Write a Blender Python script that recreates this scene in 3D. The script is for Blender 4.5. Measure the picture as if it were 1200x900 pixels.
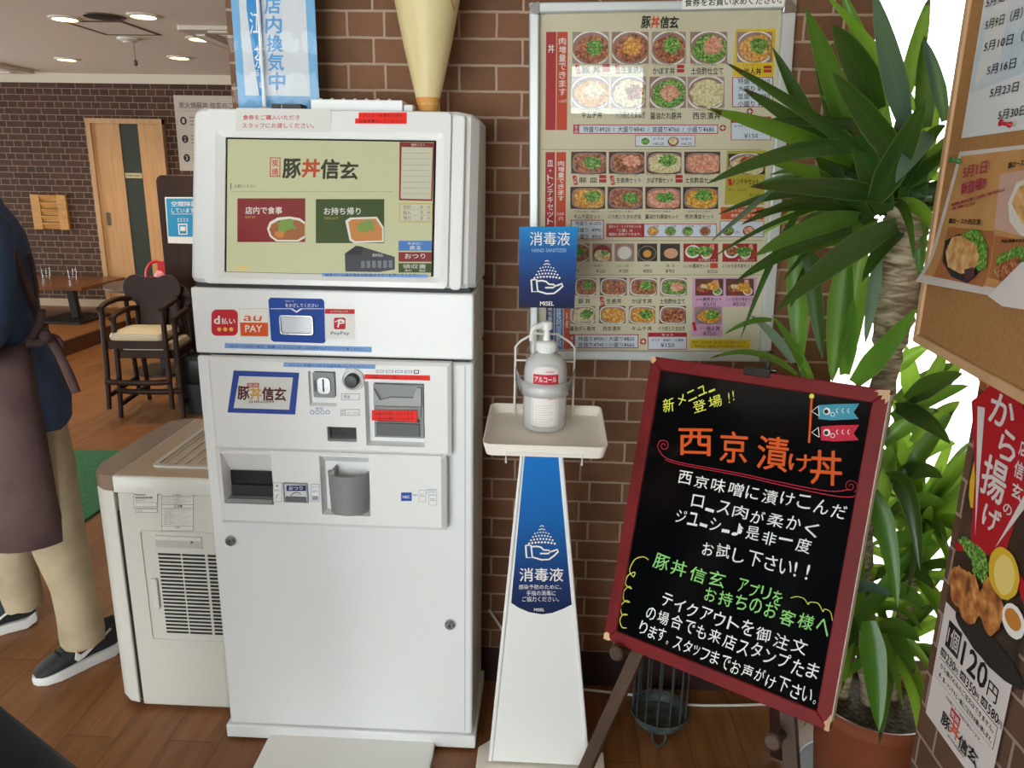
import bpy, bmesh, math, random
from mathutils import Vector, Matrix
for _o in list(bpy.data.objects): bpy.data.objects.remove(_o)
SC = bpy.context.scene; COL = SC.collection
rnd = random.Random(11)
# ---------------------------------------------------------------- camera, sky, daylight, exposure
CR = Vector((0.99871949, 0.04776095, 0.01668134)); CD = Vector((0.02853223, -0.25947404, -0.96532851)); CF = Vector((-0.04177663, 0.96456836, -0.26050451))
EYE = Vector((0, 0, 1.6)); FPX = 900.0
cd = bpy.data.cameras.new('camera'); cam = bpy.data.objects.new('camera', cd); COL.objects.link(cam)
cd.sensor_width = 36; cd.lens = 27; cd.clip_start = .02; cd.clip_end = 200
mw = Matrix.Identity(4)
for i in range(3): mw[i][0] = CR[i]; mw[i][1] = -CD[i]; mw[i][2] = -CF[i]; mw[i][3] = EYE[i]
cam.matrix_world = mw; SC.camera = cam
wd = bpy.data.worlds.new('sky'); SC.world = wd; wd.use_nodes = True
wd.node_tree.nodes['Background'].inputs[0].default_value = (.93, .97, 1, 1); wd.node_tree.nodes['Background'].inputs[1].default_value = 7.0
SC.view_settings.view_transform = 'Standard'; SC.view_settings.look = 'None'; SC.view_settings.exposure = 0.54; SC.view_settings.gamma = 1; SC.view_settings.use_curve_mapping = False
SC.cycles.max_bounces = 10; SC.cycles.transparent_max_bounces = 16; SC.cycles.sample_clamp_indirect = 4
def area(name, loc, rot, sx, sy, power, col=(1, 1, 1), portal=False):
    l = bpy.data.lights.new(name, 'AREA'); l.shape = 'RECTANGLE'; l.size = sx; l.size_y = sy; l.energy = power; l.color = col
    o = bpy.data.objects.new(name, l); COL.objects.link(o); o.location = loc; o.rotation_euler = rot
    if portal: l.cycles.is_portal = True
    return o
H90 = math.pi / 2
# sky portals: they only steer sampling to the window openings
area('front_window_portal', (-2.6, -2.02, 1.3), (H90, 0, 0), 5.2, 2.4, 1, portal=True)
area('added_fill_portal', (-8.97, 5.4, 1.3), (H90, 0, -H90), 4.6, 2.2, 1, portal=True)  # serves the unseen left-wall opening added to brighten the dining room
area('side_window_portal', (1.25, 2.24, 1.3), (-H90, 0, 0), .8, 2.3, 1, portal=True)
# ---------------------------------------------------------------- pixel <-> place helpers
def ray(px, py): return CF + CR * ((px - 600) / FPX) + CD * ((py - 450) / FPX)
def on(px, py, ax, val):
    d = ray(px, py); t = (val - EYE[ax]) / d[ax]; return EYE + d * t
class Panel:                                   # a flat face in the place: origin o, right u, up v, outward n
    def __init__(s, o, u, v):
        s.o = Vector(o); s.u = Vector(u).normalized(); s.v = Vector(v); s.v = (s.v - s.u * s.v.dot(s.u)).normalized(); s.n = s.u.cross(s.v)
    def w(s, a, b, off=0): return s.o + s.u * a + s.v * b + s.n * off
    def loc(s, px, py, off=0):
        d = ray(px, py); t = ((s.o + s.n * off) - EYE).dot(s.n) / d.dot(s.n); q = EYE + d * t - s.o
        return q.dot(s.u), q.dot(s.v)
class CurlPanel(Panel):                        # a sheet that bends away from its face below b0
    def curl(s, a, b): t = max(0, (s.b0 - b) / s.bl); return s.amt * t ** 2.2
    def w(s, a, b, off=0): return Panel.w(s, a, b, off + s.curl(a, b))
    def loc(s, px, py, off=0):
        o = 0
        for _ in range(8): a, b = Panel.loc(s, px, py, o); o = s.curl(a, b)
        return a, b
class CylPanel(Panel):                         # the front of an upright cylinder of radius r round the point c
    def __init__(s, c, r): s.c = Vector(c); s.r = r; Panel.__init__(s, (c[0], c[1] - r, c[2]), (1, 0, 0), (0, 0, 1))
    def w(s, a, b, off=0):
        q = a / s.r; r = s.r + off; return s.c + Vector((r * math.sin(q), -r * math.cos(q), b))
    def loc(s, px, py, off=0):
        a, b = Panel.loc(s, px, py); return s.r * math.asin(max(-1, min(1, a / s.r))), b
# ---------------------------------------------------------------- materials
def lin(h):
    h = h.lstrip('#'); c = [int(h[i:i + 2], 16) / 255 for i in (0, 2, 4)]
    return tuple(x / 12.92 if x <= .04045 else ((x + .055) / 1.055) ** 2.4 for x in c) + (1,)
_M = {}
def newmat(name):
    m = bpy.data.materials.new(name); m.use_nodes = True; _M[name] = m; nt = m.node_tree
    return m, nt, nt.nodes['Principled BSDF'], nt.nodes['Material Output']
def mt(name, hx=None, rough=.5, metal=0, spec=.5, coat=0, emit=0, bump=0, bscale=60):
    if name in _M: return _M[name]
    m, nt, b, _ = newmat(name)
    b.inputs['Base Color'].default_value = lin(hx); b.inputs['Roughness'].default_value = rough; b.inputs['Metallic'].default_value = metal
    b.inputs['Specular IOR Level'].default_value = spec; b.inputs['Coat Weight'].default_value = coat
    if emit: b.inputs['Emission Color'].default_value = lin(hx); b.inputs['Emission Strength'].default_value = emit; b.inputs['Base Color'].default_value = (.01, .01, .01, 1)
    if bump:
        tc = nt.nodes.new('ShaderNodeTexCoord'); n = nt.nodes.new('ShaderNodeTexNoise'); n.inputs['Scale'].default_value = bscale; n.inputs['Detail'].default_value = 4
        bp = nt.nodes.new('ShaderNodeBump'); bp.inputs['Strength'].default_value = bump; bp.inputs['Distance'].default_value = .01
        nt.links.new(tc.outputs['Object'], n.inputs['Vector']); nt.links.new(n.outputs['Fac'], bp.inputs['Height']); nt.links.new(bp.outputs['Normal'], b.inputs['Normal'])
    return m
def noisy(name, stops, scale=40, rough=.6, bump=0, stretch=(1, 1, 1), detail=5, dist=0, spec=.5, coat=0):
    if name in _M: return _M[name]
    m, nt, b, _ = newmat(name); N = nt.nodes; L = nt.links
    tc = N.new('ShaderNodeTexCoord'); mp = N.new('ShaderNodeMapping'); mp.inputs['Scale'].default_value = stretch
    n = N.new('ShaderNodeTexNoise'); n.inputs['Scale'].default_value = scale; n.inputs['Detail'].default_value = detail; n.inputs['Distortion'].default_value = dist
    r = N.new('ShaderNodeValToRGB'); e = r.color_ramp.elements
    while len(e) < len(stops): e.new(.5)
    for k, (p, h) in enumerate(stops): e[k].position = p; e[k].color = lin(h)
    L.new(tc.outputs['Object'], mp.inputs['Vector']); L.new(mp.outputs['Vector'], n.inputs['Vector']); L.new(n.outputs['Fac'], r.inputs['Fac']); L.new(r.outputs['Color'], b.inputs['Base Color'])
    b.inputs['Roughness'].default_value = rough; b.inputs['Specular IOR Level'].default_value = spec; b.inputs['Coat Weight'].default_value = coat
    if bump:
        bp = N.new('ShaderNodeBump'); bp.inputs['Strength'].default_value = bump; bp.inputs['Distance'].default_value = .005
        L.new(n.outputs['Fac'], bp.inputs['Height']); L.new(bp.outputs['Normal'], b.inputs['Normal'])
    return m
def brickmat(name, axes, shift, c1, c2, c3, mortar, bw=.1986, rh=.06532, offs=.697, ms=.0034):
    m, nt, b, _ = newmat(name); N = nt.nodes; L = nt.links
    g = N.new('ShaderNodeNewGeometry'); sp = N.new('ShaderNodeSeparateXYZ'); cb = N.new('ShaderNodeCombineXYZ'); L.new(g.outputs['Position'], sp.inputs[0])
    for k in (0, 1):
        a = N.new('ShaderNodeMath'); a.operation = 'SUBTRACT'; a.inputs[1].default_value = shift[k]; L.new(sp.outputs[axes[k]], a.inputs[0]); L.new(a.outputs[0], cb.inputs[k])
    bt = N.new('ShaderNodeTexBrick'); bt.offset = offs; bt.offset_frequency = 2; bt.squash = .5; bt.squash_frequency = 2
    for k, v in (('Scale', 1), ('Mortar Size', ms), ('Mortar Smooth', .15), ('Bias', -.1), ('Brick Width', bw), ('Row Height', rh)): bt.inputs[k].default_value = v
    bt.inputs['Color1'].default_value = lin(c1); bt.inputs['Color2'].default_value = lin(c2); bt.inputs['Mortar'].default_value = lin(mortar)
    n0 = N.new('ShaderNodeTexNoise'); n0.inputs['Scale'].default_value = 25; n0.inputs['Detail'].default_value = 6
    wob = N.new('ShaderNodeVectorMath'); wob.operation = 'SCALE'; wob.inputs['Scale'].default_value = .004
    sb = N.new('ShaderNodeVectorMath'); sb.operation = 'SUBTRACT'; sb.inputs[1].default_value = (.5, .5, .5); ad = N.new('ShaderNodeVectorMath')
    L.new(g.outputs['Position'], n0.inputs['Vector']); L.new(n0.outputs['Color'], sb.inputs[0]); L.new(sb.outputs[0], wob.inputs[0]); L.new(cb.outputs[0], ad.inputs[0]); L.new(wob.outputs[0], ad.inputs[1]); L.new(ad.outputs[0], bt.inputs['Vector'])
    n = N.new('ShaderNodeTexNoise'); n.inputs['Scale'].default_value = 9; n.inputs['Detail'].default_value = 8; n.inputs['Roughness'].default_value = .65; L.new(g.outputs['Position'], n.inputs['Vector'])
    mx = N.new('ShaderNodeMix'); mx.data_type = 'RGBA'; mx.inputs['B'].default_value = lin(c3)
    rr = N.new('ShaderNodeMapRange'); rr.inputs['From Min'].default_value = .45; rr.inputs['From Max'].default_value = .75; rr.inputs['To Max'].default_value = .55
    L.new(n.outputs['Fac'], rr.inputs['Value']); L.new(rr.outputs[0], mx.inputs['Factor']); L.new(bt.outputs['Color'], mx.inputs['A'])
    m2 = N.new('ShaderNodeMix'); m2.data_type = 'RGBA'; m2.inputs['B'].default_value = lin(mortar); L.new(bt.outputs['Fac'], m2.inputs['Factor']); L.new(mx.outputs['Result'], m2.inputs['A']); L.new(m2.outputs['Result'], b.inputs['Base Color'])
    h = N.new('ShaderNodeMath'); h.operation = 'MULTIPLY_ADD'; h.inputs[1].default_value = -1.0; L.new(bt.outputs['Fac'], h.inputs[0])
    sc = N.new('ShaderNodeMath'); sc.operation = 'MULTIPLY'; sc.inputs[1].default_value = .5; L.new(n.outputs['Fac'], sc.inputs[0]); L.new(sc.outputs[0], h.inputs[2])
    bp = N.new('ShaderNodeBump'); bp.inputs['Strength'].default_value = .6; bp.inputs['Distance'].default_value = .006; L.new(h.outputs[0], bp.inputs['Height']); L.new(bp.outputs['Normal'], b.inputs['Normal'])
    b.inputs['Roughness'].default_value = .75; b.inputs['Specular IOR Level'].default_value = .3
    return m
def plankmat(name, c1, c2, c3, gap):
    m, nt, b, _ = newmat(name); N = nt.nodes; L = nt.links
    g = N.new('ShaderNodeNewGeometry'); mp = N.new('ShaderNodeMapping'); mp.inputs['Rotation'].default_value = (0, 0, H90); L.new(g.outputs['Position'], mp.inputs['Vector'])
    bt = N.new('ShaderNodeTexBrick'); bt.offset = .37
    for k, v in (('Scale', 1), ('Mortar Size', .0012), ('Mortar Smooth', .3), ('Bias', 0), ('Brick Width', .92), ('Row Height', .152)): bt.inputs[k].default_value = v
    bt.inputs['Color1'].default_value = lin(c1); bt.inputs['Color2'].default_value = lin(c2); bt.inputs['Mortar'].default_value = lin(gap); L.new(mp.outputs[0], bt.inputs['Vector'])
    m3 = N.new('ShaderNodeMapping'); m3.inputs['Scale'].default_value = (14, 1.6, 1); L.new(g.outputs['Position'], m3.inputs['Vector'])
    n = N.new('ShaderNodeTexNoise'); n.inputs['Scale'].default_value = 1.6; n.inputs['Detail'].default_value = 8; n.inputs['Roughness'].default_value = .62; n.inputs['Distortion'].default_value = .8; L.new(m3.outputs[0], n.inputs['Vector'])
    rr = N.new('ShaderNodeMapRange'); rr.inputs['From Min'].default_value = .42; rr.inputs['From Max'].default_value = .72; rr.inputs['To Max'].default_value = .75; L.new(n.outputs['Fac'], rr.inputs['Value'])
    mx = N.new('ShaderNodeMix'); mx.data_type = 'RGBA'; mx.inputs['B'].default_value = lin(c3); L.new(rr.outputs[0], mx.inputs['Factor']); L.new(bt.outputs['Color'], mx.inputs['A']); L.new(mx.outputs['Result'], b.inputs['Base Color'])
    b.inputs['Roughness'].default_value = .38; b.inputs['Specular IOR Level'].default_value = .4
    return m
def thin(name, tint=(1, 1, 1, 1), gloss=1.0, rough=.0, haze=None, hz=.3):
    if name in _M: return _M[name]
    m, nt, b, out = newmat(name); N = nt.nodes; L = nt.links; N.remove(b)
    t = N.new('ShaderNodeBsdfTransparent'); t.inputs[0].default_value = tint; gl = N.new('ShaderNodeBsdfGlossy'); gl.inputs['Roughness'].default_value = rough
    fr = N.new('ShaderNodeFresnel'); fr.inputs[0].default_value = 1.5; mu = N.new('ShaderNodeMath'); mu.operation = 'MULTIPLY'; mu.inputs[1].default_value = gloss; L.new(fr.outputs[0], mu.inputs[0])
    src = t
    if haze:
        d = N.new('ShaderNodeBsdfDiffuse'); d.inputs[0].default_value = lin(haze); tr = N.new('ShaderNodeBsdfTranslucent'); tr.inputs[0].default_value = lin(haze)
        q = N.new('ShaderNodeMixShader'); q.inputs[0].default_value = .3; L.new(d.outputs[0], q.inputs[1]); L.new(tr.outputs[0], q.inputs[2])
        x = N.new('ShaderNodeMixShader'); x.inputs[0].default_value = hz; L.new(t.outputs[0], x.inputs[1]); L.new(q.outputs[0], x.inputs[2]); src = x
    mx = N.new('ShaderNodeMixShader'); L.new(mu.outputs[0], mx.inputs[0]); L.new(src.outputs[0], mx.inputs[1]); L.new(gl.outputs[0], mx.inputs[2]); L.new(mx.outputs[0], out.inputs[0])
    return m
def leafmat(name, stops, tr=.3):
    m, nt, b, out = newmat(name); N = nt.nodes; L = nt.links; b.inputs['Roughness'].default_value = .33
    def ramp(src, st):
        r = N.new('ShaderNodeValToRGB'); e = r.color_ramp.elements
        while len(e) < len(st): e.new(.5)
        for k, (p, h) in enumerate(st): e[k].position = p; e[k].color = lin(h)
        L.new(src, r.inputs[0]); return r.outputs[0]
    tone = N.new('ShaderNodeAttribute'); tone.attribute_name = 'tone'; acr = N.new('ShaderNodeAttribute'); acr.attribute_name = 'across'
    wv = N.new('ShaderNodeMath'); wv.operation = 'SINE'; ml = N.new('ShaderNodeMath'); ml.operation = 'MULTIPLY'; ml.inputs[1].default_value = 75; L.new(acr.outputs['Fac'], ml.inputs[0]); L.new(ml.outputs[0], wv.inputs[0])
    ma = N.new('ShaderNodeMath'); ma.operation = 'MULTIPLY_ADD'; ma.inputs[1].default_value = .06; L.new(wv.outputs[0], ma.inputs[0]); L.new(tone.outputs['Fac'], ma.inputs[2])
    base = ramp(ma.outputs[0], stops); edge = ramp(acr.outputs['Fac'], [(0, '#FFFFFF'), (.05, '#000000'), (.47, '#000000'), (.5, '#888888'), (.53, '#000000'), (.95, '#000000'), (1, '#FFFFFF')])
    me_ = N.new('ShaderNodeMix'); me_.data_type = 'RGBA'; me_.inputs['B'].default_value = lin('#8FA650'); mf = N.new('ShaderNodeMath'); mf.operation = 'MULTIPLY'; mf.inputs[1].default_value = .55; L.new(edge, mf.inputs[0]); L.new(mf.outputs[0], me_.inputs['Factor']); L.new(base, me_.inputs['A']); L.new(me_.outputs['Result'], b.inputs['Base Color'])
    t = N.new('ShaderNodeBsdfTranslucent'); t.inputs[0].default_value = lin('#8FB23A'); mx = N.new('ShaderNodeMixShader'); mx.inputs[0].default_value = tr
    L.new(b.outputs[0], mx.inputs[1]); L.new(t.outputs[0], mx.inputs[2]); L.new(mx.outputs[0], out.inputs[0]); return m
# ---------------------------------------------------------------- mesh building
ORG = {}
class MB:
    def __init__(s): s.v = []; s.f = []; s.m = []; s.mats = []
    def slot(s, m):
        if m not in s.mats: s.mats.append(m)
        return s.mats.index(m)
    def add(s, vs, fs, m):
        k = len(s.v); s.v += [Vector(q) for q in vs]; i = s.slot(m)
        for f in fs: s.f.append([k + j for j in f]); s.m.append(i)
    def box(s, x0, x1, y0, y1, z0, z1, m):
        s.add([(x, y, z) for x in (x0, x1) for y in (y0, y1) for z in (z0, z1)], [(0, 1, 3, 2), (4, 6, 7, 5), (0, 4, 5, 1), (2, 3, 7, 6), (0, 2, 6, 4), (1, 5, 7, 3)], m)
    def bar(s, p, q, w, t, m, side=(0, 0, 1)):     # straight bar of section w x t from p to q
        p = Vector(p); q = Vector(q); d = (q - p).normalized(); a = d.cross(Vector(side)); a = a.normalized() if a.length > 1e-5 else Vector((1, 0, 0)); b = a.cross(d).normalized()
        vs = [c + a * (i * w / 2) + b * (j * t / 2) for c in (p, q) for i, j in ((-1, -1), (1, -1), (1, 1), (-1, 1))]
        s.add(vs, [(3, 2, 1, 0), (4, 5, 6, 7), (0, 1, 5, 4), (1, 2, 6, 5), (2, 3, 7, 6), (3, 0, 4, 7)], m)
    def plate(s, P, poly, d0, d1, m):              # polygon in panel coordinates, extruded from d0 to d1 along the panel normal
        n = len(poly); vs = [P.w(a, b, d0) for a, b in poly] + [P.w(a, b, d1) for a, b in poly]
        s.add(vs, [list(range(n - 1, -1, -1)), list(range(n, 2 * n))] + [(i, (i + 1) % n, n + (i + 1) % n, n + i) for i in range(n)], m)
    def frame(s, P, outer, inner, d0, d1, m, di=None):  # ring between two loops of the same length; di = depth of the inner rim
        n = len(outer); di = d1 if di is None else di
        vs = [P.w(a, b, d0) for a, b in outer] + [P.w(a, b, d1) for a, b in outer] + [P.w(a, b, di) for a, b in inner] + [P.w(a, b, d0) for a, b in inner]
        fs = []
        for i in range(n):
            j = (i + 1) % n
            for k in range(4): fs.append((k * n + i, k * n + j, ((k + 1) % 4) * n + j, ((k + 1) % 4) * n + i))
        s.add(vs, fs, m)
    def tube(s, path, r, m, n=8, closed=False):
        path = [Vector(p) for p in path]; N = len(path); rs = r if isinstance(r, (list, tuple)) else [r] * N; vs = []; up = None
        for i, p in enumerate(path):
            if closed: d = path[(i + 1) % N] - path[i - 1]
            else: d = path[min(i + 1, N - 1)] - path[max(i - 1, 0)]
            d = d.normalized() if d.length > 1e-9 else Vector((0, 0, 1))
            if up is None: up = Vector((0, 0, 1)) if abs(d.z) < .9 else Vector((1, 0, 0))
            a = d.cross(up); a = a.normalized() if a.length > 1e-6 else d.orthogonal().normalized(); up = a.cross(d).normalized()
            for k in range(n): t = 2 * math.pi * k / n; vs.append(p + a * (rs[i] * math.cos(t)) + up * (rs[i] * math.sin(t)))
        fs = [(i * n + k, i * n + (k + 1) % n, ((i + 1) % N) * n + (k + 1) % n, ((i + 1) % N) * n + k) for i in range(N if closed else N - 1) for k in range(n)]
        if not closed: fs += [list(range(n))[::-1], list(range((N - 1) * n, N * n))]
        s.add(vs, fs, m)
    def lathe(s, prof, c, m, n=32, axis=(0, 0, 1)):
        c = Vector(c); ax = Vector(axis).normalized(); a = ax.orthogonal().normalized(); b = ax.cross(a); vs = []; fs = []; N = len(prof)
        for r, z in prof:
            for k in range(n): t = 2 * math.pi * k / n; vs.append(c + ax * z + a * (r * math.cos(t)) + b * (r * math.sin(t)))
        for i in range(N - 1):
            for k in range(n): fs.append((i * n + k, i * n + (k + 1) % n, (i + 1) * n + (k + 1) % n, (i + 1) * n + k))
        if prof[0][0] > 1e-6: fs.append(list(range(n))[::-1])
        if prof[-1][0] > 1e-6: fs.append(list(range((N - 1) * n, N * n)))
        s.add(vs, fs, m)
    def loft(s, rings, m, cap=True):
        n = len(rings[0]); N = len(rings)
        vs = [q for r in rings for q in r]; fs = [(i * n + k, i * n + (k + 1) % n, (i + 1) * n + (k + 1) % n, (i + 1) * n + k) for i in range(N - 1) for k in range(n)]
        if cap: fs += [list(range(n))[::-1], list(range((N - 1) * n, N * n))]
        s.add(vs, fs, m)
    def ball(s, c, r, m, n=16, sq=(1, 1, 1)):
        c = Vector(c); vs = []; fs = []; h = n // 2
        for i in range(h + 1):
            for k in range(n):
                t = math.pi * i / h; p = 2 * math.pi * k / n; vs.append(c + Vector((r * sq[0] * math.sin(t) * math.cos(p), r * sq[1] * math.sin(t) * math.sin(p), r * sq[2] * math.cos(t))))
        fs = [(i * n + k, i * n + (k + 1) % n, (i + 1) * n + (k + 1) % n, (i + 1) * n + k) for i in range(h) for k in range(n)]; s.add(vs, fs, m)
    def sheet(s, rows, m):
        n = len(rows[0]); s.add([q for r in rows for q in r], [(i * n + k, i * n + k + 1, (i + 1) * n + k + 1, (i + 1) * n + k) for i in range(len(rows) - 1) for k in range(n - 1)], m)
    def build(s, name, parent=None, origin=None, bevel=0, seg=2, smooth=True, ang=35, solid=True, subsurf=0):
        o0 = ORG[parent.name] if parent is not None else Vector(origin if origin is not None else (0, 0, 0))
        me = bpy.data.meshes.new(name); me.from_pydata([v - o0 for v in s.v], [], s.f)
        for m in s.mats: me.materials.append(m)
        me.polygons.foreach_set('material_index', s.m)
        if solid:
            b = bmesh.new(); b.from_mesh(me); bmesh.ops.remove_doubles(b, verts=b.verts, dist=1e-6); bmesh.ops.recalc_face_normals(b, faces=b.faces); b.to_mesh(me); b.free()
        if smooth: me.shade_smooth(); me.set_sharp_from_angle(angle=math.radians(ang))
        o = bpy.data.objects.new(name, me); COL.objects.link(o)
        if parent is not None: o.parent = parent
        else: o.location = o0
        ORG[o.name] = o0
        if bevel: q = o.modifiers.new('bevel', 'BEVEL'); q.width = bevel; q.segments = seg; q.limit_method = 'ANGLE'; q.angle_limit = math.radians(40)
        if subsurf: q = o.modifiers.new('sub', 'SUBSURF'); q.levels = q.render_levels = subsurf
        return o
def tag(o, label, cat, group=None):
    o['label'] = label; o['category'] = cat
    if group: o['group'] = group
    return o
def thing(name, label, cat, loc=(0, 0, 0), group=None):
    o = bpy.data.objects.new(name, None); COL.objects.link(o); o.location = loc; o.empty_display_size = .1; ORG[o.name] = Vector(loc); return tag(o, label, cat, group)
def struct(o): o['kind'] = 'structure'; return o
def dup(root, loc, rotz=0, label=None):
    r = root.copy(); COL.objects.link(r); r.location = loc; r.rotation_euler = (0, 0, rotz)
    if label: r['label'] = label
    for ch in list(root.children):
        c = ch.copy(); COL.objects.link(c); c.parent = r
        for g in ch.children: d = g.copy(); COL.objects.link(d); d.parent = c
    return r
def rr(a0, b0, a1, b1, r, n=5):
    out = []
    for cx, cy, t0 in ((a1 - r, b0 + r, -90), (a1 - r, b1 - r, 0), (a0 + r, b1 - r, 90), (a0 + r, b0 + r, 180)):
        for k in range(n + 1): t = math.radians(t0 + 90 * k / n); out.append((cx + r * math.cos(t), cy + r * math.sin(t)))
    return out
def rc(a0, b0, a1, b1): return [(a0, b0), (a1, b0), (a1, b1), (a0, b1)]
def spline(pts, n=8):
    pts = [Vector(p) for p in pts]; out = []
    for i in range(len(pts) - 1):
        p0 = pts[max(i - 1, 0)]; p1 = pts[i]; p2 = pts[i + 1]; p3 = pts[min(i + 2, len(pts) - 1)]
        for k in range(n):
            t = k / n; out.append(.5 * ((2 * p1) + (p2 - p0) * t + (2 * p0 - 5 * p1 + 4 * p2 - p3) * t * t + (3 * p1 - p0 - 3 * p2 + p3) * t ** 3))
    return out + [pts[-1]]
# ---------------------------------------------------------------- printing (letters are real outlines)
_T = {}
def glyphs(s, bold=0.0):
    k = (s, bold)
    if k in _T: return _T[k]
    if bold:                                   # heavier strokes: overlapping copies
        vs, fs, r = glyphs(s); n = len(vs); q = bold * .55 / max(r, 1e-6); V2 = []; F2 = []
        for i, (dx, dy) in enumerate(((-q, 0), (q, 0), (0, bold * .5), (0, -bold * .5))): V2 += [(x + dx, y + dy, .2 * i) for x, y, _ in vs]; F2 += [[j + i * n for j in f_] for f_ in fs]
        _T[k] = (V2, F2, r); return _T[k]
    c = bpy.data.curves.new('t', 'FONT'); c.body = s; c.size = 1; c.resolution_u = 2
    o = bpy.data.objects.new('t', c); COL.objects.link(o); bpy.context.view_layer.update()
    m = o.to_mesh(); vs = [(v.co.x, v.co.y) for v in m.vertices]; fs = [list(p.vertices) for p in m.polygons]; o.to_mesh_clear()
    bpy.data.objects.remove(o); bpy.data.curves.remove(c)
    x0 = min(v[0] for v in vs); x1 = max(v[0] for v in vs); y0 = min(v[1] for v in vs); y1 = max(v[1] for v in vs)
    if len(s) > 1 or s in 'ーっッ・': y0 = min(y0, -.1) if y0 < -.05 else y0; y1 = max(y1, .72)
    _T[k] = ([((a - x0) / max(x1 - x0, 1e-6), (b - y0) / max(y1 - y0, 1e-6), 0) for a, b in vs], fs, (x1 - x0) / max(y1 - y0, 1e-6)); return _T[k]
class Print(MB):
    def __init__(s, P, dz=.00025, base=0): MB.__init__(s); s.P = P; s.dz = dz; s.b = base
    def W(s, a, b, L): return s.P.w(a, b, s.b + L * s.dz)
    def lpoly(s, pts, m, L): s.add([s.W(a, b, L) for a, b in pts], [list(range(len(pts)))], m)
    def poly(s, px, m, L=1): s.lpoly([s.P.loc(*q) for q in px], m, L)
    def rect(s, x0, y0, x1, y1, m, L=1, nx=1, ny=1):
        q = [s.P.loc(x0, y0), s.P.loc(x1, y0), s.P.loc(x1, y1), s.P.loc(x0, y1)]; s.bil(q, m, L, nx, ny)
    def bil(s, q, m, L, nx=1, ny=1):
        f = lambda u, v: tuple((q[0][i] * (1 - u) + q[1][i] * u) * (1 - v) + (q[3][i] * (1 - u) + q[2][i] * u) * v for i in (0, 1))
        s.sheet([[s.W(*f(i / nx, j / ny), L) for i in range(nx + 1)] for j in range(ny + 1)], m)
    def box_line(s, x0, y0, x1, y1, w, mline, mfill, L=1): s.rect(x0, y0, x1, y1, mline, L); s.rect(x0 + w, y0 + w, x1 - w, y1 - w, mfill, L + 1)
    def lell(s, a, b, ra, rb, m, L=1, n=28, jit=0, a0=0, a1=360):
        pts = []
        for k in range(n): t = math.radians(a0 + (a1 - a0) * k / (n if a1 - a0 == 360 else n - 1)); j = 1 + rnd.uniform(-jit, jit); pts.append((a + ra * j * math.cos(t), b + rb * j * math.sin(t)))
        s.lpoly(pts, m, L)
    def sc(s, x, y): a, b = s.P.loc(x, y); a2, b2 = s.P.loc(x + 1, y); a3, b3 = s.P.loc(x, y - 1); return a, b, math.hypot(a2 - a, b2 - b), math.hypot(a3 - a, b3 - b)
    def ell(s, x, y, rx, ry, m, L=1, n=28, jit=0): a, b, sx, sy = s.sc(x, y); s.lell(a, b, rx * sx, ry * sy, m, L, n, jit)
    def lglyph(s, t, a0, b0, w, h, m, L=2, bold=0, rot=0, shear=0):
        vs, fs, _ = glyphs(t, bold); c, n = math.cos(rot), math.sin(rot)
        s.add([s.W(a0 + (x * w + y * h * shear) * c - y * h * n, b0 + (x * w + y * h * shear) * n + y * h * c, L + k) for x, y, k in vs], fs, m)
    def text(s, t, x0, y0, x1, y1, m, L=2, bold=0):  # fit into a pixel box
        q = [s.P.loc(x0, y0), s.P.loc(x1, y0), s.P.loc(x1, y1), s.P.loc(x0, y1)]; vs, fs, _ = glyphs(t, bold)
        f = lambda u, v: tuple((q[0][i] * (1 - u) + q[1][i] * u) * (1 - v) + (q[3][i] * (1 - u) + q[2][i] * u) * v for i in (0, 1))
        s.add([s.W(*f(x, 1 - y), L + k) for x, y, k in vs], fs, m)
    def vtext(s, t, x0, y0, x1, y1, m, L=2, bold=0):
        n = len(t)
        for i, ch in enumerate(t):
            if ch == ' ': continue
            a = y0 + (y1 - y0) * (i + .08) / n; b = y0 + (y1 - y0) * (i + .92) / n
            if ch == 'ー': s.rect((x0 + x1) / 2 - .7, a, (x0 + x1) / 2 + .7, b, m, L)
            elif ch == '・': s.ell((x0 + x1) / 2, (a + b) / 2, 1, 1, m, L)
            else: s.text(ch, x0, a, x1, b, m, L, bold)
    def line(s, t, p0, p1, hpx, m, L=2, bold=0, jit=0):  # along a pixel baseline
        a0, b0 = s.P.loc(*p0); a1, b1 = s.P.loc(*p1); _, _, _, sy = s.sc(*p0); h = hpx * sy; ln = math.hypot(a1 - a0, b1 - b0); r = math.atan2(b1 - b0, a1 - a0)
        if not jit: s.lglyph(t, a0, b0, ln, h, m, L, bold, r); return
        wt = [.62 if ch in 'ーっッ。!、' else (.86 if ord(ch) < 0x3100 else 1) for ch in t]; tot = sum(wt); x = 0
        for ch, w in zip(t, wt):
            cw = ln * w / tot; k = h * rnd.uniform(.92, 1.08); dy = rnd.uniform(-.1, .1) * h
            hh = {'。': .3, '、': .3, '一': .14}.get(ch, 1) * k; ww = {'。': .3, '、': .3, '!': .22}.get(ch, .8) * cw; yy = dy + (k * .42 if ch == '一' else 0)
            s.lglyph(ch, a0 + (x + cw * .1) * math.cos(r) - yy * math.sin(r), b0 + (x + cw * .1) * math.sin(r) + yy * math.cos(r), ww, hh, m, L, bold, r + rnd.uniform(-.07, .07), .1); x += cw
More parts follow.
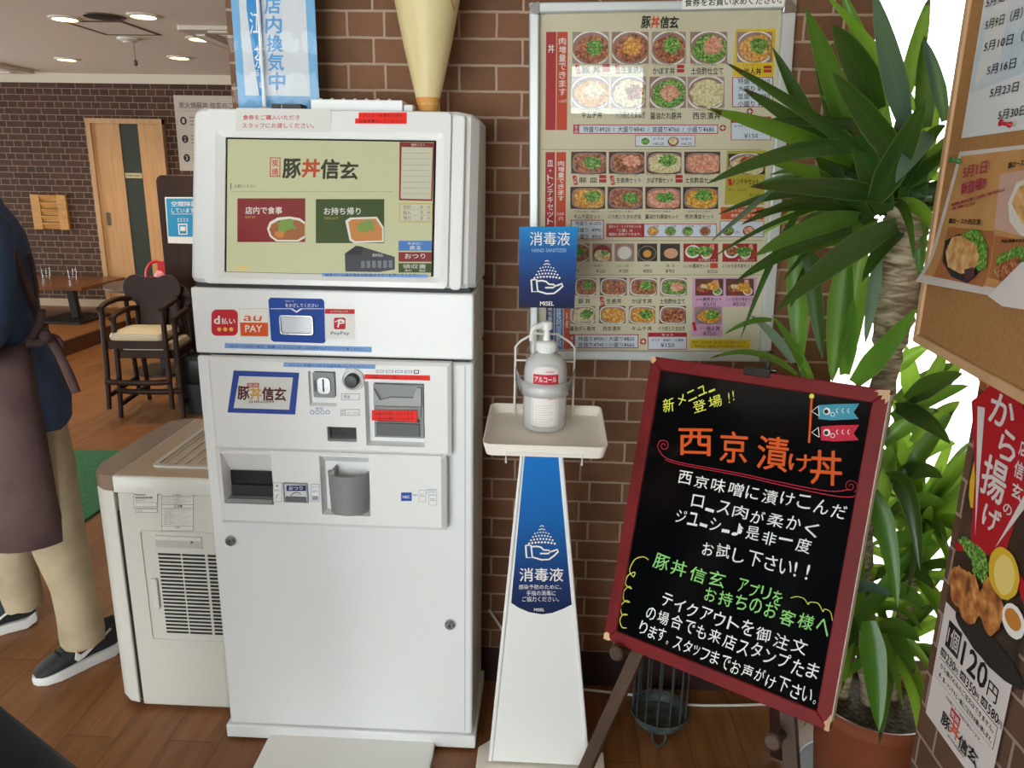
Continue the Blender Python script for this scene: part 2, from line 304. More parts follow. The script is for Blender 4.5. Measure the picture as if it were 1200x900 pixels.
    def stroke(s, pts, wpx, m, L=2, loc=False):       # a drawn line of constant width
        q = pts if loc else [s.P.loc(*p) for p in pts]; w = wpx if loc else wpx * s.sc(*pts[0])[2]; q = [Vector((a, b, 0)) for a, b in q]; A = []; B = []
        for i in range(len(q)):
            d = (q[min(i + 1, len(q) - 1)] - q[max(i - 1, 0)]); d = d.normalized() if d.length else Vector((1, 0, 0)); n = Vector((-d.y, d.x, 0)) * (w / 2)
            A.append(s.W(*(q[i] + n)[:2], L)); B.append(s.W(*(q[i] - n)[:2], L))
        s.sheet([A, B], m)
    def make(s, name, parent=None, origin=None): return s.build(name, parent, origin, smooth=False, solid=False)
INK = lambda n, h=None, e=0: mt('ink_' + n, h, rough=.55, spec=.3)
K = INK('black', '#1E1B1A'); RED = INK('red', '#C0262D'); WH = INK('white', '#EFEDE8'); ORG_ = INK('orange', '#D9582A'); BEIGE = INK('beige', '#DACFB2'); YEL = INK('yellow', '#E6C21C'); OLV = INK('olive', '#B8A83A')
NAVY = INK('navy', '#2A3A72'); BLU = INK('blue', '#3E70B2'); PINK = INK('pink', '#D9A5C8'); LBL = INK('pale_blue', '#D9DDE8'); GRY = INK('grey', '#777777'); BRN = INK('brown', '#5A3A30'); DRED = INK('dark_red', '#8E1F22'); GRN = INK('green', '#5D8A2C')
FM = noisy('print_meat', [(.3, '#4A261A'), (.45, '#8E4A2C'), (.55, '#B8693E'), (.7, '#D79A72')], 170, .5); FG = noisy('print_greens', [(.32, '#2E4A1A'), (.48, '#4F8A2A'), (.6, '#8DB84C'), (.75, '#C9D990')], 190, .5)
FE = noisy('print_egg', [(.3, '#A8581C'), (.48, '#D98E2C'), (.62, '#EDC153'), (.75, '#F0DE9A')], 150, .5); FP = noisy('print_pink', [(.3, '#C2674C'), (.5, '#DE9478'), (.68, '#EDC4A8')], 170, .5); FW = noisy('print_pale', [(.3, '#B79B62'), (.5, '#DCCB98'), (.7, '#EFE8CF')], 150, .5)
FB = {'brown': INK('photo_brown', '#6A4238'), 'grey': INK('photo_grey', '#A98F86'), 'dark': INK('photo_dark', '#3A332F'), 'red': INK('photo_red', '#A9222B'), 'rose': INK('photo_rose', '#A07A72')}
def food(p, x0, y0, x1, y1, bg='grey', base=FM, top=FG, rim=WH, box=False, L=1, cy=.52, sz=.56):
    p.rect(x0, y0, x1, y1, FB[bg], L); w = x1 - x0; h = y1 - y0; x = x0 + w * .52; y = y0 + h * cy
    a, b, sx, sy = p.sc(x, y); A0, B0 = p.P.loc(x0, y1); A1, B1 = p.P.loc(x1, y0)
    def clip(pts): return [(min(max(q[0], A0), A1), min(max(q[1], B0), B1)) for q in pts]
    def blob(cx, cyy, rx, ry, m, LL, jit=.0, n=26, e=2):
        pts = []
        for k in range(n):
            t = 2 * math.pi * k / n; c, s_ = math.cos(t), math.sin(t); j = 1 + rnd.uniform(-jit, jit); f = (abs(c) ** e + abs(s_) ** e) ** (-1 / e); pts.append((cx + rx * sx * f * c * j, cyy + ry * sy * f * s_ * j))
        p.lpoly(clip(pts), m, LL)
    e = 4 if box else 2
    if rim: blob(a, b, w * sz, h * sz, rim, L + 1, e=e); blob(a, b, w * sz * .93, h * sz * .9, FB['rose'], L + 2, e=e)
    blob(a + w * .02 * sx, b - h * .02 * sy, w * sz * .84, h * sz * .78, base, L + 3, .1, e=e)
    if top: blob(a + w * rnd.uniform(.02, .14) * sx, b + h * rnd.uniform(.02, .14) * sy, w * .25, h * .26, top, L + 4, .22)
def shopmark(p, q, L=2, dark=K, mid=ORG_, seal=True):   # the shop's lettering, q = local (a0, b0, width, height)
    a, b, w, h = q
    if seal:
        p.lpoly(rc(a, b + h * .05, a + w * .12, b + h), RED, L); p.lpoly(rc(a + w * .01, b + h * .09, a + w * .11, b + h * .96), p.back, L + .5)
        for i, ch in enumerate('炭焼'): p.lglyph(ch, a + w * .022, b + h * (.55 - .44 * i), w * .076, h * .36, RED, L + 1, .02)
    for i, (ch, m, k) in enumerate((('豚', dark, 1), ('丼', mid, .95), ('信', dark, 1.02), ('玄', dark, .9))):
        p.lglyph(ch, a + w * (.15 + .215 * i), b + (.06 if i == 1 else 0) * h, w * .2, h * .92 * k, m, L + 1, .07, rnd.uniform(-.05, .05), .06)
# ================================================================ the room
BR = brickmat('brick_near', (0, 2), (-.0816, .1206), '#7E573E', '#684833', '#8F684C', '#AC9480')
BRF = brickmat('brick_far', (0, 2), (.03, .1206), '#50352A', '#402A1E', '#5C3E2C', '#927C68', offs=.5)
BRS = brickmat('brick_side_shaded', (1, 2), (1.235, .1206), '#664A3A', '#584032', '#705242', '#9E8878', offs=.5)  # BRS: backlit shade of the pillar put into darker brick colours
PLK = plankmat('floor_planks', '#94623A', '#84542E', '#623E20', '#452A16'); PLT = plankmat('platform_planks', '#8A5A30', '#7E5028', '#6A4020', '#4A2C16')
CEIL = mt('ceiling_paint', '#E6DCCE', .9); CREAM = mt('cream_paint', '#D8CDBB', .7); DKT = mt('dark_tile', '#3A2A28', .4)
def wall(name, boxes, m):
    b = MB()
    for q in boxes: b.box(*q, m)
    return struct(b.build(name, smooth=False))
b = MB(); b.box(-9, .8255, -3, 8.4, -.1, 0, PLK); b.box(.8255, 1.75, -3, 2.3, -.1, 0, PLK); struct(b.build('floor', smooth=False))
b = MB(); b.box(-9, -4.25, 5.3, 8.25, 0, .13, PLT); b.box(-4.262, -4.235, 5.285, 8.25, 0, .132, mt('step_wood', '#4A2A18', .5)); struct(b.build('floor_platform', smooth=False))
b = MB(); b.box(-9, .8255, -3, 8.4, 2.55, 2.65, CEIL); b.box(.8255, 1.75, -3, 2.3, 2.55, 2.65, CEIL); struct(b.build('ceiling', smooth=False))
wall('wall_back', [(-.8715, .8255, 2.185, 2.33, 0, 2.55)], BR)
b = MB(); b.box(-.873, .827, 2.179, 2.185, 0, .1206, DKT); b.box(-.877, -.8715, 2.179, 2.33, 0, .1206, DKT); struct(b.build('baseboard_back', smooth=False))
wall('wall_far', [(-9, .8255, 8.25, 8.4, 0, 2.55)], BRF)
b = MB(); b.box(-9, -4.86, 8.23, 8.25, .13, .21, mt('pale_wood', '#B9A184', .5)); struct(b.build('baseboard_far', smooth=False))
b = MB(); b.box(-9, .8255, 8.235, 8.25, 2.46, 2.55, CREAM); struct(b.build('trim_1', smooth=False))
wall('wall_left', [(-9.1, -9, -3, 3.1, 0, 2.55), (-9.1, -9, 7.7, 8.4, 0, 2.55), (-9.1, -9, 3.1, 7.7, 0, .2), (-9.1, -9, 3.1, 7.7, 2.4, 2.55)], CREAM)
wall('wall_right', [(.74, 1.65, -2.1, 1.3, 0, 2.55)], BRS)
wall('wall_east', [(1.65, 1.75, -2.1, 2.3, 0, 2.55)], CREAM)
wall('wall_dining', [(.7255, .8255, 2.33, 8.4, 0, 2.55)], CREAM)
def holed_wall(name, x0, x1, y0, y1, z0, z1, holes, m):
    xs = sorted({x0, x1, *[h[0] for h in holes], *[h[1] for h in holes]}); zs = sorted({z0, z1, *[h[2] for h in holes], *[h[3] for h in holes]}); b = MB()
    for i in range(len(xs) - 1):
        for j in range(len(zs) - 1):
            cx, cz = (xs[i] + xs[i + 1]) / 2, (zs[j] + zs[j + 1]) / 2
            if not any(h[0] < cx < h[1] and h[2] < cz < h[3] for h in holes): b.box(xs[i], xs[i + 1], y0, y1, zs[j], zs[j + 1], m)
    return struct(b.build(name, smooth=False))
FW_ = [(-5.2, -2.8, .1, 2.4), (-2.7, -.3, .1, 2.4), (.13, .73, 2.05, 2.47)]
holed_wall('wall_front', -9, 1.65, -2.1, -2.0, 0, 2.55, FW_, CREAM)
holed_wall('wall_niche', .8255, 1.65, 2.2, 2.3, 0, 2.55, [(.8255, 1.63, .08, 2.48)], CREAM)
GL = thin('window_glass', (.97, .99, .98, 1)); ALU = mt('aluminium', '#B4B6B4', .35, .7)
def window(name, x0, x1, y, z0, z1, mull=()):
    r = thing(name, 'x', 'x', ((x0 + x1) / 2, y, z0)); r['kind'] = 'structure'; del r['label']; del r['category']
    b = MB(); w = .035
    b.box(x0, x1, y - .03, y + .03, z0, z0 + w, ALU); b.box(x0, x1, y - .03, y + .03, z1 - w, z1, ALU); b.box(x0, x0 + w * .4, y - .03, y + .03, z0 + w, z1 - w, ALU); b.box(x1 - w, x1, y - .03, y + .03, z0 + w, z1 - w, ALU)
    for q in mull: b.box(q - .02, q + .02, y - .03, y + .03, z0 + w, z1 - w, ALU)
    b.build('window_frame', r, smooth=False)
    g = MB(); g.box(x0 + w * .4, x1 - w, y - .003, y + .003, z0 + w, z1 - w, GL); g.build('pane', r, smooth=False)
window('window_1', .8255, 1.63, 2.25, .08, 2.48)
for k, q in enumerate(FW_): window('window_%d' % (k + 2), q[0], q[1], -2.05, q[2], q[3], (q[0] + (q[1] - q[0]) / 2,) if q[1] - q[0] > 1 else ())
g = MB(); g.box(-9.053, -9.047, 3.1, 7.7, .2, 2.4, GL); struct(g.build('window_5', smooth=False))  # unseen window, added so sky light lifts the dining room and its ceiling
# outside the side window: a street pole and a low parapet, far off in the glare
b = MB(); b.tube([(4.6, 9.5, 0), (4.6, 9.5, 9)], .16, mt('concrete', '#C9D2CE', .8), 14); b.bar((3.7, 9.5, 6.6), (5.5, 9.5, 6.6), .1, .1, mt('concrete')); b.build('utility_pole', origin=(4.6, 9.5, 0)); tag(bpy.data.objects['utility_pole'], 'pale concrete street pole outside the window behind the tall plant', 'pole')
b = MB(); b.box(.9, 14, 2.4, 14, -.3, -.12, mt('pavement', '#C9C4B8', .9)); struct(b.build('pavement', smooth=False))
# sliding door on the far wall
DW = noisy('door_wood', [(.3, '#B98A5A'), (.6, '#C99A68'), (.8, '#B58253')], 3, .4, stretch=(10, 10, .6)); DF = noisy('door_frame_wood', [(.3, '#B48A60'), (.7, '#C8A074')], 3, .45, stretch=(6, 6, 1))
r = thing('door_1', 'x', 'x', (-4.43, 8.25, 0)); r['kind'] = 'structure'; del r['label']; del r['category']
b = MB(); b.box(-4.845, -4.795, 8.19, 8.26, 0, 2.11, DF); b.box(-4.08, -4.03, 8.19, 8.26, 0, 2.11, DF); b.box(-4.845, -4.03, 8.188, 8.26, 2.065, 2.115, DF); b.build('door_frame', r, smooth=False)
b = MB(); b.box(-4.795, -4.5, 8.215, 8.24, 0, 2.066, DW); b.box(-4.3, -4.08, 8.215, 8.24, 0, 2.066, DW); b.build('door_leaf', r, smooth=False)
b = MB(); b.box(-4.5, -4.3, 8.222, 8.235, 0, 2.066, mt('smoked_glass', '#3F443E', .25)); b.build('glass_strip', r, smooth=False)
b = MB(); b.plate(Panel((-4.745, 8.215, 1.02), (1, 0, 0), (0, 0, 1)), rr(0, 0, .045, .14, .012), 0, .006, mt('steel', '#8A8880', .3, .9)); b.build('door_handle', r)
P = Panel((-4.4, 8.222, 1.52), (1, 0, 0), (0, 0, 1)); p = Print(P, .0015); p.lpoly(rc(-.09, 0, .09, .05), INK('tag', '#C9B98A'), 1); p.lglyph('STAFF ONLY', -.08, .014, .16, .022, K, 2, .01); p.make('door_sign', r)
# ================================================================ ceiling fittings of the dining room
LAMP = mt('lamp_glow', '#FFE7B0', emit=9); WHT = mt('white_plastic', '#E4E2DC', .4); RING = mt('lamp_ring', '#E9E2D2', .4)
spots = [((76, 21), 'ceiling downlight beside the black round vent, left of it in the dining room'), ((168, 18), 'ceiling downlight right of the black round vent'), ((78, 69), 'ceiling downlight near the far wall above the small wooden shutter'), ((210, 67), 'ceiling downlight near the far wall above the numbered poster'), ((234, 45), 'ceiling downlight at the corner of the ceiling air conditioner')]
for q, lb in spots:
    c = on(*q, 2, 2.55); r = thing('downlight', lb, 'ceiling light', (c.x, c.y, 2.55), 'downlights in the dining room ceiling')
    b = MB(); b.lathe([(.075, 0), (.1, 0), (.1, -.006), (.078, -.012), (.075, -.002)], (c.x, c.y, 2.5495), RING, 28); b.build('trim_ring', r)
    b = MB(); b.lathe([(0, -.004), (.076, -.004), (.076, -.001)], (c.x, c.y, 2.549), LAMP, 28); b.build('lamp_disc', r)
    l = bpy.data.lights.new('downlight_bulb', 'SPOT'); l.energy = 34; l.color = (1, .82, .58); l.spot_size = 2.2; l.spot_blend = .7; l.shadow_soft_size = .07
    o = bpy.data.objects.new('downlight_bulb', l); COL.objects.link(o); o.location = (c.x, c.y, 2.53)
c = on(122, 19, 2, 2.55); b = MB(); b.lathe([(0, -.004), (.1, -.004), (.108, 0)], (c.x, c.y, 2.5495), mt('vent_black', '#16120F', .6), 28); b.lathe([(.1, -.002), (.122, -.008), (.128, 0)], (c.x, c.y, 2.5495), mt('vent_ring', '#5A5048', .5), 28); tag(b.build('ceiling_vent', origin=(c.x, c.y, 2.55)), 'black round ceiling vent between two downlights', 'vent')
pts = [on(x, y, 2, 2.549) for x, y in ((84, 27.5), (148, 25.5), (181, 38), (118, 40.3))]; cx = sum(p.x for p in pts) / 4; cy = sum(p.y for p in pts) / 4; w = .21
P = Panel((cx, cy, 2.5495), (1, -.02, 0), (0, -1, 0)); b = MB(); b.frame(P, rc(-w, -w - .05, w, w + .05), rc(-w + .026, -w - .024, w - .026, w + .024), 0, .004, mt('hatch_frame', '#5B4A3C', .6)); b.plate(P, rc(-w + .026, -w - .024, w - .026, w + .024), 0, .002, CEIL); tag(b.build('ceiling_hatch', origin=(cx, cy, 2.55), smooth=False), 'square ceiling access hatch outlined in dark trim', 'hatch')
c = on(150, 45, 2, 2.55); r = thing('smoke_detector', 'white round smoke detector with hanging pull tag on dining room ceiling', 'smoke detector', (c.x, c.y, 2.55))
b = MB(); b.lathe([(.075, 0), (.075, -.01), (.055, -.022), (.04, -.024), (.034, -.032), (0, -.032)], (c.x, c.y, 2.55), WHT, 28); b.build('housing', r)
b = MB(); b.tube([(c.x + .04, c.y, 2.52), (c.x + .04, c.y, 2.4)], .003, mt('grey_cord', '#6A6058'), 6); b.lathe([(0, 0), (.012, -.01), (.014, -.04), (0, -.05)], (c.x + .04, c.y, 2.405), mt('tag_brown', '#4A3A30'), 10); b.build('pull_tag', r)
def aircon(x0, x1, y0, y1, lb):
    r = thing('ceiling_air_conditioner', lb, 'air conditioner', ((x0 + x1) / 2, (y0 + y1) / 2, 2.55)); b = MB()
    P = Panel(((x0 + x1) / 2, (y0 + y1) / 2, 2.549), (1, 0, 0), (0, -1, 0)); w = (x1 - x0) / 2; h = (y1 - y0) / 2
    b.frame(P, rr(-w, -h, w, h, .04), rr(-w + .17, -h + .17, w - .17, h - .17, .03), 0, .03, mt('aircon_white', '#D6CCBC', .5), .022); b.build('panel', r, bevel=.004)
    b = MB(); b.plate(P, rr(-w + .17, -h + .17, w - .17, h - .17, .03), 0, .016, mt('aircon_grille', '#B0A696', .6))
    for k in range(9): b.plate(P, rc(-w + .19, -h + .2 + k * (2 * h - .42) / 8, w - .19, -h + .21 + k * (2 * h - .42) / 8), .016, .021, mt('aircon_white'))
    b.build('intake_grille', r)
    for sx, sy, L_, v in ((0, -h + .085, w - .2, 0), (0, h - .085, w - .2, 0), (-w + .085, 0, h - .2, 1), (w - .085, 0, h - .2, 1)):
        b = MB(); b.plate(P, rc(sx - (.03 if v else L_), sy - (L_ if v else .03), sx + (.03 if v else L_), sy + (L_ if v else .03)), .025, .036, mt('louvre', '#EDE6DA', .4)); b.build('louvre', r)
aircon(-2.55, -1.65, 5.5, 6.4, 'white ceiling air conditioner above the ticket machine side, cut by the brick wall edge')
aircon(-6.1, -5.2, 7.2, 8.05, 'white ceiling air conditioner at the far left corner of the dining room')
# ================================================================ things on the far wall
r = thing('wooden_shutter', 'small light wooden shutter fixed to the dark brick wall left of the door', 'shutter', (-5.37, 8.25, .96)); LW = noisy('light_wood', [(.3, '#B07A3C'), (.55, '#C8924E'), (.8, '#A86F34')], 4, .45, stretch=(1, 1, 8))
b = MB(); b.box(-5.565, -5.465, 8.215, 8.25, .963, 1.332, LW); b.build('stile', r, bevel=.005); b = MB(); b.box(-5.275, -5.175, 8.215, 8.25, .963, 1.332, LW); b.build('stile', r, bevel=.005)
b = MB()
for k in range(5): b.plate(Panel((-5.465, 8.238, .966 + k * .073), (1, 0, 0), (0, -.35, 1)), rc(0, 0, .19, .073), -.012, 0, LW)
b.build('slat_panel', r, bevel=.004)
P = Panel((-3.906, 8.246, 1.604), (1, 0, 0), (0, 0, 1)); p = Print(P, .001); PAP = INK('poster_grey', '#C4B8AC'); p.lpoly(rc(0, 0, .64, .75), PAP, 0); p.lglyph('炭火焼豚丼 信玄のこだわり', .05, .62, .75, .065, INK('brown2', '#57473C'), 2)
p.lpoly(rc(.05, .598, .6, .6), INK('brown2', '#57473C'), 2)
for k, y in enumerate((.5, .32, .13)):
    p.lell(.085, y, .034, .04, K, 2); p.lglyph(str(k + 1), .073, y - .022, .024, .044, PAP, 3, .02)
    for j in range(3): p.lpoly(rc(.15, y + .03 - j * .035, .5 - .06 * j, y + .037 - j * .035), INK('brown2', '#57473C'), 2)
tag(p.make('numbered_poster', origin=(-3.59, 8.246, 1.604)), 'grey poster with three numbered black dots on far brick wall', 'poster')
# ================================================================ furniture of the dining room
DWD = noisy('dark_wood', [(.3, '#26150F'), (.55, '#331E16'), (.8, '#3E261B')], 5, .5, stretch=(1, 1, .3), spec=.25); BLK = mt('black_iron', '#1C1917', .45)
P = Panel((-2.84, 5.6, 0), (1, 0, 0), (0, 0, 1)); b = MB(); b.plate(P, [(0, 0), (.75, 0), (.75, 1.57)] + [(.05 - .05 * math.sin(t), 1.52 + .05 * math.cos(t)) for t in [H90 * k / 5 for k in range(6)]], -.04, 0, DWD); tag(b.build('booth_partition', origin=(-2.5, 5.6, 0), bevel=.004), 'dark wood booth partition with rounded top corner behind the stacked chairs', 'partition')
P = Panel((-2.84, 5.598, 0), (1, 0, 0), (0, 0, 1)); p = Print(P, .0008); CY = INK('cyan', '#2E93C4'); p.poly([(193, 231), (245, 231), (245, 286), (197, 285)], WH, 0); p.poly([(194.5, 232.5), (245, 232.5), (245, 278), (197.5, 277)], CY, 1)
p.text('空間除菌', 201, 236, 231, 242, WH, 2, .02); p.text('しています', 201, 244, 228, 249.5, WH, 2, .02); p.rect(201, 250.5, 228, 251, WH, 2)
for k in range(8): p.ell(209 + (k % 4) * 3.5, 256.5 + (k // 4) * 2.5, .8, .8, WH, 2, 8)
p.poly([(208.5, 262), (219.5, 262), (220, 275), (209.5, 275)], WH, 2); p.poly([(210, 263.5), (218.3, 263.5), (218.7, 273.8), (210.8, 273.8)], CY, 3); p.rect(211.5, 265.5, 217.5, 270.5, WH, 4)
tag(p.make('blue_notice', origin=P.w(*P.loc(197, 285))), 'blue and white notice taped to the dark booth partition', 'notice')
def chair(loc, rz, label):
    r = thing('child_chair', label, 'chair', (0, 0, 0), 'stacked child chairs'); CW = DWD
    for s in (-1, 1):
        b = MB(); b.tube([(s * .225, -.22, 0), (s * .215, -.2, .3), (s * .21, -.19, .72)], [.017, .019, .018], CW, 12); b.build('leg', r)
        b = MB(); b.tube([(s * .215, .25, 0), (s * .2, .19, .35), (s * .19, .15, .72)], [.016, .018, .017], CW, 12); b.build('leg', r)
        b = MB(); b.tube(spline([(s * .212, -.215, .715), (s * .222, -.1, .735), (s * .21, .06, .745), (s * .165, .16, .735)], 6), .02, CW, 10); b.build('armrest', r)
    b = MB(); b.box(-.2, .2, -.19, -.165, .43, .49, CW); b.box(-.19, .19, .14, .165, .43, .49, CW); b.box(-.2, -.175, -.165, .14, .43, .49, CW); b.box(.175, .2, -.165, .14, .43, .49, CW); b.build('seat_frame', r, bevel=.006)
    b = MB(); b.loft([[Vector((x * k, y * k - .01, z)) for x, y in rr(-.19, -.18, .19, .16, .04, 4)] for k, z in ((.97, .488), (1, .5), (1, .52), (.96, .538), (.8, .548), (.4, .552))], mt('cream_vinyl', '#CFC0A2', .5)); b.build('seat_cushion', r)
    P = Panel((0, .15, .5), (1, 0, 0), (0, .12, 1)); b = MB(); o = [(-.09, -.02), (.09, -.02), (.1, .2)]
    for cx, t0, t1 in ((.115, -75, 125), (-.115, 55, 255)): o += [(cx + .1 * math.cos(math.radians(t0 + (t1 - t0) * k / 10)), .31 + .1 * math.sin(math.radians(t0 + (t1 - t0) * k / 10))) for k in range(11)]
    o.append((-.1, .2)); b.plate(P, o, 0, .02, CW); b.build('backrest', r, bevel=.005)
    b = MB(); b.tube(spline([(-.222, -.215, .2), (-.1, -.245, .2), (.1, -.245, .2), (.222, -.215, .2)], 6), .02, CW, 10); b.build('foot_rail', r)
    b = MB(); b.bar((-.21, -.2, .1), (-.205, .22, .12), .02, .03, CW); b.build('stretcher', r); b = MB(); b.bar((.21, -.2, .1), (.205, .22, .12), .02, .03, CW); b.build('stretcher', r)
    r.location = loc; r.rotation_euler = (0, 0, rz); r.scale = (.92, .92, .93); return r
c0 = chair((-2.635, 5.0, 0), .08, 'dark wood child chair at the bottom of the stack, cream seat mostly covered')
c1 = dup(c0, (-2.685, 4.96, .07), .08, 'dark wood child chair on top of the stack with cream cushion and bear-ear backrest')
r = thing('round_table', 'dark round table behind the stacked chairs', 'table', (-3.15, 6.05, 0)); b = MB(); b.lathe([(0, .69), (.36, .69), (.385, .7), (.385, .715), (.37, .722), (0, .722)], (-3.15, 6.05, 0), noisy('table_dark', [(.3, '#3E2C20'), (.7, '#54402F')], 6, .5, spec=.3), 40); b.build('table_top', r)
b = MB(); b.lathe([(.035, .02), (.035, .69)], (-3.15, 6.05, 0), BLK, 16); b.build('column', r); b = MB(); b.lathe([(0, 0), (.24, 0), (.24, .015), (.05, .03), (0, .03)], (-3.15, 6.05, 0), BLK, 30); b.build('foot', r)
c = (-3.09, 5.98, .722); r = thing('toy_basket', 'red basket with arched handle standing on the dark round table', 'basket', c); RP = mt('red_plastic', '#C4242C', .35)
b = MB(); b.lathe([(0, .002), (.06, .002), (.075, .06), (.072, .06), (.058, .008), (0, .008)], c, RP, 24); b.build('bowl', r)
b = MB(); b.tube([(c[0] + .098 * math.cos(t) , c[1], c[2] + .06 + .125 * math.sin(t)) for t in [math.pi * k / 16 for k in range(17)]], .012, RP, 8); b.build('handle', r)
b = MB(); b.plate(Panel((c[0] + .02, c[1] - .02, c[2] + .06), (1, 0, 0), (0, 0, 1)), rr(0, 0, .1, .13, .02), 0, .015, RP); b.build('red_flag', r)
b = MB(); b.ball((c[0] + .03, c[1] - .02, c[2] + .075), .045, mt('pink', '#D88A90', .5)); b.build('pink_ball', r)
# low table on the platform
r = thing('low_table', 'long low wooden table with black iron legs on the raised platform', 'table', (-5.0, 7.45, .13)); TT = noisy('table_orange', [(.3, '#5E371E'), (.6, '#7A4A28'), (.8, '#68401F')], 4, .3, stretch=(.5, 6, 6)); cz = .5
q = [on(152, 325, 2, cz), on(95, 337, 2, cz)]; u = Vector((q[1] - q[0])); u.z = 0; P = Panel(q[1], u, (-.95, -.1, 0)); ln = u.length
b = MB(); b.plate(Panel((q[1].x, q[1].y, cz), (-1, 0, 0), (q[0] - q[1]).normalized()), rc(0, 0, 1.5, ln), .0, .035, TT); b.build('table_top', r, bevel=.004)
for x in (-4.75, -5.75):
    b = MB(); b.bar((x, 7.48, .15), (x - .03, 7.48, cz - .035), .07, .07, BLK); b.build('leg', r, bevel=.004); b = MB(); b.box(x - .28, x + .2, 7.2, 7.75, .131, .152, BLK); b.build('foot', r, bevel=.004)
gl = None
for q, lb in (((54, 326), 'clear glass tumbler on the low table, nearer the person'), ((85, 327), 'clear glass tumbler on the low table, below the wooden shutter')):
    c = on(*q, 2, cz + .002); b = MB(); b.lathe([(0, 0), (.04, 0), (.048, .1), (.045, .1), (.037, .008), (0, .008)], c, thin('tumbler_glass', (.97, .97, .96, 1), .7), 20); tag(b.build('glass_tumbler', origin=c), lb, 'glass', 'tumblers on the low table')
r = thing('floor_crate', 'black plastic crate on the floor between the chairs and the ticket machine', 'crate', (-2.38, 5.0, 0)); CRB = mt('crate_black', '#1D2022', .5)
b = MB(); b.loft([[Vector((-2.34 + x * k, 5.05 + y * k, z)) for x, y in rr(-.16, -.16, .16, .16, .03, 3)] for k, z in ((.92, .002), (1, .2), (1, .21), (.94, .21), (.86, .02))], CRB); b.build('tub', r)
b = MB(); b.loft([[Vector((-2.34 + x * k, 5.05 + y * k, z)) for x, y in rr(-.16, -.16, .16, .16, .03, 3)] for k, z in ((.86, .205), (.95, .3), (.9, .37), (.6, .385))], mt('bag_black', '#17191B', .35)); b.build('folded_bag', r)
GM = noisy('green_mat', [(.3, '#1F4A30'), (.5, '#2E6A44'), (.7, '#3B7A52')], 120, .95, bump=.8)
q = [on(*k, 2, 0) for k in ((-60, 529), (185, 530), (128, 592), (98, 613), (-60, 722))]; b = MB(); b.plate(Panel((0, 0, 0), (1, 0, 0), (0, 1, 0)), [(k.x, k.y) for k in q], .001, .012, GM); tag(b.build('green_mat', origin=q[2], smooth=False), 'green entrance mat on the wooden floor behind the person', 'mat')
# ================================================================ ticket machine
TM = thing('ticket_machine', 'tall white ticket vending machine with touch screen against the brick wall', 'ticket machine', (-.53, 2.0, 0))
TW = mt('machine_white', '#E9EAEA', .38, coat=.15); TW2 = mt('machine_white_panel', '#EDEDEC', .35, coat=.2); TG = mt('machine_side', '#DADCDD', .35); GAP = mt('gap_dark', '#2A2A2C', .6); SIL = mt('chrome', '#A9ABAD', .25, .95); GR = mt('machine_grey', '#8C8E8E', .45); GRD = mt('machine_grey_dark', '#5E6162', .5); BK = mt('black_gloss', '#141516', .25)
YF = 1.863; X0, X1 = -.885, -.178
b = MB(); b.box(-.895, -.168, 1.855, 2.165, .008, .05, TW); b.build('plinth', TM, bevel=.004)
b = MB(); b.box(X0, X1, YF, 2.165, .05, 1.148, TW); b.build('cabinet', TM, bevel=.007)
b = MB(); b.box(X0 + .01, X1 - .01, YF + .01, 2.16, 1.148, 1.156, GAP); b.box(X0 + .01, X1 - .01, YF + .012, 2.16, 1.32, 1.336, GAP); b.build('joint_gap', TM, smooth=False)
b = MB(); b.box(X0, X1, YF, 2.165, 1.155, 1.322, TW2); b.build('payment_panel', TM, bevel=.005)
F0 = Panel((0, YF, 0), (1, 0, 0), (0, 0, 1))
# door line and locks of the lower cabinet
b = MB(); b.box(X1 - .022, X1 - .0195, YF - .0006, YF + .001, .06, 1.14, mt('door_line', '#B9BCBD', .5)); b.build('door_seam', TM, smooth=False)
for q in ((271, 633), (527.5, 731)):
    a, z = F0.loc(*q); b = MB(); b.lathe([(0, 0), (.0145, 0), (.0145, .008), (.011, .012), (.004, .012), (.004, .009), (0, .009)], (a, YF, z), SIL, 24, (0, -1, 0)); b.plate(F0, [(x + a, y + z) for x, y in rc(-.001, -.007, .001, .007)], .0122, .0128, BK); b.build('cabinet_lock', TM)
# head housing, leaning back
HY0, HZ0, HY1, HZ1 = 1.852, 1.334, 1.945, 1.751; HK = (HY1 - HY0) / (HZ1 - HZ0)
b = MB(); prof = [(2.165, HZ0), (HY0 + .014, HZ0), (HY0 + HK * .012, HZ0 + .012), (HY1 - HK * .009, HZ1 - .009), (HY1 + .008, HZ1 - .002), (HY1 + .04, HZ1), (2.165, HZ1 - .004)]
def hs(x, k): return [Vector((x, HY1 * 0 + y + (.03 * k if y < 2.1 else 0), z if z < HZ1 - .1 else z - .018 * k)) for y, z in prof]
b.loft([hs(X0 - .002, 1), hs(X0 + .012, .35), hs(X0 + .035, 0), hs(X1 - .05, 0), hs(X1 - .016, .3), hs(X1 + .002, 1)], TW); b.build('head_housing', TM, ang=28)
HP = Panel((0, HY0, HZ0), (1, 0, 0), (0, HY1 - HY0, HZ1 - HZ0))
def hb(x0, y0, x1, y1, off=0): a0, b0 = HP.loc(x0, y1, off); a1, b1 = HP.loc(x1, y0, off); return a0, b0, a1, b1
A = HP.loc(241, 330)[0], HP.loc(240, 332)[1], HP.loc(528, 200)[0], HP.loc(385, 131)[1]
S = HP.loc(262, 300)[0] + .004, HP.loc(380, 321.5)[1], HP.loc(510, 240)[0], HP.loc(380, 163)[1]
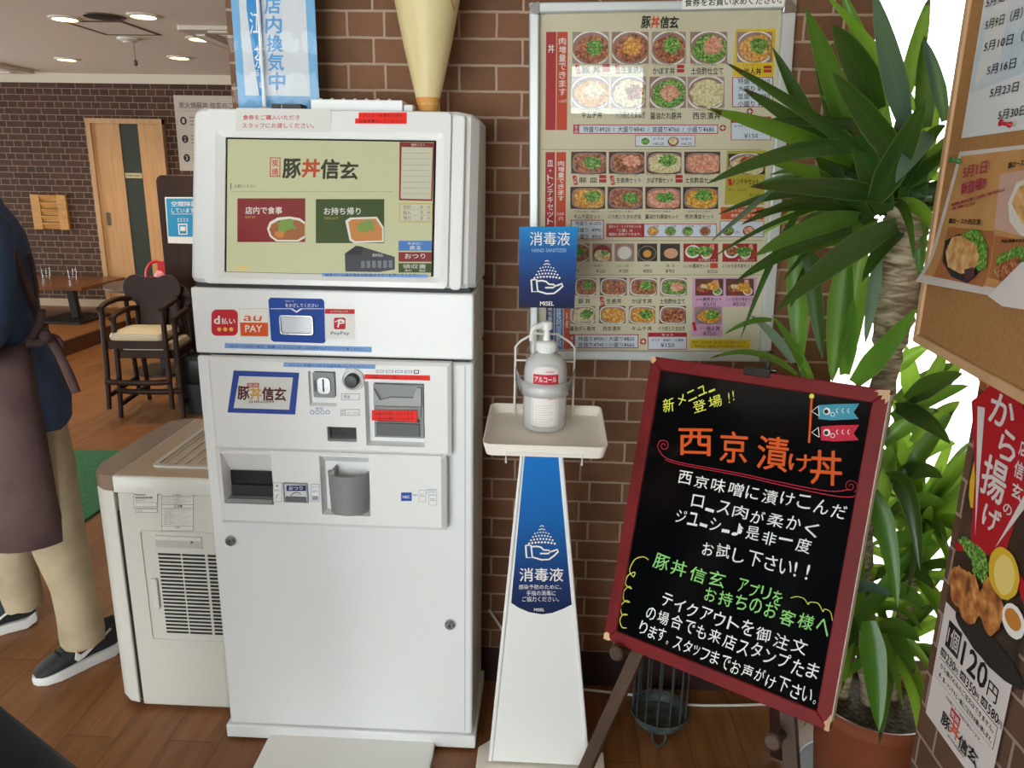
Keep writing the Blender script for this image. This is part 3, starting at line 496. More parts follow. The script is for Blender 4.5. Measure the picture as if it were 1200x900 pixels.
b = MB(); b.frame(HP, rr(A[0], A[1], A[2], A[3], .012), rr(S[0] - .022, S[1] - .016, S[2] + .02, S[3] + .016, .012), 0, .010, TW2, .012); b.frame(HP, rr(S[0] - .022, S[1] - .016, S[2] + .02, S[3] + .016, .012), rr(S[0], S[1], S[2], S[3], .003), 0, .012, TW2, .004); b.build('screen_bezel', TM, bevel=.0012)
b = MB(); b.plate(HP, rc(S[0], S[1], S[2], S[3]), -.001, .0015, mt('screen_black', '#101112', .12)); b.build('screen_panel', TM, bevel=.001)
b = MB(); b.plate(HP, rr(A[2] + .003, A[1] - .002, A[2] + .034, A[3] - .004, .012), -.002, .006, TW2); b.build('side_moulding', TM, bevel=.005, seg=3)
def scr(n, h, e=.52): return mt('screen_' + n, h, rough=.15, emit=e)
SB = scr('bg', '#D0D2A6'); SK = scr('ink', '#3A3A2C'); SR = scr('red', '#8A2A2C'); SG = scr('green', '#3E5226'); SW = scr('white', '#EDEBDD'); SBL = scr('blue', '#4A84C8'); SL = scr('list', '#D2D0B4'); SRE = scr('mid', '#C4502E'); SLN = scr('line', '#9A9C72'); SY = scr('yellow', '#C9B04A'); SBD = scr('building', '#45484E'); SBD2 = scr('building2', '#7E848C')
SFM = scr('food', '#A8683C'); SFG = scr('food_green', '#7FA04A'); SFO = scr('food_orange', '#D08A4A')
p = Print(HP, .00012, .0016); p.back = SB
X = lambda cx, cy: (210 + cx / 3.243, 100 + cy / 3.243)
def R_(x0, y0, x1, y1, m, L=1): p.rect(*X(x0, y0), *X(x1, y1), m, L)
def T_(t, x0, y0, x1, y1, m, L=3, bold=0): p.text(t, *X(x0, y0), *X(x1, y1), m, L, bold)
p.lpoly(rc(S[0] + .004, S[1] + .001, S[2] - .006, S[3] - .004), SB, 0)
a0, b0 = p.P.loc(*X(345, 352)); a1, b1 = p.P.loc(*X(680, 280)); shopmark(p, (a0, b0, a1 - a0, b1 - b0), 1, SK, SRE)
R_(196, 372, 199, 396, SK); T_('お選びください', 210, 378, 292, 390, SK); R_(196, 403, 810, 404.5, SLN)
R_(222, 430, 480, 596, SR); T_('店内で食事', 253, 462, 392, 490, SW, bold=.03); T_('EAT IN', 253, 497, 289, 506, SY)
R_(520, 433, 780, 600, SG); T_('お持ち帰り', 551, 465, 690, 493, SW, bold=.03); T_('TAKE OUT', 551, 501, 606, 510, SY)
for cx, cy, bx in ((408, 548, 0), (708, 552, 1)):
    def E(x, y, rx, ry, m, L, j=0): p.ell(*X(x, y), rx / 3.243, ry / 3.243, m, L, 24, j)
    if bx: p.poly([X(632, 515), X(650, 503), X(752, 500), X(778, 540), X(778, 596), X(665, 600), X(648, 590)], SW, 2); p.poly([X(643, 520), X(655, 510), X(748, 507), X(772, 545), X(772, 590), X(670, 593), X(655, 584)], SFO, 3)
    else: p.poly([X(335, 545), X(345, 520), X(375, 503), X(420, 499), X(460, 506), X(479, 520), X(479, 580), X(455, 594), X(370, 594), X(345, 575)], SW, 2); p.poly([X(343, 548), X(352, 528), X(380, 513), X(420, 508), X(455, 514), X(478, 528), X(478, 572), X(450, 588), X(375, 588), X(352, 572)], SFM, 3)
    E(cx + 2, cy - 14, 34, 24, SFG, 4, .25); E(cx + 22, cy + 14, 22, 16, SFO if bx else SFM, 5, .2); E(cx - 25, cy + 18, 18, 14, SFO, 5, .2)
p.poly([X(630, 640), X(672, 610), X(690, 612), X(820, 652), X(820, 700), X(760, 710), X(632, 708)], SBD, 1); p.poly([X(630, 640), X(672, 610), X(700, 616), X(690, 648)], scr('building3', '#2E3136'), 2)
for k in range(6): R_(692 + k * 21, 668 - k * .5, 706 + k * 21, 694, SBD2, 3)
T_('豚丼信玄', 735, 640, 775, 652, SW)
p.poly([X(838, 216), X(970, 219), X(962, 440), X(836, 437)], SR, 1); p.poly([X(846, 235), X(964, 237), X(957, 434), X(842, 431)], SL, 2); T_('選択リスト', 882, 222, 934, 232, SW)
for k in range(8): R_(848, 258 + k * 22, 956, 259.3 + k * 22, SLN, 3)
R_(837, 449, 963, 521, SY, 1); R_(840, 452, 960, 518, SL, 2)
for k, t in enumerate(('合計', '投入', '残り')): T_(t, 852, 456 + k * 21, 880, 470 + k * 21, SK); T_('0', 918, 457 + k * 21, 926, 469 + k * 21, SK); T_('円', 944, 460 + k * 21, 954, 469 + k * 21, SK); R_(848, 473 + k * 21, 956, 474 + k * 21, SLN, 3)
R_(834, 591, 960, 629, SBL); T_('飲食店に', 870, 597, 925, 606, SW); T_('戻る', 876, 609, 918, 626, SW, bold=.02); R_(834, 634, 960, 671, SR); T_('おつり', 858, 640, 935, 660, SW, bold=.02); R_(834, 676, 958, 712, SG); T_('領収書', 850, 680, 938, 697, SW); T_('発行', 858, 700, 884, 709, SW); T_('確認', 912, 700, 936, 709, SW)
p.ell(*X(242, 694), 28 / 3.243, 10 / 3.243, scr('mascot_blob', '#E8D08A'), 2, 20, .06)
p.make('screen_display', TM)
# stickers of the head
p = Print(HP, .0003, .0126); p.poly([X(225, 92), X(583, 97), X(581, 184), X(222, 178)], INK('paper', '#E2E0DC'), 0)
T_('食券をご購入いただき', 250, 119, 464, 138, INK('salmon', '#CF4A44'), 2, .02); T_('スタッフにお渡しください。', 248, 149, 518, 169, INK('salmon', '#CF4A44'), 2, .02); p.make('notice_sticker', TM)
FLU = INK('fluor_red', '#F5281E'); STR = INK('strip_blue', '#7FA6DE')
p = Print(HP, .0003, .0126); p.poly([X(687, 110), X(868, 110), X(868, 132), X(686, 132)], FLU, 1); p.poly([X(674, 131), X(868, 131), X(867, 152), X(673, 151)], FLU, 0); T_('メニューを選んでから', 705, 115, 852, 127, K, 3); T_('お金を購入してください', 690, 136, 852, 148, K, 3); p.make('red_tape', TM)
p = Print(HP, .0003, .0124); p.poly([X(546, 715), X(946, 720), X(944, 733), X(550, 727)], STR, 0); T_('相席がご入用の場合は飲食店ボタンを押してください。', 560, 717, 925, 729, INK('navy2', '#1E2E5A'), 2); p.make('blue_strip', TM)
# stickers of the payment panel
p = Print(F0, .0003, .0004); Y = lambda cx, cy: (240 + cx / 5.714, 340 + cy / 5.714)
def prr(x0, y0, x1, y1, r, m, L, sk=0):
    q = [p.P.loc(*Y(*c)) for c in ((x0, y1), (x1, y1), (x1, y0), (x0, y0))]; n = rr(0, 0, 1, (y1 - y0) / (x1 - x0), r / (x1 - x0)); h = (y1 - y0) / (x1 - x0)
    f = lambda u, v: tuple((q[0][i] * (1 - u) + q[1][i] * u) * (1 - v) + (q[3][i] * (1 - u) + q[2][i] * u) * v for i in (0, 1)); p.lpoly([f(u, v / h) for u, v in n], m, L)
def T5(t, x0, y0, x1, y1, m, L=3, bold=0): p.text(t, *Y(x0, y0), *Y(x1, y1), m, L, bold)
prr(45, 130, 222, 305, 35, INK('pay_red', '#C8202F'), 0); T5('d', 64, 172, 100, 225, WH, 2, .07); T5('払い', 112, 186, 204, 228, WH, 2, .03)
for k in range(3): p.ell(*Y(98 + 40 * k, 262), 2.4, 2.4, INK('pay_yellow', '#F2B54A'), 2)
prr(229, 121, 428, 313, 12, INK('pay_edge', '#D9D6D0'), 0); prr(233, 125, 424, 309, 10, WH, 1); p.poly([Y(236, 216), Y(424, 218), Y(424, 309), Y(242, 306)], INK('pay_orange', '#DE5414'), 2); T5('PAY', 272, 232, 385, 280, WH, 3, .03)
a, c = p.P.loc(*Y(258, 205)); a1, c1 = p.P.loc(*Y(372, 152)); p.lglyph('au', a, c, a1 - a, c1 - c, INK('pay_orange'), 3, .01, 0, .3)
p.make('payment_sticker', TM)
p = Print(F0, .0003, .0004); prr(803, 125, 1006, 331, 12, WH, 0); p.poly([Y(806, 125), Y(1004, 128), Y(1004, 159), Y(804, 157)], INK('pay_red'), 1); T5('スマホで払えます', 840, 136, 962, 150, WH, 2); prr(865, 184, 943, 262, 12, INK('pay_red'), 1)
a, c = p.P.loc(*Y(888, 248)); a1, c1 = p.P.loc(*Y(928, 195)); p.lglyph('P', a, c, a1 - a, c1 - c, WH, 2, .02, 0, .2); p.stroke([Y(872, 212), Y(895, 202), Y(925, 208), Y(934, 222)], 1.2, WH, 2); T5('PayPay', 845, 276, 968, 304, K, 2); p.make('payment_sticker', TM)
p = Print(F0, .0003, .0004); p.poly([Y(440, 50), Y(785, 58), Y(800, 75), Y(808, 345), Y(795, 356), Y(460, 345), Y(444, 332), Y(426, 66)], INK('reader_blue', '#1646A0'), 0); T5('をかざしてください', 540, 88, 760, 116, WH, 2, .02); T5('QRコード', 540, 68, 600, 80, WH, 2); p.rect(*Y(440, 122), *Y(796, 126), WH, 2); p.poly([Y(572, 123), Y(655, 126), Y(614, 152)], WH, 2); p.poly([Y(586, 120), Y(641, 122), Y(614, 140)], INK('reader_blue'), 3); p.make('reader_sticker', TM)
p = Print(F0, .0003, .0004); p.poly([Y(135, 354), Y(1118, 380), Y(1118, 416), Y(134, 388)], STR, 0); p.line('QRコード決済の場合、誤購入による払い戻しは出来かねますのでご了承ください。', Y(165, 383), Y(1080, 406), 3.2, INK('navy2'), 2); p.make('blue_strip', TM)
a0, z0 = F0.loc(*Y(507, 296)); a1, z1 = F0.loc(*Y(727, 168)); b = MB(); b.frame(F0, rr(a0, z0, a1, z1, .008), rr(a0 + .005, z0 + .005, a1 - .005, z1 - .005, .005), .001, .006, SIL); b.plate(F0, rr(a0 + .005, z0 + .005, a1 - .005, z1 - .005, .005), .001, .003, mt('reader_glass', '#D6DAE0', .12)); b.build('code_reader', TM, bevel=.001)
# coin panel
def holed(mb, P, a0, b0, a1, b1, holes, d, ch, m):
    A0, B0, A1, B1 = a0 + ch, b0 + ch, a1 - ch, b1 - ch; xs = sorted({A0, A1, *[h[0] for h in holes], *[h[2] for h in holes]}); ys = sorted({B0, B1, *[h[1] for h in holes], *[h[3] for h in holes]})
    for i in range(len(xs) - 1):
        for j in range(len(ys) - 1):
            cx, cy = (xs[i] + xs[i + 1]) / 2, (ys[j] + ys[j + 1]) / 2
            if not any(h[0] < cx < h[2] and h[1] < cy < h[3] for h in holes): mb.add([P.w(a, c, d) for a, c in rc(xs[i], ys[j], xs[i + 1], ys[j + 1])], [(0, 1, 2, 3)], m)
    o = rc(a0, b0, a1, b1); q = rc(A0, B0, A1, B1); vs = [P.w(*c, 0) for c in o] + [P.w(*c, d - ch * .9) for c in o] + [P.w(*c, d) for c in q]
    mb.add(vs, [(k, (k + 1) % 4, 4 + (k + 1) % 4, 4 + k) for k in range(4)] + [(4 + k, 4 + (k + 1) % 4, 8 + (k + 1) % 4, 8 + k) for k in range(4)], m)
    for h in holes:                                # (a0, b0, a1, b1, depth, inset left, bottom, right, top, back material)
        o = rc(*h[:4]); q = rc(h[0] + h[5], h[1] + h[6], h[2] - h[7], h[3] - h[8]); mb.add([P.w(*c, d) for c in o] + [P.w(*c, d - h[4]) for c in q], [(k, (k + 1) % 4, 4 + (k + 1) % 4, 4 + k) for k in range(4)], m); mb.add([P.w(*c, d - h[4]) for c in q], [(0, 1, 2, 3)], h[9])
CP = Panel((0, 1.832, 0), (1, 0, 0), (0, 0, 1)); dC = YF - 1.832
def cb(x0, y0, x1, y1): a0, b0 = CP.loc(x0, max(y0, y1)); a1, b1 = CP.loc(x1, min(y0, y1)); return a0, b0, a1, b1
ca0, _, ca1, cb1 = cb(249, 500, 528, 426.5); _, crease, _, _ = cb(249, 524, 528, 430); _, cb0, _, _ = cb(260, 612, 525, 520)
bill = cb(429.5, 522, 497, 449); coin = cb(363, 475.5, 393, 435.5); slot = cb(384, 517, 417.5, 501)
b = MB(); UP = Panel((0, YF, 0), (1, 0, 0), (0, 0, 1)); holed(b, UP, ca0, crease - .004, ca1, cb1, [bill + (.022, .005, .006, .005, .004, TW2), coin + (.012, .003, .006, .003, .003, TW2), slot + (.02, .001, .001, .001, .001, BK)], dC, .008, TW2); b.build('coin_panel', TM, ang=20)
LP = Panel((0, 1.822, 0), (1, 0, 0), (0, 0, 1)); dL = YF - 1.822
def lb(x0, y0, x1, y1): a0, b0 = LP.loc(x0, max(y0, y1)); a1, b1 = LP.loc(x1, min(y0, y1)); return a0, b0, a1, b1
tray = lb(263, 589.5, 317, 528); cup = lb(377.5, 603, 432, 534)
b = MB(); holed(b, UP, ca0 + .002, cb0, ca1 - .012, crease, [tray + (.034, .01, .003, .002, .07, BK), cup + (.03, .006, .004, .004, .03, TW2)], dL, .012, TW2); b.build('dispenser_panel', TM, ang=20)
q = lb(268, 588, 317, 557); b = MB(); b.plate(LP, rc(q[0], q[1], q[2], q[3]), -.03, -.026, BK); b.plate(LP, rc(q[0], q[1], q[2], q[1] + .01), -.026, .002, GR); b.plate(LP, [(q[0] + .004, q[1] + .01), (q[2] - .004, q[1] + .01), (q[2] - .004, q[1] + .04), (q[0] + .004, q[1] + .04)], -.026, -.02, mt('slot_flap', '#26282A', .35)); b.build('receipt_slot', TM, smooth=False)
# coin cup: a half-round grey bowl
a0, z0 = LP.loc(383.5, 600.5); a1, z1 = LP.loc(431, 557); cx = (a0 + a1) / 2; rx = (a1 - a0) / 2; b = MB(); rings = []
for z, k in ((z0, .93), (z1, 1.0)): rings.append((z, k))
oc = lambda z, k, y0: [Vector((cx + rx * k * math.cos(t), y0 - .05 * k * math.sin(t), z)) for t in [math.pi * i / 18 for i in range(19)]]
O0, O1, I1, I0 = oc(z0, .92, 1.85), oc(z1, 1, 1.85), oc(z1, .9, 1.85), oc(z0 + .008, .84, 1.85)
b.sheet([O0, O1, I1, I0], GR); b.add(O0 + [], [list(range(19))], GR); b.add(I0 + [], [list(range(19))], GRD); b.build('coin_cup', TM, ang=30)
b = MB(); b.plate(Panel((0, 1.845, 0), (1, 0, 0), (0, 0, 1)), [(a0 + .008, z1), (a0 + .026, z1), (a0 + .026, z1 + .012), (a0 + .022, z1 + .016)], -.004, .03, GR); b.build('cup_flap', TM, smooth=False)
# bill unit
q = cb(438.5, 513, 495.5, 452.5); P = Panel((0, 1.85, 0), (1, 0, 0), (0, 0, 1)); w = q[2] - q[0]; h = q[3] - q[1]; b = MB()
b.plate(P, rc(*q), -.006, .012, GR); b.plate(P, [(q[0] + .004, q[1] + h * .62), (q[2] - .004, q[1] + h * .62), (q[2] - .004, q[3] - .004), (q[2] - w * .12, q[3] - .004), (q[2] - w * .2, q[1] + h * .78), (q[0] + w * .35, q[1] + h * .78), (q[0] + w * .14, q[1] + h * .72), (q[0] + .004, q[3] - .01)], .012, .022, mt('bill_light', '#A2A4A4', .4)); b.plate(P, rc(q[0] + .004, q[1] + h * .4, q[2] - .006, q[1] + h * .6), .012, .017, GR); b.plate(P, rc(q[0] + .01, q[1] + h * .3, q[2] - .01, q[1] + h * .36), .012, .0135, BK); b.plate(P, rc(q[0] + .006, q[1] + .006, q[2] - .01, q[1] + h * .28), .012, .018, GRD); b.build('bill_slot', TM, bevel=.0015)
p = Print(P, .0003, .0226); p.poly([(438, 477.5), (490.5, 478), (490.5, 491.5), (438, 489.5)], FLU, 0); p.text('小銭が不足しております', 441, 480, 486, 483.5, K, 2); p.text('ご協力お願いいたします', 441, 485.5, 487, 489, K, 2); p.make('red_tape', TM)
# coin slot unit
q = cb(368, 465, 392, 436.5); b = MB(); b.plate(CP, rr(*q, .004), -.012, .004, GR); b.plate(CP, rr(q[0] + .012, q[1] + .01, q[2] - .01, q[3] - .012, .012), .004, .008, SIL); cx = (q[0] + q[2]) / 2; b.plate(CP, rc(cx - .002, q[1] + .016, cx + .002, q[3] - .016), .008, .0092, BK); b.plate(CP, rr(q[0] + .003, q[1] + .016, q[0] + .008, q[3] - .02, .002), .004, .007, GRD); b.build('coin_slot', TM, bevel=.001)
a, z = CP.loc(413.5, 444.5); b = MB(); b.lathe([(.03, 0), (.029, .006), (.024, .009), (.022, .003), (0, .003)], (a, 1.832, z), TW2, 32, (0, -1, 0)); b.lathe([(.0175, .001), (.0175, .022), (.015, .026), (0, .027)], (a + .001, 1.832, z), mt('button_black', '#1B1C1E', .35), 28, (0, -1, 0)); b.build('call_button', TM)
p = Print(CP, .0004, .0008); p.poly([(274, 434), (350.7, 436.7), (346, 485.7), (266.7, 483.3)], INK('frame_blue', '#2B479A'), 0); p.poly([(280.5, 440.5), (343.5, 442.3), (339, 480), (274, 478)], INK('logo_white', '#DADAD6'), 1); p.back = INK('logo_white')
p.rect(290, 448.5, 304, 454, INK('seal', '#C2504A'), 3); p.text('炭焼', 291, 449, 303, 453.5, p.back, 4)
a0, b0 = CP.loc(279, 467.5); a1, b1 = CP.loc(335, 454)
for i, (ch, m) in enumerate((('豚', INK('logo_maroon', '#5E2A26')), ('丼', INK('logo_gold', '#D8A05A')), ('信', INK('logo_maroon')), ('玄', INK('logo_maroon')))): p.lglyph(ch, a0 + (a1 - a0) * .25 * i, b0, (a1 - a0) * .235, (b1 - b0), m, 3, .07, -.03, .06)
p.text('SHINGEN', 292, 469, 321, 472, INK('logo_maroon'), 3, .01); p.make('shop_plate', TM)
p = Print(CP, .0003, .0004); p.poly([(333, 424.5), (440, 427), (440, 432), (332.5, 429.5)], STR, 8); p.line('メニューを選んでからお金を投入してください。', (339, 428.8), (433, 431), 2.8, INK('navy2'), 10); p.make('blue_strip', TM)
p = Print(CP, .0003, .0004); p.poly([(427.5, 438.5), (504, 440), (504, 446), (427, 444)], FLU, 0); p.line('小銭から先に投入してください。', (433, 443.3), (498, 444.5), 2.8, K, 2); p.make('red_tape', TM)
IB = INK('icon_blue', '#5E86C8'); ILB = INK('icon_grey', '#8E9AB0')
p = Print(CP, .0003, .0004)
for k in range(4): p.rect(441 + k * 11, 433.5 + k * .2, 450 + k * 11, 436.5 + k * .2, ILB); p.rect(442 + k * 11, 434.2 + k * .2, 449 + k * 11, 435.8 + k * .2, WH, 2)
p.rect(485, 433.5, 491, 438, K); p.rect(486, 434.3, 490, 437, WH, 2); p.make('note_icon_sticker', TM); p = Print(CP, .0003, .0004)
for k in range(4): p.ell(366 + k * 6, 483, 2.5, 2.5, IB); p.ell(366 + k * 6, 483, 1.8, 1.8, WH, 2)
p.text('硬貨', 370, 477, 379, 480, IB); p.make('coin_icon_sticker', TM); p = Print(CP, .0003, .0004); p.box_line(400, 461, 421.5, 468.5, .6, ILB, WH); p.text('呼出', 403, 462.5, 410, 467, K, 3); p.make('call_icon_sticker', TM); p = Print(CP, .0003, .0004); p.box_line(399, 479.5, 421.5, 487, .6, ILB, WH); p.text('口', 401, 481, 405, 485.5, K, 3); p.text('カードお札', 407, 482, 420, 485.5, ILB, 3); p.make('icon_sticker', TM)
p = Print(LP, .0003, .0004); p.box_line(320, 565.5, 330.5, 588, .5, ILB, WH); p.text('券', 323, 567.5, 327, 571, K, 3); p.text('食券口', 321.5, 573, 329, 576, ILB, 3); p.stroke([(324, 584), (325, 580), (327, 579)], .8, IB, 3); p.make('icon_sticker', TM); p = Print(LP, .0003, .0004); p.box_line(364.5, 567, 374.5, 588, .5, IB, WH); p.text('おつり', 366, 569, 373, 572, IB, 3); p.text('返却口', 366, 574, 373, 577, IB, 3); p.rect(366, 581, 373, 586, ILB, 3); p.make('icon_sticker', TM)
q = lb(333, 588, 361, 566); b = MB(); b.frame(LP, rr(*q, .003), rr(q[0] + .004, q[1] + .004, q[2] - .004, q[3] - .004, .002), 0, .004, GR); b.plate(LP, rc(q[0] + .004, q[1] + .004, q[2] - .004, q[3] - .004), 0, .002, INK('lever_white', '#D8DADC')); b.plate(LP, rr(q[0] + .006, q[1] + .003, q[2] - .006, q[1] + .017, .002), .002, .006, GRD); b.build('change_lever', TM, bevel=.0008)
p = Print(LP, .0003, .0022); p.rect(336, 568.5, 359, 575, NAVY); p.text('おつり', 339, 569.5, 355, 574, WH, 2, .02); p.stroke([(341, 580.5), (345, 577), (350, 576.5), (353, 579)], .9, K, 2); p.make('change_label', TM)
p = Print(LP, .0003, .0004); p.rect(470, 577, 482.5, 587, INK('nec_blue', '#1F4FA3')); p.text('NEC', 472, 580.5, 480.5, 583.8, WH, 2, .05); p.text('NEC', 484, 579, 490, 581, INK('nec_blue'), 1)
for x0, y0, x1, y1 in ((491, 574, 499, 588), (500, 573, 512, 579), (502.5, 580, 512, 592)): p.box_line(x0, y0, x1, y1, .4, ILB, WH, 1); p.rect(x0 + 1.5, (y0 + y1) / 2, x1 - 1.5, (y0 + y1) / 2 + .6, ILB, 3); p.rect(x0 + 1.5, (y0 + y1) / 2 - 2, x1 - 2, (y0 + y1) / 2 - 1.4, ILB, 3)
p.make('maker_sticker', TM)
# flat panel on the floor in front of the machine
b = MB(); P = Panel((-.525, 1.0, 0), (1, 0, 0), (0, 1, 0)); b.plate(P, rr(-.243, .3, .24, .905, .008), .001, .022, mt('board_white', '#F2F1EE', .4)); b.plate(P, rr(-.238, .305, .236, .9, .006), .022, .024, mt('board_white')); tag(b.build('floor_panel', origin=(-.525, 1.6, 0), bevel=.002), 'flat white panel lying on the floor under the ticket machine', 'panel')
# ---- things on top of the machine
r = thing('mini_banner', 'small blue and white vertical banner in a clear sleeve on top of the machine', 'banner', (-.745, 2.09, 1.748)); BP = Panel((0, 2.085, 0), (1, 0, 0), (0, 0, 1))
BL = INK('banner_blue', '#77AED6'); BL2 = INK('banner_deep', '#2F88C6'); BG = INK('banner_grey', '#D5D6D8'); z0 = 1.757
b = MB(); xl, _ = BP.loc(279, 118); xr, _ = BP.loc(374, 118); zt = 2.26; b.plate(BP, rc(xl, z0, xr, zt), -.002, 0, BL); b.build('cloth', r, smooth=False)
p = Print(BP, .0004, .0003); xi0, xi1 = BP.loc(284, 60)[0], BP.loc(361, 60)[0]; p.lpoly(rc(xi0, BP.loc(300, 112)[1], xi1, zt - .02), BG, 0)
p.poly([(288, -60), (306, -60), (306, 0), (311.5, 112), (304, 112), (295, 55), (289, 10)], BL2, 1)
p.text('江', 293, 14, 305, 40, WH, 2, .01); p.text('茶', 298.5, 54, 310, 80, WH, 2, .01); p.text('日', 300, 82, 303, 89, WH, 2); p.text('営', 304, 96, 308.5, 103, WH, 2)
for k, ch in enumerate('店内換気中'): p.text(ch, 310.5 + k * 1.3, -3 + k * 22, 328.5 + k * 1.3, 16 + k * 22 + (1 if k else 0), INK('banner_text', '#5C9ED0'), 2, .05)
p.make('banner_print', r)
b = MB(); b.tube([(-.742, 2.07, 1.752), (-.742, 2.07, 2.3)], .0045, mt('pole_white', '#ECECEA', .3), 10); b.lathe([(.03, 0), (.03, .006), (.01, .012), (0, .012)], (-.742, 2.07, 1.751), mt('pole_white'), 20); b.build('pole', r)
b = MB(); b.sheet([[Vector((xl - .006 + (xr - xl + .014) * i / 16, 2.063 + .004 * math.sin(i * 1.7 + j * .8) + .003 * math.sin(j * 2.1), z0 + .002 + (zt - z0) * j / 14)) for i in range(17)] for j in range(15)], thin('clear_film', (.98, .99, 1, 1), .5, .05)); b.build('clear_sleeve', r, solid=False)
b = MB(); b.box(-.70, -.625, 2.0, 2.05, 1.75, 1.766, mt('device_black', '#2A2B2D', .5)); b.box(-.675, -.672, 1.999, 2.0, 1.752, 1.764, GR); tag(b.build('black_device', origin=(-.66, 2.02, 1.75), bevel=.002), 'small black device on top of the machine in front of the banner', 'device')
b = MB(); b.box(-.60, -.37, 2.0, 2.14, 1.749, 1.778, TW); b.box(-.37, -.346, 2.01, 2.14, 1.749, 1.769, TW)
for k in range(7): b.lathe([(.006, 0), (.004, .004), (0, .005)], (-.58 + k * .029, 2.02, 1.778), TW, 10)
tag(b.build('router_box', origin=(-.48, 2.07, 1.749), bevel=.005), 'low white plastic box on top of the machine between banner and cone', 'box')
r = thing('wrapped_cone', 'cream coloured rolled cone standing tip down on top of the machine', 'cone', (-.315, 2.06, 1.754)); CN = noisy('cone_cream', [(.3, '#DDC88E'), (.6, '#E6D6A2'), (.8, '#D8BE7C')], 3, .45, stretch=(6, 6, .5))
b = MB(); b.lathe([(0, .004), (.024, .004), (.03, .03), (.06, .16), (.088, .3), (.115, .46), (.11, .46), (0, .05)], (-.315, 2.06, 1.754), CN, 40); b.build('cone_body', r)
b = MB(); b.lathe([(.0215, .0), (.0245, .002), (.0275, .018), (.0315, .034), (.029, .034), (.02, .004)], (-.315, 2.06, 1.755), noisy('cone_tip', [(.3, '#D98A3C'), (.7, '#E0A85A')], 20, .5), 32); b.build('orange_tip', r)
pts = []
for k in range(20): t = -.55 + 1.15 * k / 19; z = .24 + .2 * (1 - k / 19) ** 1.4 + .0; rad = .0245 + (z - .01) * .2035 + .002; pts.append((-.315 + rad * math.sin(1.25 - 1.5 * (1 - k / 19)), 2.06 - rad * math.cos(1.25 - 1.5 * (1 - k / 19)), 1.75 + z))
b = MB(); b.tube(pts, .0028, mt('cone_edge', '#C08A3A', .5), 8); b.build('overlap_edge', r)
b = MB(); b.box(-.293, -.288, 2.075, 2.08, 1.75, 1.79, WHT); b.lathe([(.014, 0), (.014, .004), (0, .005)], (-.2905, 2.0775, 1.749), WHT, 16); b.build('support_pin', r)
# ================================================================ hand sanitiser stand
r = thing('sanitizer_stand', 'slim white hand sanitizer stand with blue sign plate between the machine and the chalkboard', 'sanitizer stand', (.005, 1.82, 0))
SW_ = mt('stand_white', '#ECECEA', .35, coat=.15); SCR = mt('stand_cream', '#F4EDE0', .4); SY0 = 1.8
b = MB(); P = Panel((.01, 1.74, 0), (1, 0, 0), (0, 1, 0)); b.plate(P, [(-.17, -.1), (-.15, -.13), (.17, -.13), (.19, -.1), (.19, .12), (.15, .16), (-.13, .16), (-.17, .12)], .001, .012, SCR); b.build('base_plate', r, bevel=.003)
C0 = Panel((0, SY0, 0), (1, 0, 0), (0, 0, 1))
bl, br, tl, tr = (-.1265, .02), (.158, .02), (-.0535, .948), (.0505, .948)
lerp2 = lambda p, q, t: (p[0] + (q[0] - p[0]) * t, p[1] + (q[1] - p[1]) * t)
b = MB(); b.plate(C0, [bl, br, tr, tl], -.05, -.004, SW_); b.build('column', r, bevel=.006)
b = MB()
for p0, p1, sg in ((bl, tl, 1), (br, tr, -1)): b.plate(C0, [p0, (p0[0] + sg * .012, p0[1]), (p1[0] + sg * .008, p1[1]), p1], -.004, .006, SW_)
b.build('column_rim', r, bevel=.003)
b = MB(); b.plate(C0, [(bl[0] + .012, bl[1]), (br[0] - .012, br[1]), (tr[0] - .008, tr[1]), (tl[0] + .008, tl[1])], -.004, .0015, SW_); b.build('front_panel', r, smooth=False)
def gradmat(name, stops, z0, z1):
    m, nt, bs, _ = newmat(name); g = nt.nodes.new('ShaderNodeNewGeometry'); s = nt.nodes.new('ShaderNodeSeparateXYZ'); mr = nt.nodes.new('ShaderNodeMapRange'); rp = nt.nodes.new('ShaderNodeValToRGB')
    mr.inputs['From Min'].default_value = z0; mr.inputs['From Max'].default_value = z1; e = rp.color_ramp.elements
    while len(e) < len(stops): e.new(.5)
    for k, (p, h) in enumerate(stops): e[k].position = p; e[k].color = lin(h)
    nt.links.new(g.outputs['Position'], s.inputs[0]); nt.links.new(s.outputs[2], mr.inputs['Value']); nt.links.new(mr.outputs[0], rp.inputs[0]); nt.links.new(rp.outputs[0], bs.inputs['Base Color']); bs.inputs['Roughness'].default_value = .5; bs.inputs['Specular IOR Level'].default_value = .2; return m
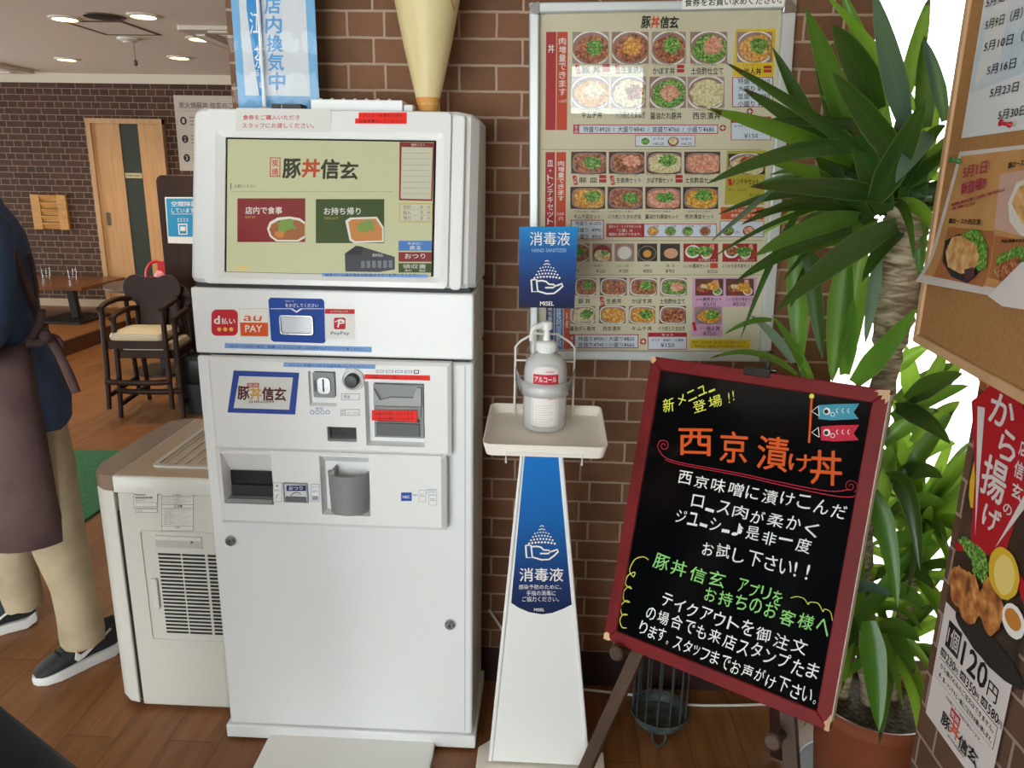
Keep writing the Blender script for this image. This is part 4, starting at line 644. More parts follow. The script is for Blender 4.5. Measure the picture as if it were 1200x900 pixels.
def hand(p, cx, cy, w, m, mb_):                     # open palm with a spray of dots above, w = width in pixels
    k = w / 36.0; s = lambda pts: [(cx + x * k, cy + y * k) for x, y in pts]
    p.stroke(s([(-18, -9), (-12, -9), (-10.5, 4.5), (-17, 4.5), (-18, -9)]), 1.9 * k, m, 3)
    p.stroke(s([(-11, -7.5), (-6, -8), (-1, -7), (2, -4), (8, -3.5), (9, -1.5), (7, 0), (-2, 0)]), 1.9 * k, m, 3); p.stroke(s([(8, -1.5), (13, -3), (17, -4.5), (18, -2), (14, 2), (8, 6.5), (0, 7), (-10.5, 4)]), 1.9 * k, m, 3)
    for i in range(6):
        y = -31 + i * 3.7; n = 4 + i; sp = 2.2 + i * 2.2
        for j in range(n if i > 1 else 1):
            if i < 2: p.stroke(s([(-2.2 - i * 1.5, y + 1.0), (0, y), (2.2 + i * 1.5, y + 1.0)]), 1.0 * k, m, 3)
            else: t = -1 + 2 * j / (n - 1); p.ell(cx + t * (sp + 1) * k, cy + (y - 1.5 * (1 - t * t) + 1.5) * k * 1.0, (.55 + .13 * i) * k, (.55 + .13 * i) * k, m, 3, 10)
PB = gradmat('stand_print_blue', [(0, '#141C3C'), (.25, '#1A3468'), (.6, '#1560A8'), (1, '#1176C8')], .47, .94)
p = Print(C0, .0004, .0019); p.poly([(615, 532), (654, 532), (670, 708), (660, 713), (647, 718), (635, 719.5), (620, 717), (608, 712), (599, 706)], PB, 0)
hand(p, 635, 648, 38, WH, PB); p.text('消毒液', 609, 665, 660, 681, WH, 2, .015); p.text('感染予防のために、', 608, 684.5, 658, 690, WH, 2); p.text('手指の消毒に', 617, 691.5, 651, 697.5, WH, 2); p.text('ご協力ください。', 612, 698.5, 655, 704.5, WH, 2); p.text('MISEL', 626, 712, 638, 715.5, WH, 2, .05); p.make('front_print', r)
# tray
b = MB(); cx, cz = .006, .992; T = lambda x, y, z: Vector((cx + x, y, z)); rings = []
for k, z, e in ((.9, cz - .012, 0), (1, cz - .006, 0), (1.06, cz + .026, 0), (1.075, cz + .026, 0), (1.02, cz - .012, 0)): rings.append(None)
def tr_ring(g, z): return [Vector((cx + (x * (1.0 - .00) + (0)) , 1.79 + y, z + (y + .12) * .07)) for x, y in rr(-.135 - g, -.125 - g, .135 + g, .125 + g, .018, 4)]
b.loft([tr_ring(-.012, cz - .006), tr_ring(-.002, cz - .004), tr_ring(.006, cz + .018), tr_ring(.009, cz + .018), tr_ring(.002, cz - .012), tr_ring(-.012, cz - .014)], SCR); b.build('tray', r)
b = MB()
WR = mt('wire_white', '#E8E6E0', .35)
yb = 1.90; zt = 1.20
b.tube([(-.075, yb, cz + .012), (-.075, yb, zt - .015), (-.062, yb, zt), (-.03, yb, zt + .02), (.03, yb, zt + .02), (.062, yb, zt), (.075, yb, zt - .015), (.075, yb, cz + .012)], .0028, WR, 8); b.tube([(-.075, yb, 1.15), (.075, yb, 1.15)], .0025, WR, 8); b.tube([(-.03, yb, zt + .02), (-.03, yb, 1.15)], .0025, WR, 8); b.tube([(.03, yb, zt + .02), (.03, yb, 1.15)], .0025, WR, 8)
b.build('wire_rack', r); b = MB(); b.tube([(-.083, 1.663, .962), (-.083, 1.660, .99), (.092, 1.660, .99), (.092, 1.663, .962)], .0025, WR, 8); b.build('tray_hook', r)
b = MB(); bx, by, br_ = .003, 1.835, .057; arc = []
for k in range(21): t = math.radians(-115 + 230 * k / 20); arc.append((bx + (br_ + .004) * math.sin(t), by - (br_ + .004) * math.cos(t)))
arc = [(-.075, 1.9)] + arc[3:-3] + [(.078, 1.9)]
b.sheet([[Vector((x, y, 1.086 + (.012 if i in (0, len(arc) - 1) else 0))) for i, (x, y) in enumerate(arc)], [Vector((x, y, 1.121 + (.012 if i in (0, len(arc) - 1) else 0))) for i, (x, y) in enumerate(arc)]], thin('strap_film', (1, 1, 1, 1), 1, .15, '#FFFFFF', .6)); o = b.build('retaining_band', r, solid=False); q = o.modifiers.new('s', 'SOLIDIFY'); q.thickness = .001
b = MB(); b.box(-.062, .06, 1.905, 1.908, 1.02, 1.49, thin('acrylic', (.97, .98, .98, 1), .9)); b.build('clear_back_plate', r, smooth=False)
G0 = Panel((0, 1.9, 0), (1, 0, 0), (0, 0, 1)); SB_ = gradmat('sign_blue', [(0, '#14183A'), (.3, '#1A2E66'), (.65, '#15589E'), (1, '#1A8FD0')], 1.285, 1.5)
q = [G0.loc(*c) for c in ((608, 360), (673, 361.5), (677.5, 265.5), (608.5, 266))]; b = MB(); b.plate(G0, q, -.003, 0, mt('sign_core', '#15305E', .4)); b.build('sign_plate', r, smooth=False)
p = Print(G0, .0004, .0004); p.lpoly(q, SB_, 0); p.text('消毒液', 621, 271.5, 668, 288, WH, 2); p.text('HAND SANITIZER', 623.5, 291, 664, 295.5, INK('sign_pale', '#9CC4E4'), 2); hand(p, 641, 337, 37, WH, SB_); p.text('MISEL', 633, 353, 649, 358, WH, 2, .05); p.make('sign_print', r)
# pump bottle
z0 = cz + .006; r = thing('pump_bottle', 'clear plastic pump bottle of sanitizer with red and white label on the stand tray', 'bottle', (bx, by, z0)); CB = thin('bottle_plastic', (.93, .95, .96, 1), 1.3, .08, '#FFFFFF', .85); LQ = thin('sanitiser_liquid', (.9, .93, .94, 1), .4, .02, '#FFFFFF', .1)
b = MB(); b.lathe([(0, 0), (.05, 0), (.054, .006), (.054, .13), (.0535, .147), (.049, .166), (.038, .181), (.022, .19), (.02, .195), (.02, .2), (0, .2)], (bx, by, z0), CB, 40); b.build('bottle_body', r)
b = MB(); b.lathe([(0, .002), (.0505, .003), (.0515, .01), (.0515, .085), (0, .085)], (bx, by, z0), LQ, 40); b.build('liquid', r)
b = MB(); b.lathe([(.0215, .191), (.0235, .194), (.0235, .214), (.02, .218), (.009, .22), (.009, .224), (.007, .24), (.007, .252)], (bx, by, z0), SW_, 28)
for k in range(20): t = 2 * math.pi * k / 20; b.tube([(bx + .0237 * math.cos(t), by + .0237 * math.sin(t), z0 + .195), (bx + .0237 * math.cos(t), by + .0237 * math.sin(t), z0 + .213)], .0008, SW_, 5)
b.build('pump_collar', r); b = MB(); b.lathe([(.0125, .246), (.0135, .25), (.0135, .262), (.01, .266), (0, .266)], (bx, by, z0), SW_, 24); b.tube(spline([(bx, by, z0 + .257), (bx - .02, by - .008, z0 + .255), (bx - .034, by - .014, z0 + .247), (bx - .037, by - .015, z0 + .22)], 6), [.0075] * 6 + [.007] * 6 + [.0055] * 7, SW_, 10); b.build('pump_head', r)
LPN = CylPanel((bx, by, z0), .0543); p = Print(LPN, .0002, .0003); LW_ = INK('label_white', '#EAE4E2'); LR = INK('label_red', '#CC3344')
def lrect(a0, c0, a1, c1, m, L): p.sheet([[p.W(a0 + (a1 - a0) * i / 10, c, L) for i in range(11)] for c in (c0, c1)], m)
lrect(-.034, .016, .034, .14, LW_, 0)
for k in range(6): lrect(-.034 * math.cos(k * .25), .14 + .026 * math.sin(k * .25), .034 * math.cos(k * .25), .14 + .026 * math.sin((k + 1) * .25), LW_, 0)
lrect(-.031, .12, .033, .146, LR, 1); p.lglyph('アルコール', -.027, .127, .054, .013, WH, 3, .04); p.lglyph('手指消毒用', .0, .15, .02, .006, LR, 2)
for k in range(9): lrect(-.024, .068 - k * .0058, .022 - .008 * (k % 3), .0688 - k * .0058, INK('label_grey', '#B8AFAF'), 1)
lrect(-.03, .012, -.0296, .08, LR, 1); lrect(.0285, .012, .029, .08, LR, 1); lrect(-.03, .012, .029, .0126, LR, 1); p.lglyph('医薬部外品', .008, .083, .02, .005, LR, 2); p.make('bottle_label', r)
# ================================================================ menu board
MP = Panel((0, 2.158, 0), (1, 0, 0), (0, 0, 1)); MO = [(620, 3), (934, -1), (902.5, 424), (621, 421)]; MI = [(632, 15.5), (918, 10), (890.5, 413), (630, 411)]
r = thing('menu_board', 'large silver framed menu board full of food photos on the brick wall', 'menu board', MP.w(*MP.loc(760, 424)))
lo = [MP.loc(*c) for c in MO]; li = [MP.loc(*c) for c in MI]; SILV = mt('frame_silver', '#D2D6D6', .3, .35)
for k in range(4):
    b = MB(); j = (k + 1) % 4; b.plate(MP, [lo[k], lo[j], li[j], li[k]], -.024, .004, SILV); b.build('frame_rail', r, bevel=.004)
for k in range(4):
    b = MB(); c = lo[k]; d = li[k]; sx = 1 if d[0] > c[0] else -1; sy = 1 if d[1] > c[1] else -1; w = abs(d[0] - c[0]) + .002
    b.plate(MP, [(c[0] - sx * .002 + sx * (w - w * math.cos(t)), c[1] - sy * .002 + sy * (w - w * math.sin(t))) for t in [H90 * i / 6 for i in range(7)]] + [(c[0] + sx * w, c[1] + sy * w)], -.024, .007, mt('corner_chrome', '#C4C6C6', .15, .9)); b.build('corner_cap', r, bevel=.002)
p = Print(MP, .00035, -.016); p.poly(MI, BEIGE, 0); p.back = BEIGE
a0, b0 = p.P.loc(752, 31.5); a1, b1 = p.P.loc(797, 18)
for i, (ch, m) in enumerate((('豚', K), ('丼', INK('menu_orange', '#D8552E')), ('信', K), ('玄', K))): p.lglyph(ch, a0 + (a1 - a0) * .25 * i, b0, (a1 - a0) * .235, (b1 - b0), m, 2, .07, 0, .05)
def bar(x0, y0, x1, y1, m, t, ty0, ty1, c=WH, bold=.02): p.poly([(x0, y0), (x1, y0), (x1 - (y1 - y0) * .008, y1), (x0 - (y1 - y0) * .008, y1)], m, 1); p.vtext(t, x0 + 2.2 - (ty0 - y0) * .008, ty0, x1 - 2.2 - (ty0 - y0) * .008, ty1, c, 2, bold)
BR_, BO_ = INK('bar_red', '#B32B33'), INK('bar_orange', '#CB4A2C')
bar(640, 36, 652, 152, BR_, '丼', 50, 62); bar(653, 36, 665.5, 152, BO_, '肉増量できます', 42, 112); p.text('+160円', 654.5, 116, 664, 120, WH, 2)
bar(639.3, 178, 650.5, 266, BR_, '皿・トンテキセット', 187, 264); bar(652, 178, 663.5, 266, BO_, '肉増量できます', 188, 236); p.text('160', 653.5, 249, 661, 252.5, WH, 2); p.text('円', 655, 254.5, 660, 259, WH, 2)
bar(638.5, 266, 649, 358, BR_, 'サイド', 280, 320); bar(650, 266, 661, 358, BO_, '追加', 280, 310)
bar(640, 358, 649, 410.5, NAVY, 'お持ち帰り', 354, 384); bar(650, 358, 660, 410.5, BLU, '容器50円別玉子90円', 362, 408); bar(661, 358, 668, 410.5, BO_, '各種', 366, 386)
TH = INK('thin_grey', '#A99F86')
for y in (174.5, 282, 322.5): p.rect(634, y, 896, y + .9, TH, 1)
def label(t, x0, y0, x1, sub=True, h=8.5, pre=False, tagr=False):
    if sub: p.text('うま辛だれと大葉の', x0, y0 - 4.5, x0 + min(30, (x1 - x0) * .9), y0 - 2, BRN, 2)
    p.text(t, x0, y0, x1, y0 + h, K, 2, .025)
    if pre: p.poly([(x0 - 8, y0 - 2), (x0 - 3.5, y0 - 2.5), (x0 - 1.5, y0 + 8.5), (x0 - 6, y0 + 9)], RED, 2); p.vtext('人気', x0 - 6.5, y0 - 1, x0 - 2.8, y0 + 7.5, WH, 3)
    if tagr: p.rect(x1 + 2.5, y0 - 3, x1 + 11, y0 + 1, BR_, 2); p.rect(x1 + 2.5, y0 + 2, x1 + 11, y0 + 6, BR_, 2)
for x0, x1, bg, ba, to in ((671, 714, 'grey', FM, FG), (717.5, 761, 'rose', FM, FE), (764.5, 805, 'grey', FM, FG), (810, 854, 'rose', FG, FP)): food(p, x0, 36, x1, 73.5, bg, ba, to)
label('豚 丼', 682, 77, 704, pre=True, tagr=True); label('生姜焼丼', 729, 77, 756, pre=True); label('かぼす丼', 766, 78, 792, tagr=True); label('土佐酢仕立て', 811, 78, 849)
p.poly([(863.5, 33), (911.5, 32.5), (908, 89), (860.5, 88.5)], YEL, 1); food(p, 865, 36, 907, 72, 'rose', FE, FG, L=2); p.text('とろ〜り', 872, 74, 885, 77, BRN, 3); p.text('他人丼', 873, 78.5, 894, 87, K, 3, .03); p.rect(896.5, 76, 906, 79.5, BR_, 3); p.rect(896.5, 80.5, 906, 84, BR_, 3)
for x0, x1, bg, ba, to in ((670, 714, 'grey', FE, FW), (716.5, 758, 'grey', FW, FM), (762, 805, 'rose', FG, FP), (807, 850.5, 'grey', FW, None)): food(p, x0, 89, x1, 126, bg, ba, to)
label('キムチ丼', 682, 130, 706); label('バラ肉とたまねぎ', 722, 130, 757); label('醤油だれ豚丼', 763, 131, 800, tagr=False); label('西京漬丼', 813, 131, 846)
def pricebox(x0, y0, x1, y1, rows, c0=.14, c1=.92, h=7):
    p.box_line(x0, y0, x1, y1, 1, BR_, LBL, 1); n = len(rows)
    for k, t in enumerate(rows): y = y0 + (y1 - y0) * (k + .5) / n - h / 2 + .4; p.text(t, x0 + (x1 - x0) * c0, y, x0 + (x1 - x0) * c1, y + h, K, 3, .015)
pricebox(859.5, 89.5, 908, 125, ['特盛り ¥910', '大盛り ¥930', '並盛り ¥850', '小盛り ¥770'])
def plus(x, y): p.ell(x, y, 3.8, 3.8, BR_, 1, 18); p.rect(x - 2.4, y - .6, x + 2.4, y + .6, WH, 2); p.rect(x - .6, y - 2.4, x + .6, y + 2.4, WH, 2)
plus(880.5, 130); plus(848.5, 149.5)
def setbox(x0, y0, x1, y1, hd, t, pr):
    p.box_line(x0, y0, x1, y1, .8, BR_, LBL, 1); p.rect(x0, y0, x1, y0 + hd, BR_, 3); p.text('セット', (x0 + x1) / 2 - 7, y0 + 1, (x0 + x1) / 2 + 7, y0 + hd - 1, WH, 4, .03); p.text(t, x0 + 4, y0 + hd + 2.5, x1 - 4, y0 + hd + 5.5, K, 3, .02); p.text(pr, (x0 + x1) / 2 - 8, y1 - 8, (x0 + x1) / 2 + 8, y1 - 2.5, K, 3)
setbox(858, 136, 905.5, 164, 7.5, 'サラダ・味噌汁・お漬物', '¥150'); setbox(760, 391, 806, 411, 5, 'サラダ・味噌汁・お漬物', '¥150')
p.box_line(672, 145.5, 843, 156.5, 1, BR_, LBL, 1); p.rect(672, 145.5, 679, 156.5, BR_, 3); p.vtext('単品', 673.5, 146, 677.5, 156, WH, 4)
p.text('特盛り¥920  /  大盛り¥840  /  並盛り¥760  /  小盛り¥680', 684, 147.8, 838, 154.5, K, 3, .015)
p.box_line(745, 158, 816, 171.5, .7, BR_, LBL, 1)
def mini(x, y, rad, rim, ba, L=3): p.ell(x, y, rad, rad * .85, rim, L, 18); p.ell(x, y - rad * .05, rad * .8, rad * .66, ba, L + 1, 18, .06)
mini(757, 165.5, 6.5, WH, FG); mini(790, 165.5, 6.5, DRED, FW); p.text('サラダ', 766, 161, 779, 164, K, 3); p.text('+¥120', 766, 166.5, 779, 170, K, 3); p.text('味噌汁', 799, 161, 812, 164, K, 3); p.text('+¥120', 799, 166.5, 812, 170, K, 3)
for x0, x1, ba, to in ((669.5, 711, FM, FG), (714, 756, FM, FP), (758, 800, FW, FG), (803, 845.5, FP, FP)): food(p, x0, 177.5, x1, 203.5, 'brown' if ba is not FW else 'grey', ba, to, FB['dark'], True, sz=.52)
label('豚 皿', 679, 208, 700, pre=True, tagr=True, h=6.5); label('生姜焼セット', 723, 208, 752, pre=True, h=6.5); label('かぼす皿セット', 759, 208, 790, tagr=True, h=6.5); label('土佐酢皿セット', 804, 208, 842, h=6.5)
for x0, x1, ba, to in ((668.5, 709.5, FE, FG), (712.5, 754, FM, FG), (757, 799, FP, FG), (801.5, 843, FE, FG)): food(p, x0, 219, x1, 245, 'dark' if ba is FE else 'brown', ba, to, FB['dark'], True, sz=.52)
label('キムチ皿セット', 673, 251.5, 704, h=5.5); label('バラ肉とたまねぎ皿', 712.5, 251.5, 752, h=5.5); label('醤油だれ豚皿セット', 757, 251.5, 796, h=5.5); label('西京漬皿セット', 804, 251.5, 838, h=5.5)
p.poly([(853.5, 176.5), (900, 176), (897, 240), (850.5, 240)], OLV, 1); food(p, 855, 180, 898, 204, 'dark', FW, FM, WH, L=2); p.text('トンテキセット', 861, 209.5, 891, 216.5, K, 3, .03); p.poly([(854, 210), (858.5, 209.5), (860, 217), (855.5, 217.5)], RED, 3); p.text('塩レモン・玉ねぎだれ', 855, 221, 876, 224, BRN, 3); p.text('¥1,100', 880, 227, 893, 231, BRN, 3)
pricebox(669, 258, 708, 281, ['特盛り ¥1,070', '並盛り  ¥990', '小盛り  ¥910'], h=5.2)
p.rect(711, 262.5, 756, 278.5, BR_, 1); 
for k, t in enumerate(('皿セット・トンテキセットの', '「ご飯」は', '麺類に変更ができます。')): p.text(t, 714 + (10 if k == 1 else 0), 264 + k * 4.6, 752 - (10 if k == 1 else 0), 267.6 + k * 4.6, WH, 3, .02)
p.box_line(755, 262.5, 841.5, 278.5, .8, BR_, LBL, 1)
for k in range(4): mini(766 + 20.5 * k, 271.5, 6.8, FB['grey'], (FE, FG, FG, FM)[k]); p.text('ミニ冷麺', 759 + 20.5 * k, 264.3, 773 + 20.5 * k, 266.5, K, 3)
p.rect(846, 243, 897, 257.5, INK('set_orange', '#CF5A30'), 1); p.text('セットの味噌汁は', 853, 245.5, 888, 249, WH, 3, .02); p.text('変更できます', 858, 251, 886, 254.5, WH, 3, .02); p.box_line(845, 259, 897, 278.5, .8, BR_, LBL, 1); mini(855, 271, 6.5, DRED, FG); mini(879, 271, 7, DRED, FP); p.text('230', 862, 271, 868, 274, K, 3); p.text('120', 887, 271, 893, 274, K, 3)
for x0, x1, k in ((662, 691, 0), (694.5, 717.5, 1), (721, 744, 2), (747.5, 771, 3), (774.5, 798, 4)):
    if k < 1: food(p, x0, 286, x1, 307, 'rose', FM, FG)
    else:
        p.rect(x0, 286, x1, 307, FB[('rose', 'rose', 'rose', 'dark', 'dark')[k]], 1); cx = (x0 + x1) / 2
        if k == 1: p.ell(cx, 297.5, 11, 10, DRED, 2); p.ell(cx, 300, 9.5, 7, FW, 3, 20, .08); p.ell(cx + 3, 297, 4, 3, FG, 4, 14, .2); p.rect(cx - 1, 301, cx + 7, 304, FE, 4)
        elif k == 2: p.ell(cx, 297, 10, 9.5, FB['grey'], 2); p.ell(cx, 297, 8, 7.5, INK('egg_white', '#E4DFD2'), 3)
        elif k == 3: p.ell(cx, 297.5, 10.5, 9, FB['grey'], 2); p.ell(cx, 297.5, 9.8, 8.2, FB['dark'], 3); p.ell(cx, 298, 4.8, 4.4, INK('yolk', '#E39A3A'), 4)
        else: p.ell(cx + 1, 297.5, 8.2, 6, INK('egg_brown', '#DBA27C'), 2)
for x0, t in ((668, '¥170'), (699, '¥160'), (726, '¥180'), (754, '¥80'), (780.5, '¥90')): p.text(t, x0, 316, x0 + 11, 320.5, K, 2)
for x0, t in ((666, 'サラダ'), (696, '味噌汁'), (722, 'ごはん（小盛）'), (756, '卵'), (781, '温 玉')): p.text(t, x0, 310.5, x0 + (6 if len(t) < 3 else 16 if len(t) > 4 else 11), 313.5, BRN, 2)
for x0 in (802, 848): food(p, x0, 286, x0 + 41, 307.5, 'red', FM, FG, WH, cy=.5, sz=.0); mini(x0 + 11, 295.5, 9, WH, FG if x0 < 810 else FM); mini(x0 + 27, 298.5, 6.5, WH, FE if x0 < 810 else FP); p.text('お子様セット', x0 + 18, 303.5, x0 + 38, 306.5, WH, 5); p.rect(x0 + 31, 287, x0 + 36, 294, FP, 3)
p.text('お子様', 802, 311, 812, 314.5, K, 2); p.text('豚丼セット', 813, 310, 832, 315, K, 2, .03); p.rect(833.5, 309, 842.5, 315, BO_, 2); p.text('¥320', 830, 317, 842, 321, K, 2); p.text('お子様', 848, 311, 857, 314.5, K, 2); p.text('そぼろ丼セット', 858, 310, 884, 315, K, 2, .03)
for x0, x1, ba, to in ((674, 699, FM, FG), (703.5, 735, FM, None), (738.5, 771, FM, FG), (774.5, 806, FG, FP)): food(p, x0, 326.5, x1, 347, 'dark' if to is None else 'rose', ba, to, WH, True, sz=.5)
label('豚 丼', 678, 351, 692, h=6); label('生姜丼', 711, 351, 729, h=6, pre=True); label('かぼす丼', 741, 351, 765, h=6); label('土佐酢仕立て', 774, 351, 804, h=6)
for x0, x1, ba, to in ((668.5, 698, FW, FG), (702.5, 733.5, FE, None), (737.5, 769, FE, FG), (773.5, 805, FM, None)): food(p, x0, 359.5, x1, 380, 'rose' if to else 'brown', ba, to, WH, True, sz=.5)
label('醤油ダレ豚丼', 668, 383.5, 698, h=5.5); label('西京漬丼', 707, 383.5, 728, h=5.5); label('キムチ丼', 741, 383.5, 765, h=5.5); label('バラ肉とたまねぎ', 772, 383.5, 804, h=5.5)
p.poly([(813, 326), (889, 325.5), (887, 360.5), (812, 360.5)], PINK, 1); p.poly([(812.5, 360), (848.5, 360), (848, 395.5), (811.5, 395.5)], PINK, 1)
for x0 in (816, 852): food(p, x0, 327.5, x0 + 33, 347.5, 'brown', FM, FE, None, L=2, sz=.0); p.poly([(x0 + 2, 336), (x0 + 9, 332), (x0 + 20, 336), (x0 + 20, 344), (x0 + 10, 347), (x0 + 2, 343)], DRED, 3); p.ell(x0 + 10, 338.5, 8, 5, FM, 4, 18, .12); p.ell(x0 + 10, 336.5, 4, 2.6, FW, 5, 14, .2); mini(x0 + 26, 342.5, 5.5, WH, FG if x0 < 820 else FE); p.rect(x0 + 22, 328.5, x0 + 27, 334, FP, 3)
p.text('お子様', 817, 350.5, 824, 353.5, K, 3); p.text('豚丼セット', 825, 349.5, 847, 353.8, K, 3, .03); p.text('お子様', 852, 350.5, 858, 353.5, K, 3); p.text('そぼろ丼セット', 859, 349.5, 885, 353.8, K, 3, .03); p.text('¥510', 825, 354.8, 840, 359.5, K, 3); p.text('¥510', 860, 354.8, 875, 359.5, K, 3)
food(p, 815, 361, 847, 381, 'grey', FE, FG, INK('bowl_blue', '#6C7C9C'), L=2, sz=.5); p.text('とろ〜り', 820, 385, 828, 387.5, K, 3); p.text('他人丼', 829, 383.5, 845, 389, K, 3, .03); p.text('¥750', 825, 389.8, 840, 394.5, K, 3); p.poly([(812, 379), (815.5, 378.5), (818, 388.5), (814.5, 389)], RED, 3)
p.box_line(673, 393, 749, 409.5, 1, BR_, LBL, 1); p.rect(667.5, 393, 673, 409.5, BR_, 1); p.vtext('単品', 668.6, 394, 672, 408, WH, 3); p.text('特盛り¥900 / 大盛り¥820', 678, 395.5, 744, 401, K, 3, .015); p.text('並盛り¥740 / 小盛り¥660', 678, 402.5, 744, 408, K, 3, .015); plus(754.5, 401.5)
p.poly([(810, 399), (881, 399.5), (880, 410), (809.5, 409.5)], YEL, 1); p.text('豚丼・かぼす丼・他人丼・お子様丼セットは', 813, 400.8, 876, 404, BRN, 3); p.text('「醤油だれ」「塩だれ」どちらかをお選びください。', 815, 405.3, 874, 408.4, BRN, 3)
p.make('menu_poster', r)
b = MB(); b.plate(MP, li, -.0035, -.001, thin('menu_cover', (.98, .985, .98, 1), 1.0)); b.build('clear_cover', r, smooth=False)
p = Print(MP, .0004, .0046); p.poly([(799.5, -8), (921, -10), (918, 8), (799, 11.5)], WH, 0); p.line('食券をお買い求めください。', (802, 8.5), (915, 5), 9, K, 2, .03); p.make('notice_strip', r)
# ================================================================ chalkboard on its easel
BW = .55; U = Vector((.80529345, -.59214142, .02951259)); VV = Vector((.1448681, .22322332, .96394221)); BH = 1.3056 * BW
TLc = EYE + BW * Vector((.49633408, 3.39573928, -.77080799)); KP = Panel(TLc - VV * BH, U, VV)
r = thing('chalkboard', 'black menu chalkboard with worn red frame and coloured handwriting, leaning on an easel', 'chalkboard', KP.w(BW / 2, 0))
CRD = noisy('frame_red', [(.3, '#661316'), (.6, '#7C181B'), (.8, '#6E1417')], 8, .5, spec=.3); WORN = noisy('worn_wood', [(.3, '#C9A27A'), (.7, '#DDBB92')], 40, .7)
fw = .031; b = MB(); b.plate(KP, rc(fw * .7, fw * .7, BW - fw * .7, BH - fw * .7), -.016, -.003, mt('chalk_black', '#07080A', .11, spec=.35)); b.build('writing_surface', r, smooth=False)
o = rc(0, 0, BW, BH); i = rc(fw, fw, BW - fw, BH - fw)
for k in range(4): j = (k + 1) % 4; b = MB(); b.plate(KP, [o[k], o[j], i[j], i[k]], -.02, .004, CRD); b.build('frame_rail', r, bevel=.0025)
b = MB(); b.plate(KP, [(BW - .0005, .02), (BW + .0012, .02), (BW + .0012, BH - .01), (BW - .0005, BH - .01)], -.02, .003, mt('worn_pale', '#D8CBBB', .6)); b.build('worn_edge', r, smooth=False)
p = Print(KP, .0003, .0043)
for cx, cy, pts in ((0, 0, [(0, 0), (.018, .0), (.028, .006), (.02, .014), (.02, .024), (.008, .026), (0, .02)]), (BW, 0, [(0, 0), (-.014, .0), (-.012, .012), (-.018, .02), (-.01, .03), (-.004, .045), (0, .05)]), (0, BH, [(0, 0), (.016, 0), (.02, -.012), (.01, -.024), (.004, -.02), (0, -.014)]), (BW, BH, [(0, 0), (-.03, -.004), (-.04, -.009), (-.028, -.012), (-.03, -.02), (-.018, -.018), (-.02, -.03), (-.01, -.026), (-.008, -.04), (0, -.03)])): p = Print(KP, .0003, .0043); p.lpoly([(cx + x * .75, cy + y * .75) for x, y in pts], WORN, 0); p.make('worn_corner', r)
CH = lambda n, h: mt('chalk_' + n, h, rough=.8, spec=.1)
CWH, CGR, CYE, COR, CRE, CBL = CH('white', '#EDEDEA'), CH('green', '#8FD07A'), CH('yellow', '#DDE05A'), CH('orange', '#DA5E2C'), CH('red', '#C8364A'), CH('blue', '#4E9CB4')
p = Print(KP, .00025, -.0027)
def zx(x, y): return 700 + x / 3.3333, 400 + y / 3.3333
def zy(x, y): return 680 + x / 3, 600 + y / 3
p.line('新', zx(250, 276), zx(303, 262), 15, CYE, 2, .012, 1); p.line('メニュー', zx(312, 252), zx(462, 190), 10.5, CYE, 2, .012, 1); p.line('登場', zx(370, 284), zx(495, 250), 13.5, CYE, 2, .012, 1); p.line('!!', zx(510, 240), zx(548, 230), 12, CYE, 2, .015, 1)
def big(t, x0, y0, x1, y1, h): p.line(t, zx(x0, y0), zx(x1, y1), h, COR, 2, .022)
big('西', 316, 443, 446, 448, 31); big('京', 476, 470, 582, 478, 36); big('漬', 618, 495, 738, 512, 39); big('け', 746, 505, 832, 512, 20); big('丼', 830, 556, 952, 566, 40)
sp = lambda cx, cy, R0, R1, t0, t1, n=26: [zx(cx + (R0 + (R1 - R0) * k / n) * math.cos(t0 + (t1 - t0) * k / n), cy + (R0 + (R1 - R0) * k / n) * math.sin(t0 + (t1 - t0) * k / n)) for k in range(n + 1)]
cl = lambda pts: [tuple(q[:2]) for q in spline([(x, y, 0) for x, y in pts], 10)]
p.stroke(sp(258, 407, 4, 24, 0, -9.4) + cl([zx(236, 420), zx(262, 452), zx(330, 475), zx(560, 517), zx(700, 548), zx(900, 585), zx(985, 578)]), .7, CRE, 2); p.stroke(cl([zx(262, 462), zx(330, 483), zx(560, 526), zx(700, 558), zx(900, 600), zx(990, 608), zx(1022, 592)]), .7, CRE, 2); p.stroke(sp(988, 566, 4, 28, 3, 13.6), .7, CRE, 2)
for t, q0, q1, h in (('西京味噌に漬けこんだ', zx(304, 556), zx(972, 694), 14.5), ('ロース肉が柔かく', zx(358, 642), zx(862, 768), 14.5), ('ジューシー♪是非一度', zx(296, 700), zx(832, 832), 15), ('お試し下さい!!', zy(420, 148), zy(824, 246), 16)): p.line(t, q0, q1, h, CWH, 2, .01, 1)
for t, q0, q1, h in (('豚丼信玄', zy(245, 193), zy(508, 275), 18), ('アプリを', zy(545, 278), zy(708, 332), 16), ('お持ちのお客様へ', zy(428, 304), zy(875, 440), 17)): p.line(t, q0, q1, h, CGR, 2, .016, 1)
for t, q0, q1, h in (('ティクアウトを御注文', zy(275, 328), zy(795, 508), 16), ('の場合でも来店スタンプたま', zy(222, 372), zy(834, 598), 16), ('ります。スタッフまでお声がけ下さい。', zy(198, 425), zy(842, 690), 15)): p.line(t, q0, q1, h, CWH, 2, .01, 1)
def scallop(pts, m): p.stroke(cl(pts), .9, m, 2)
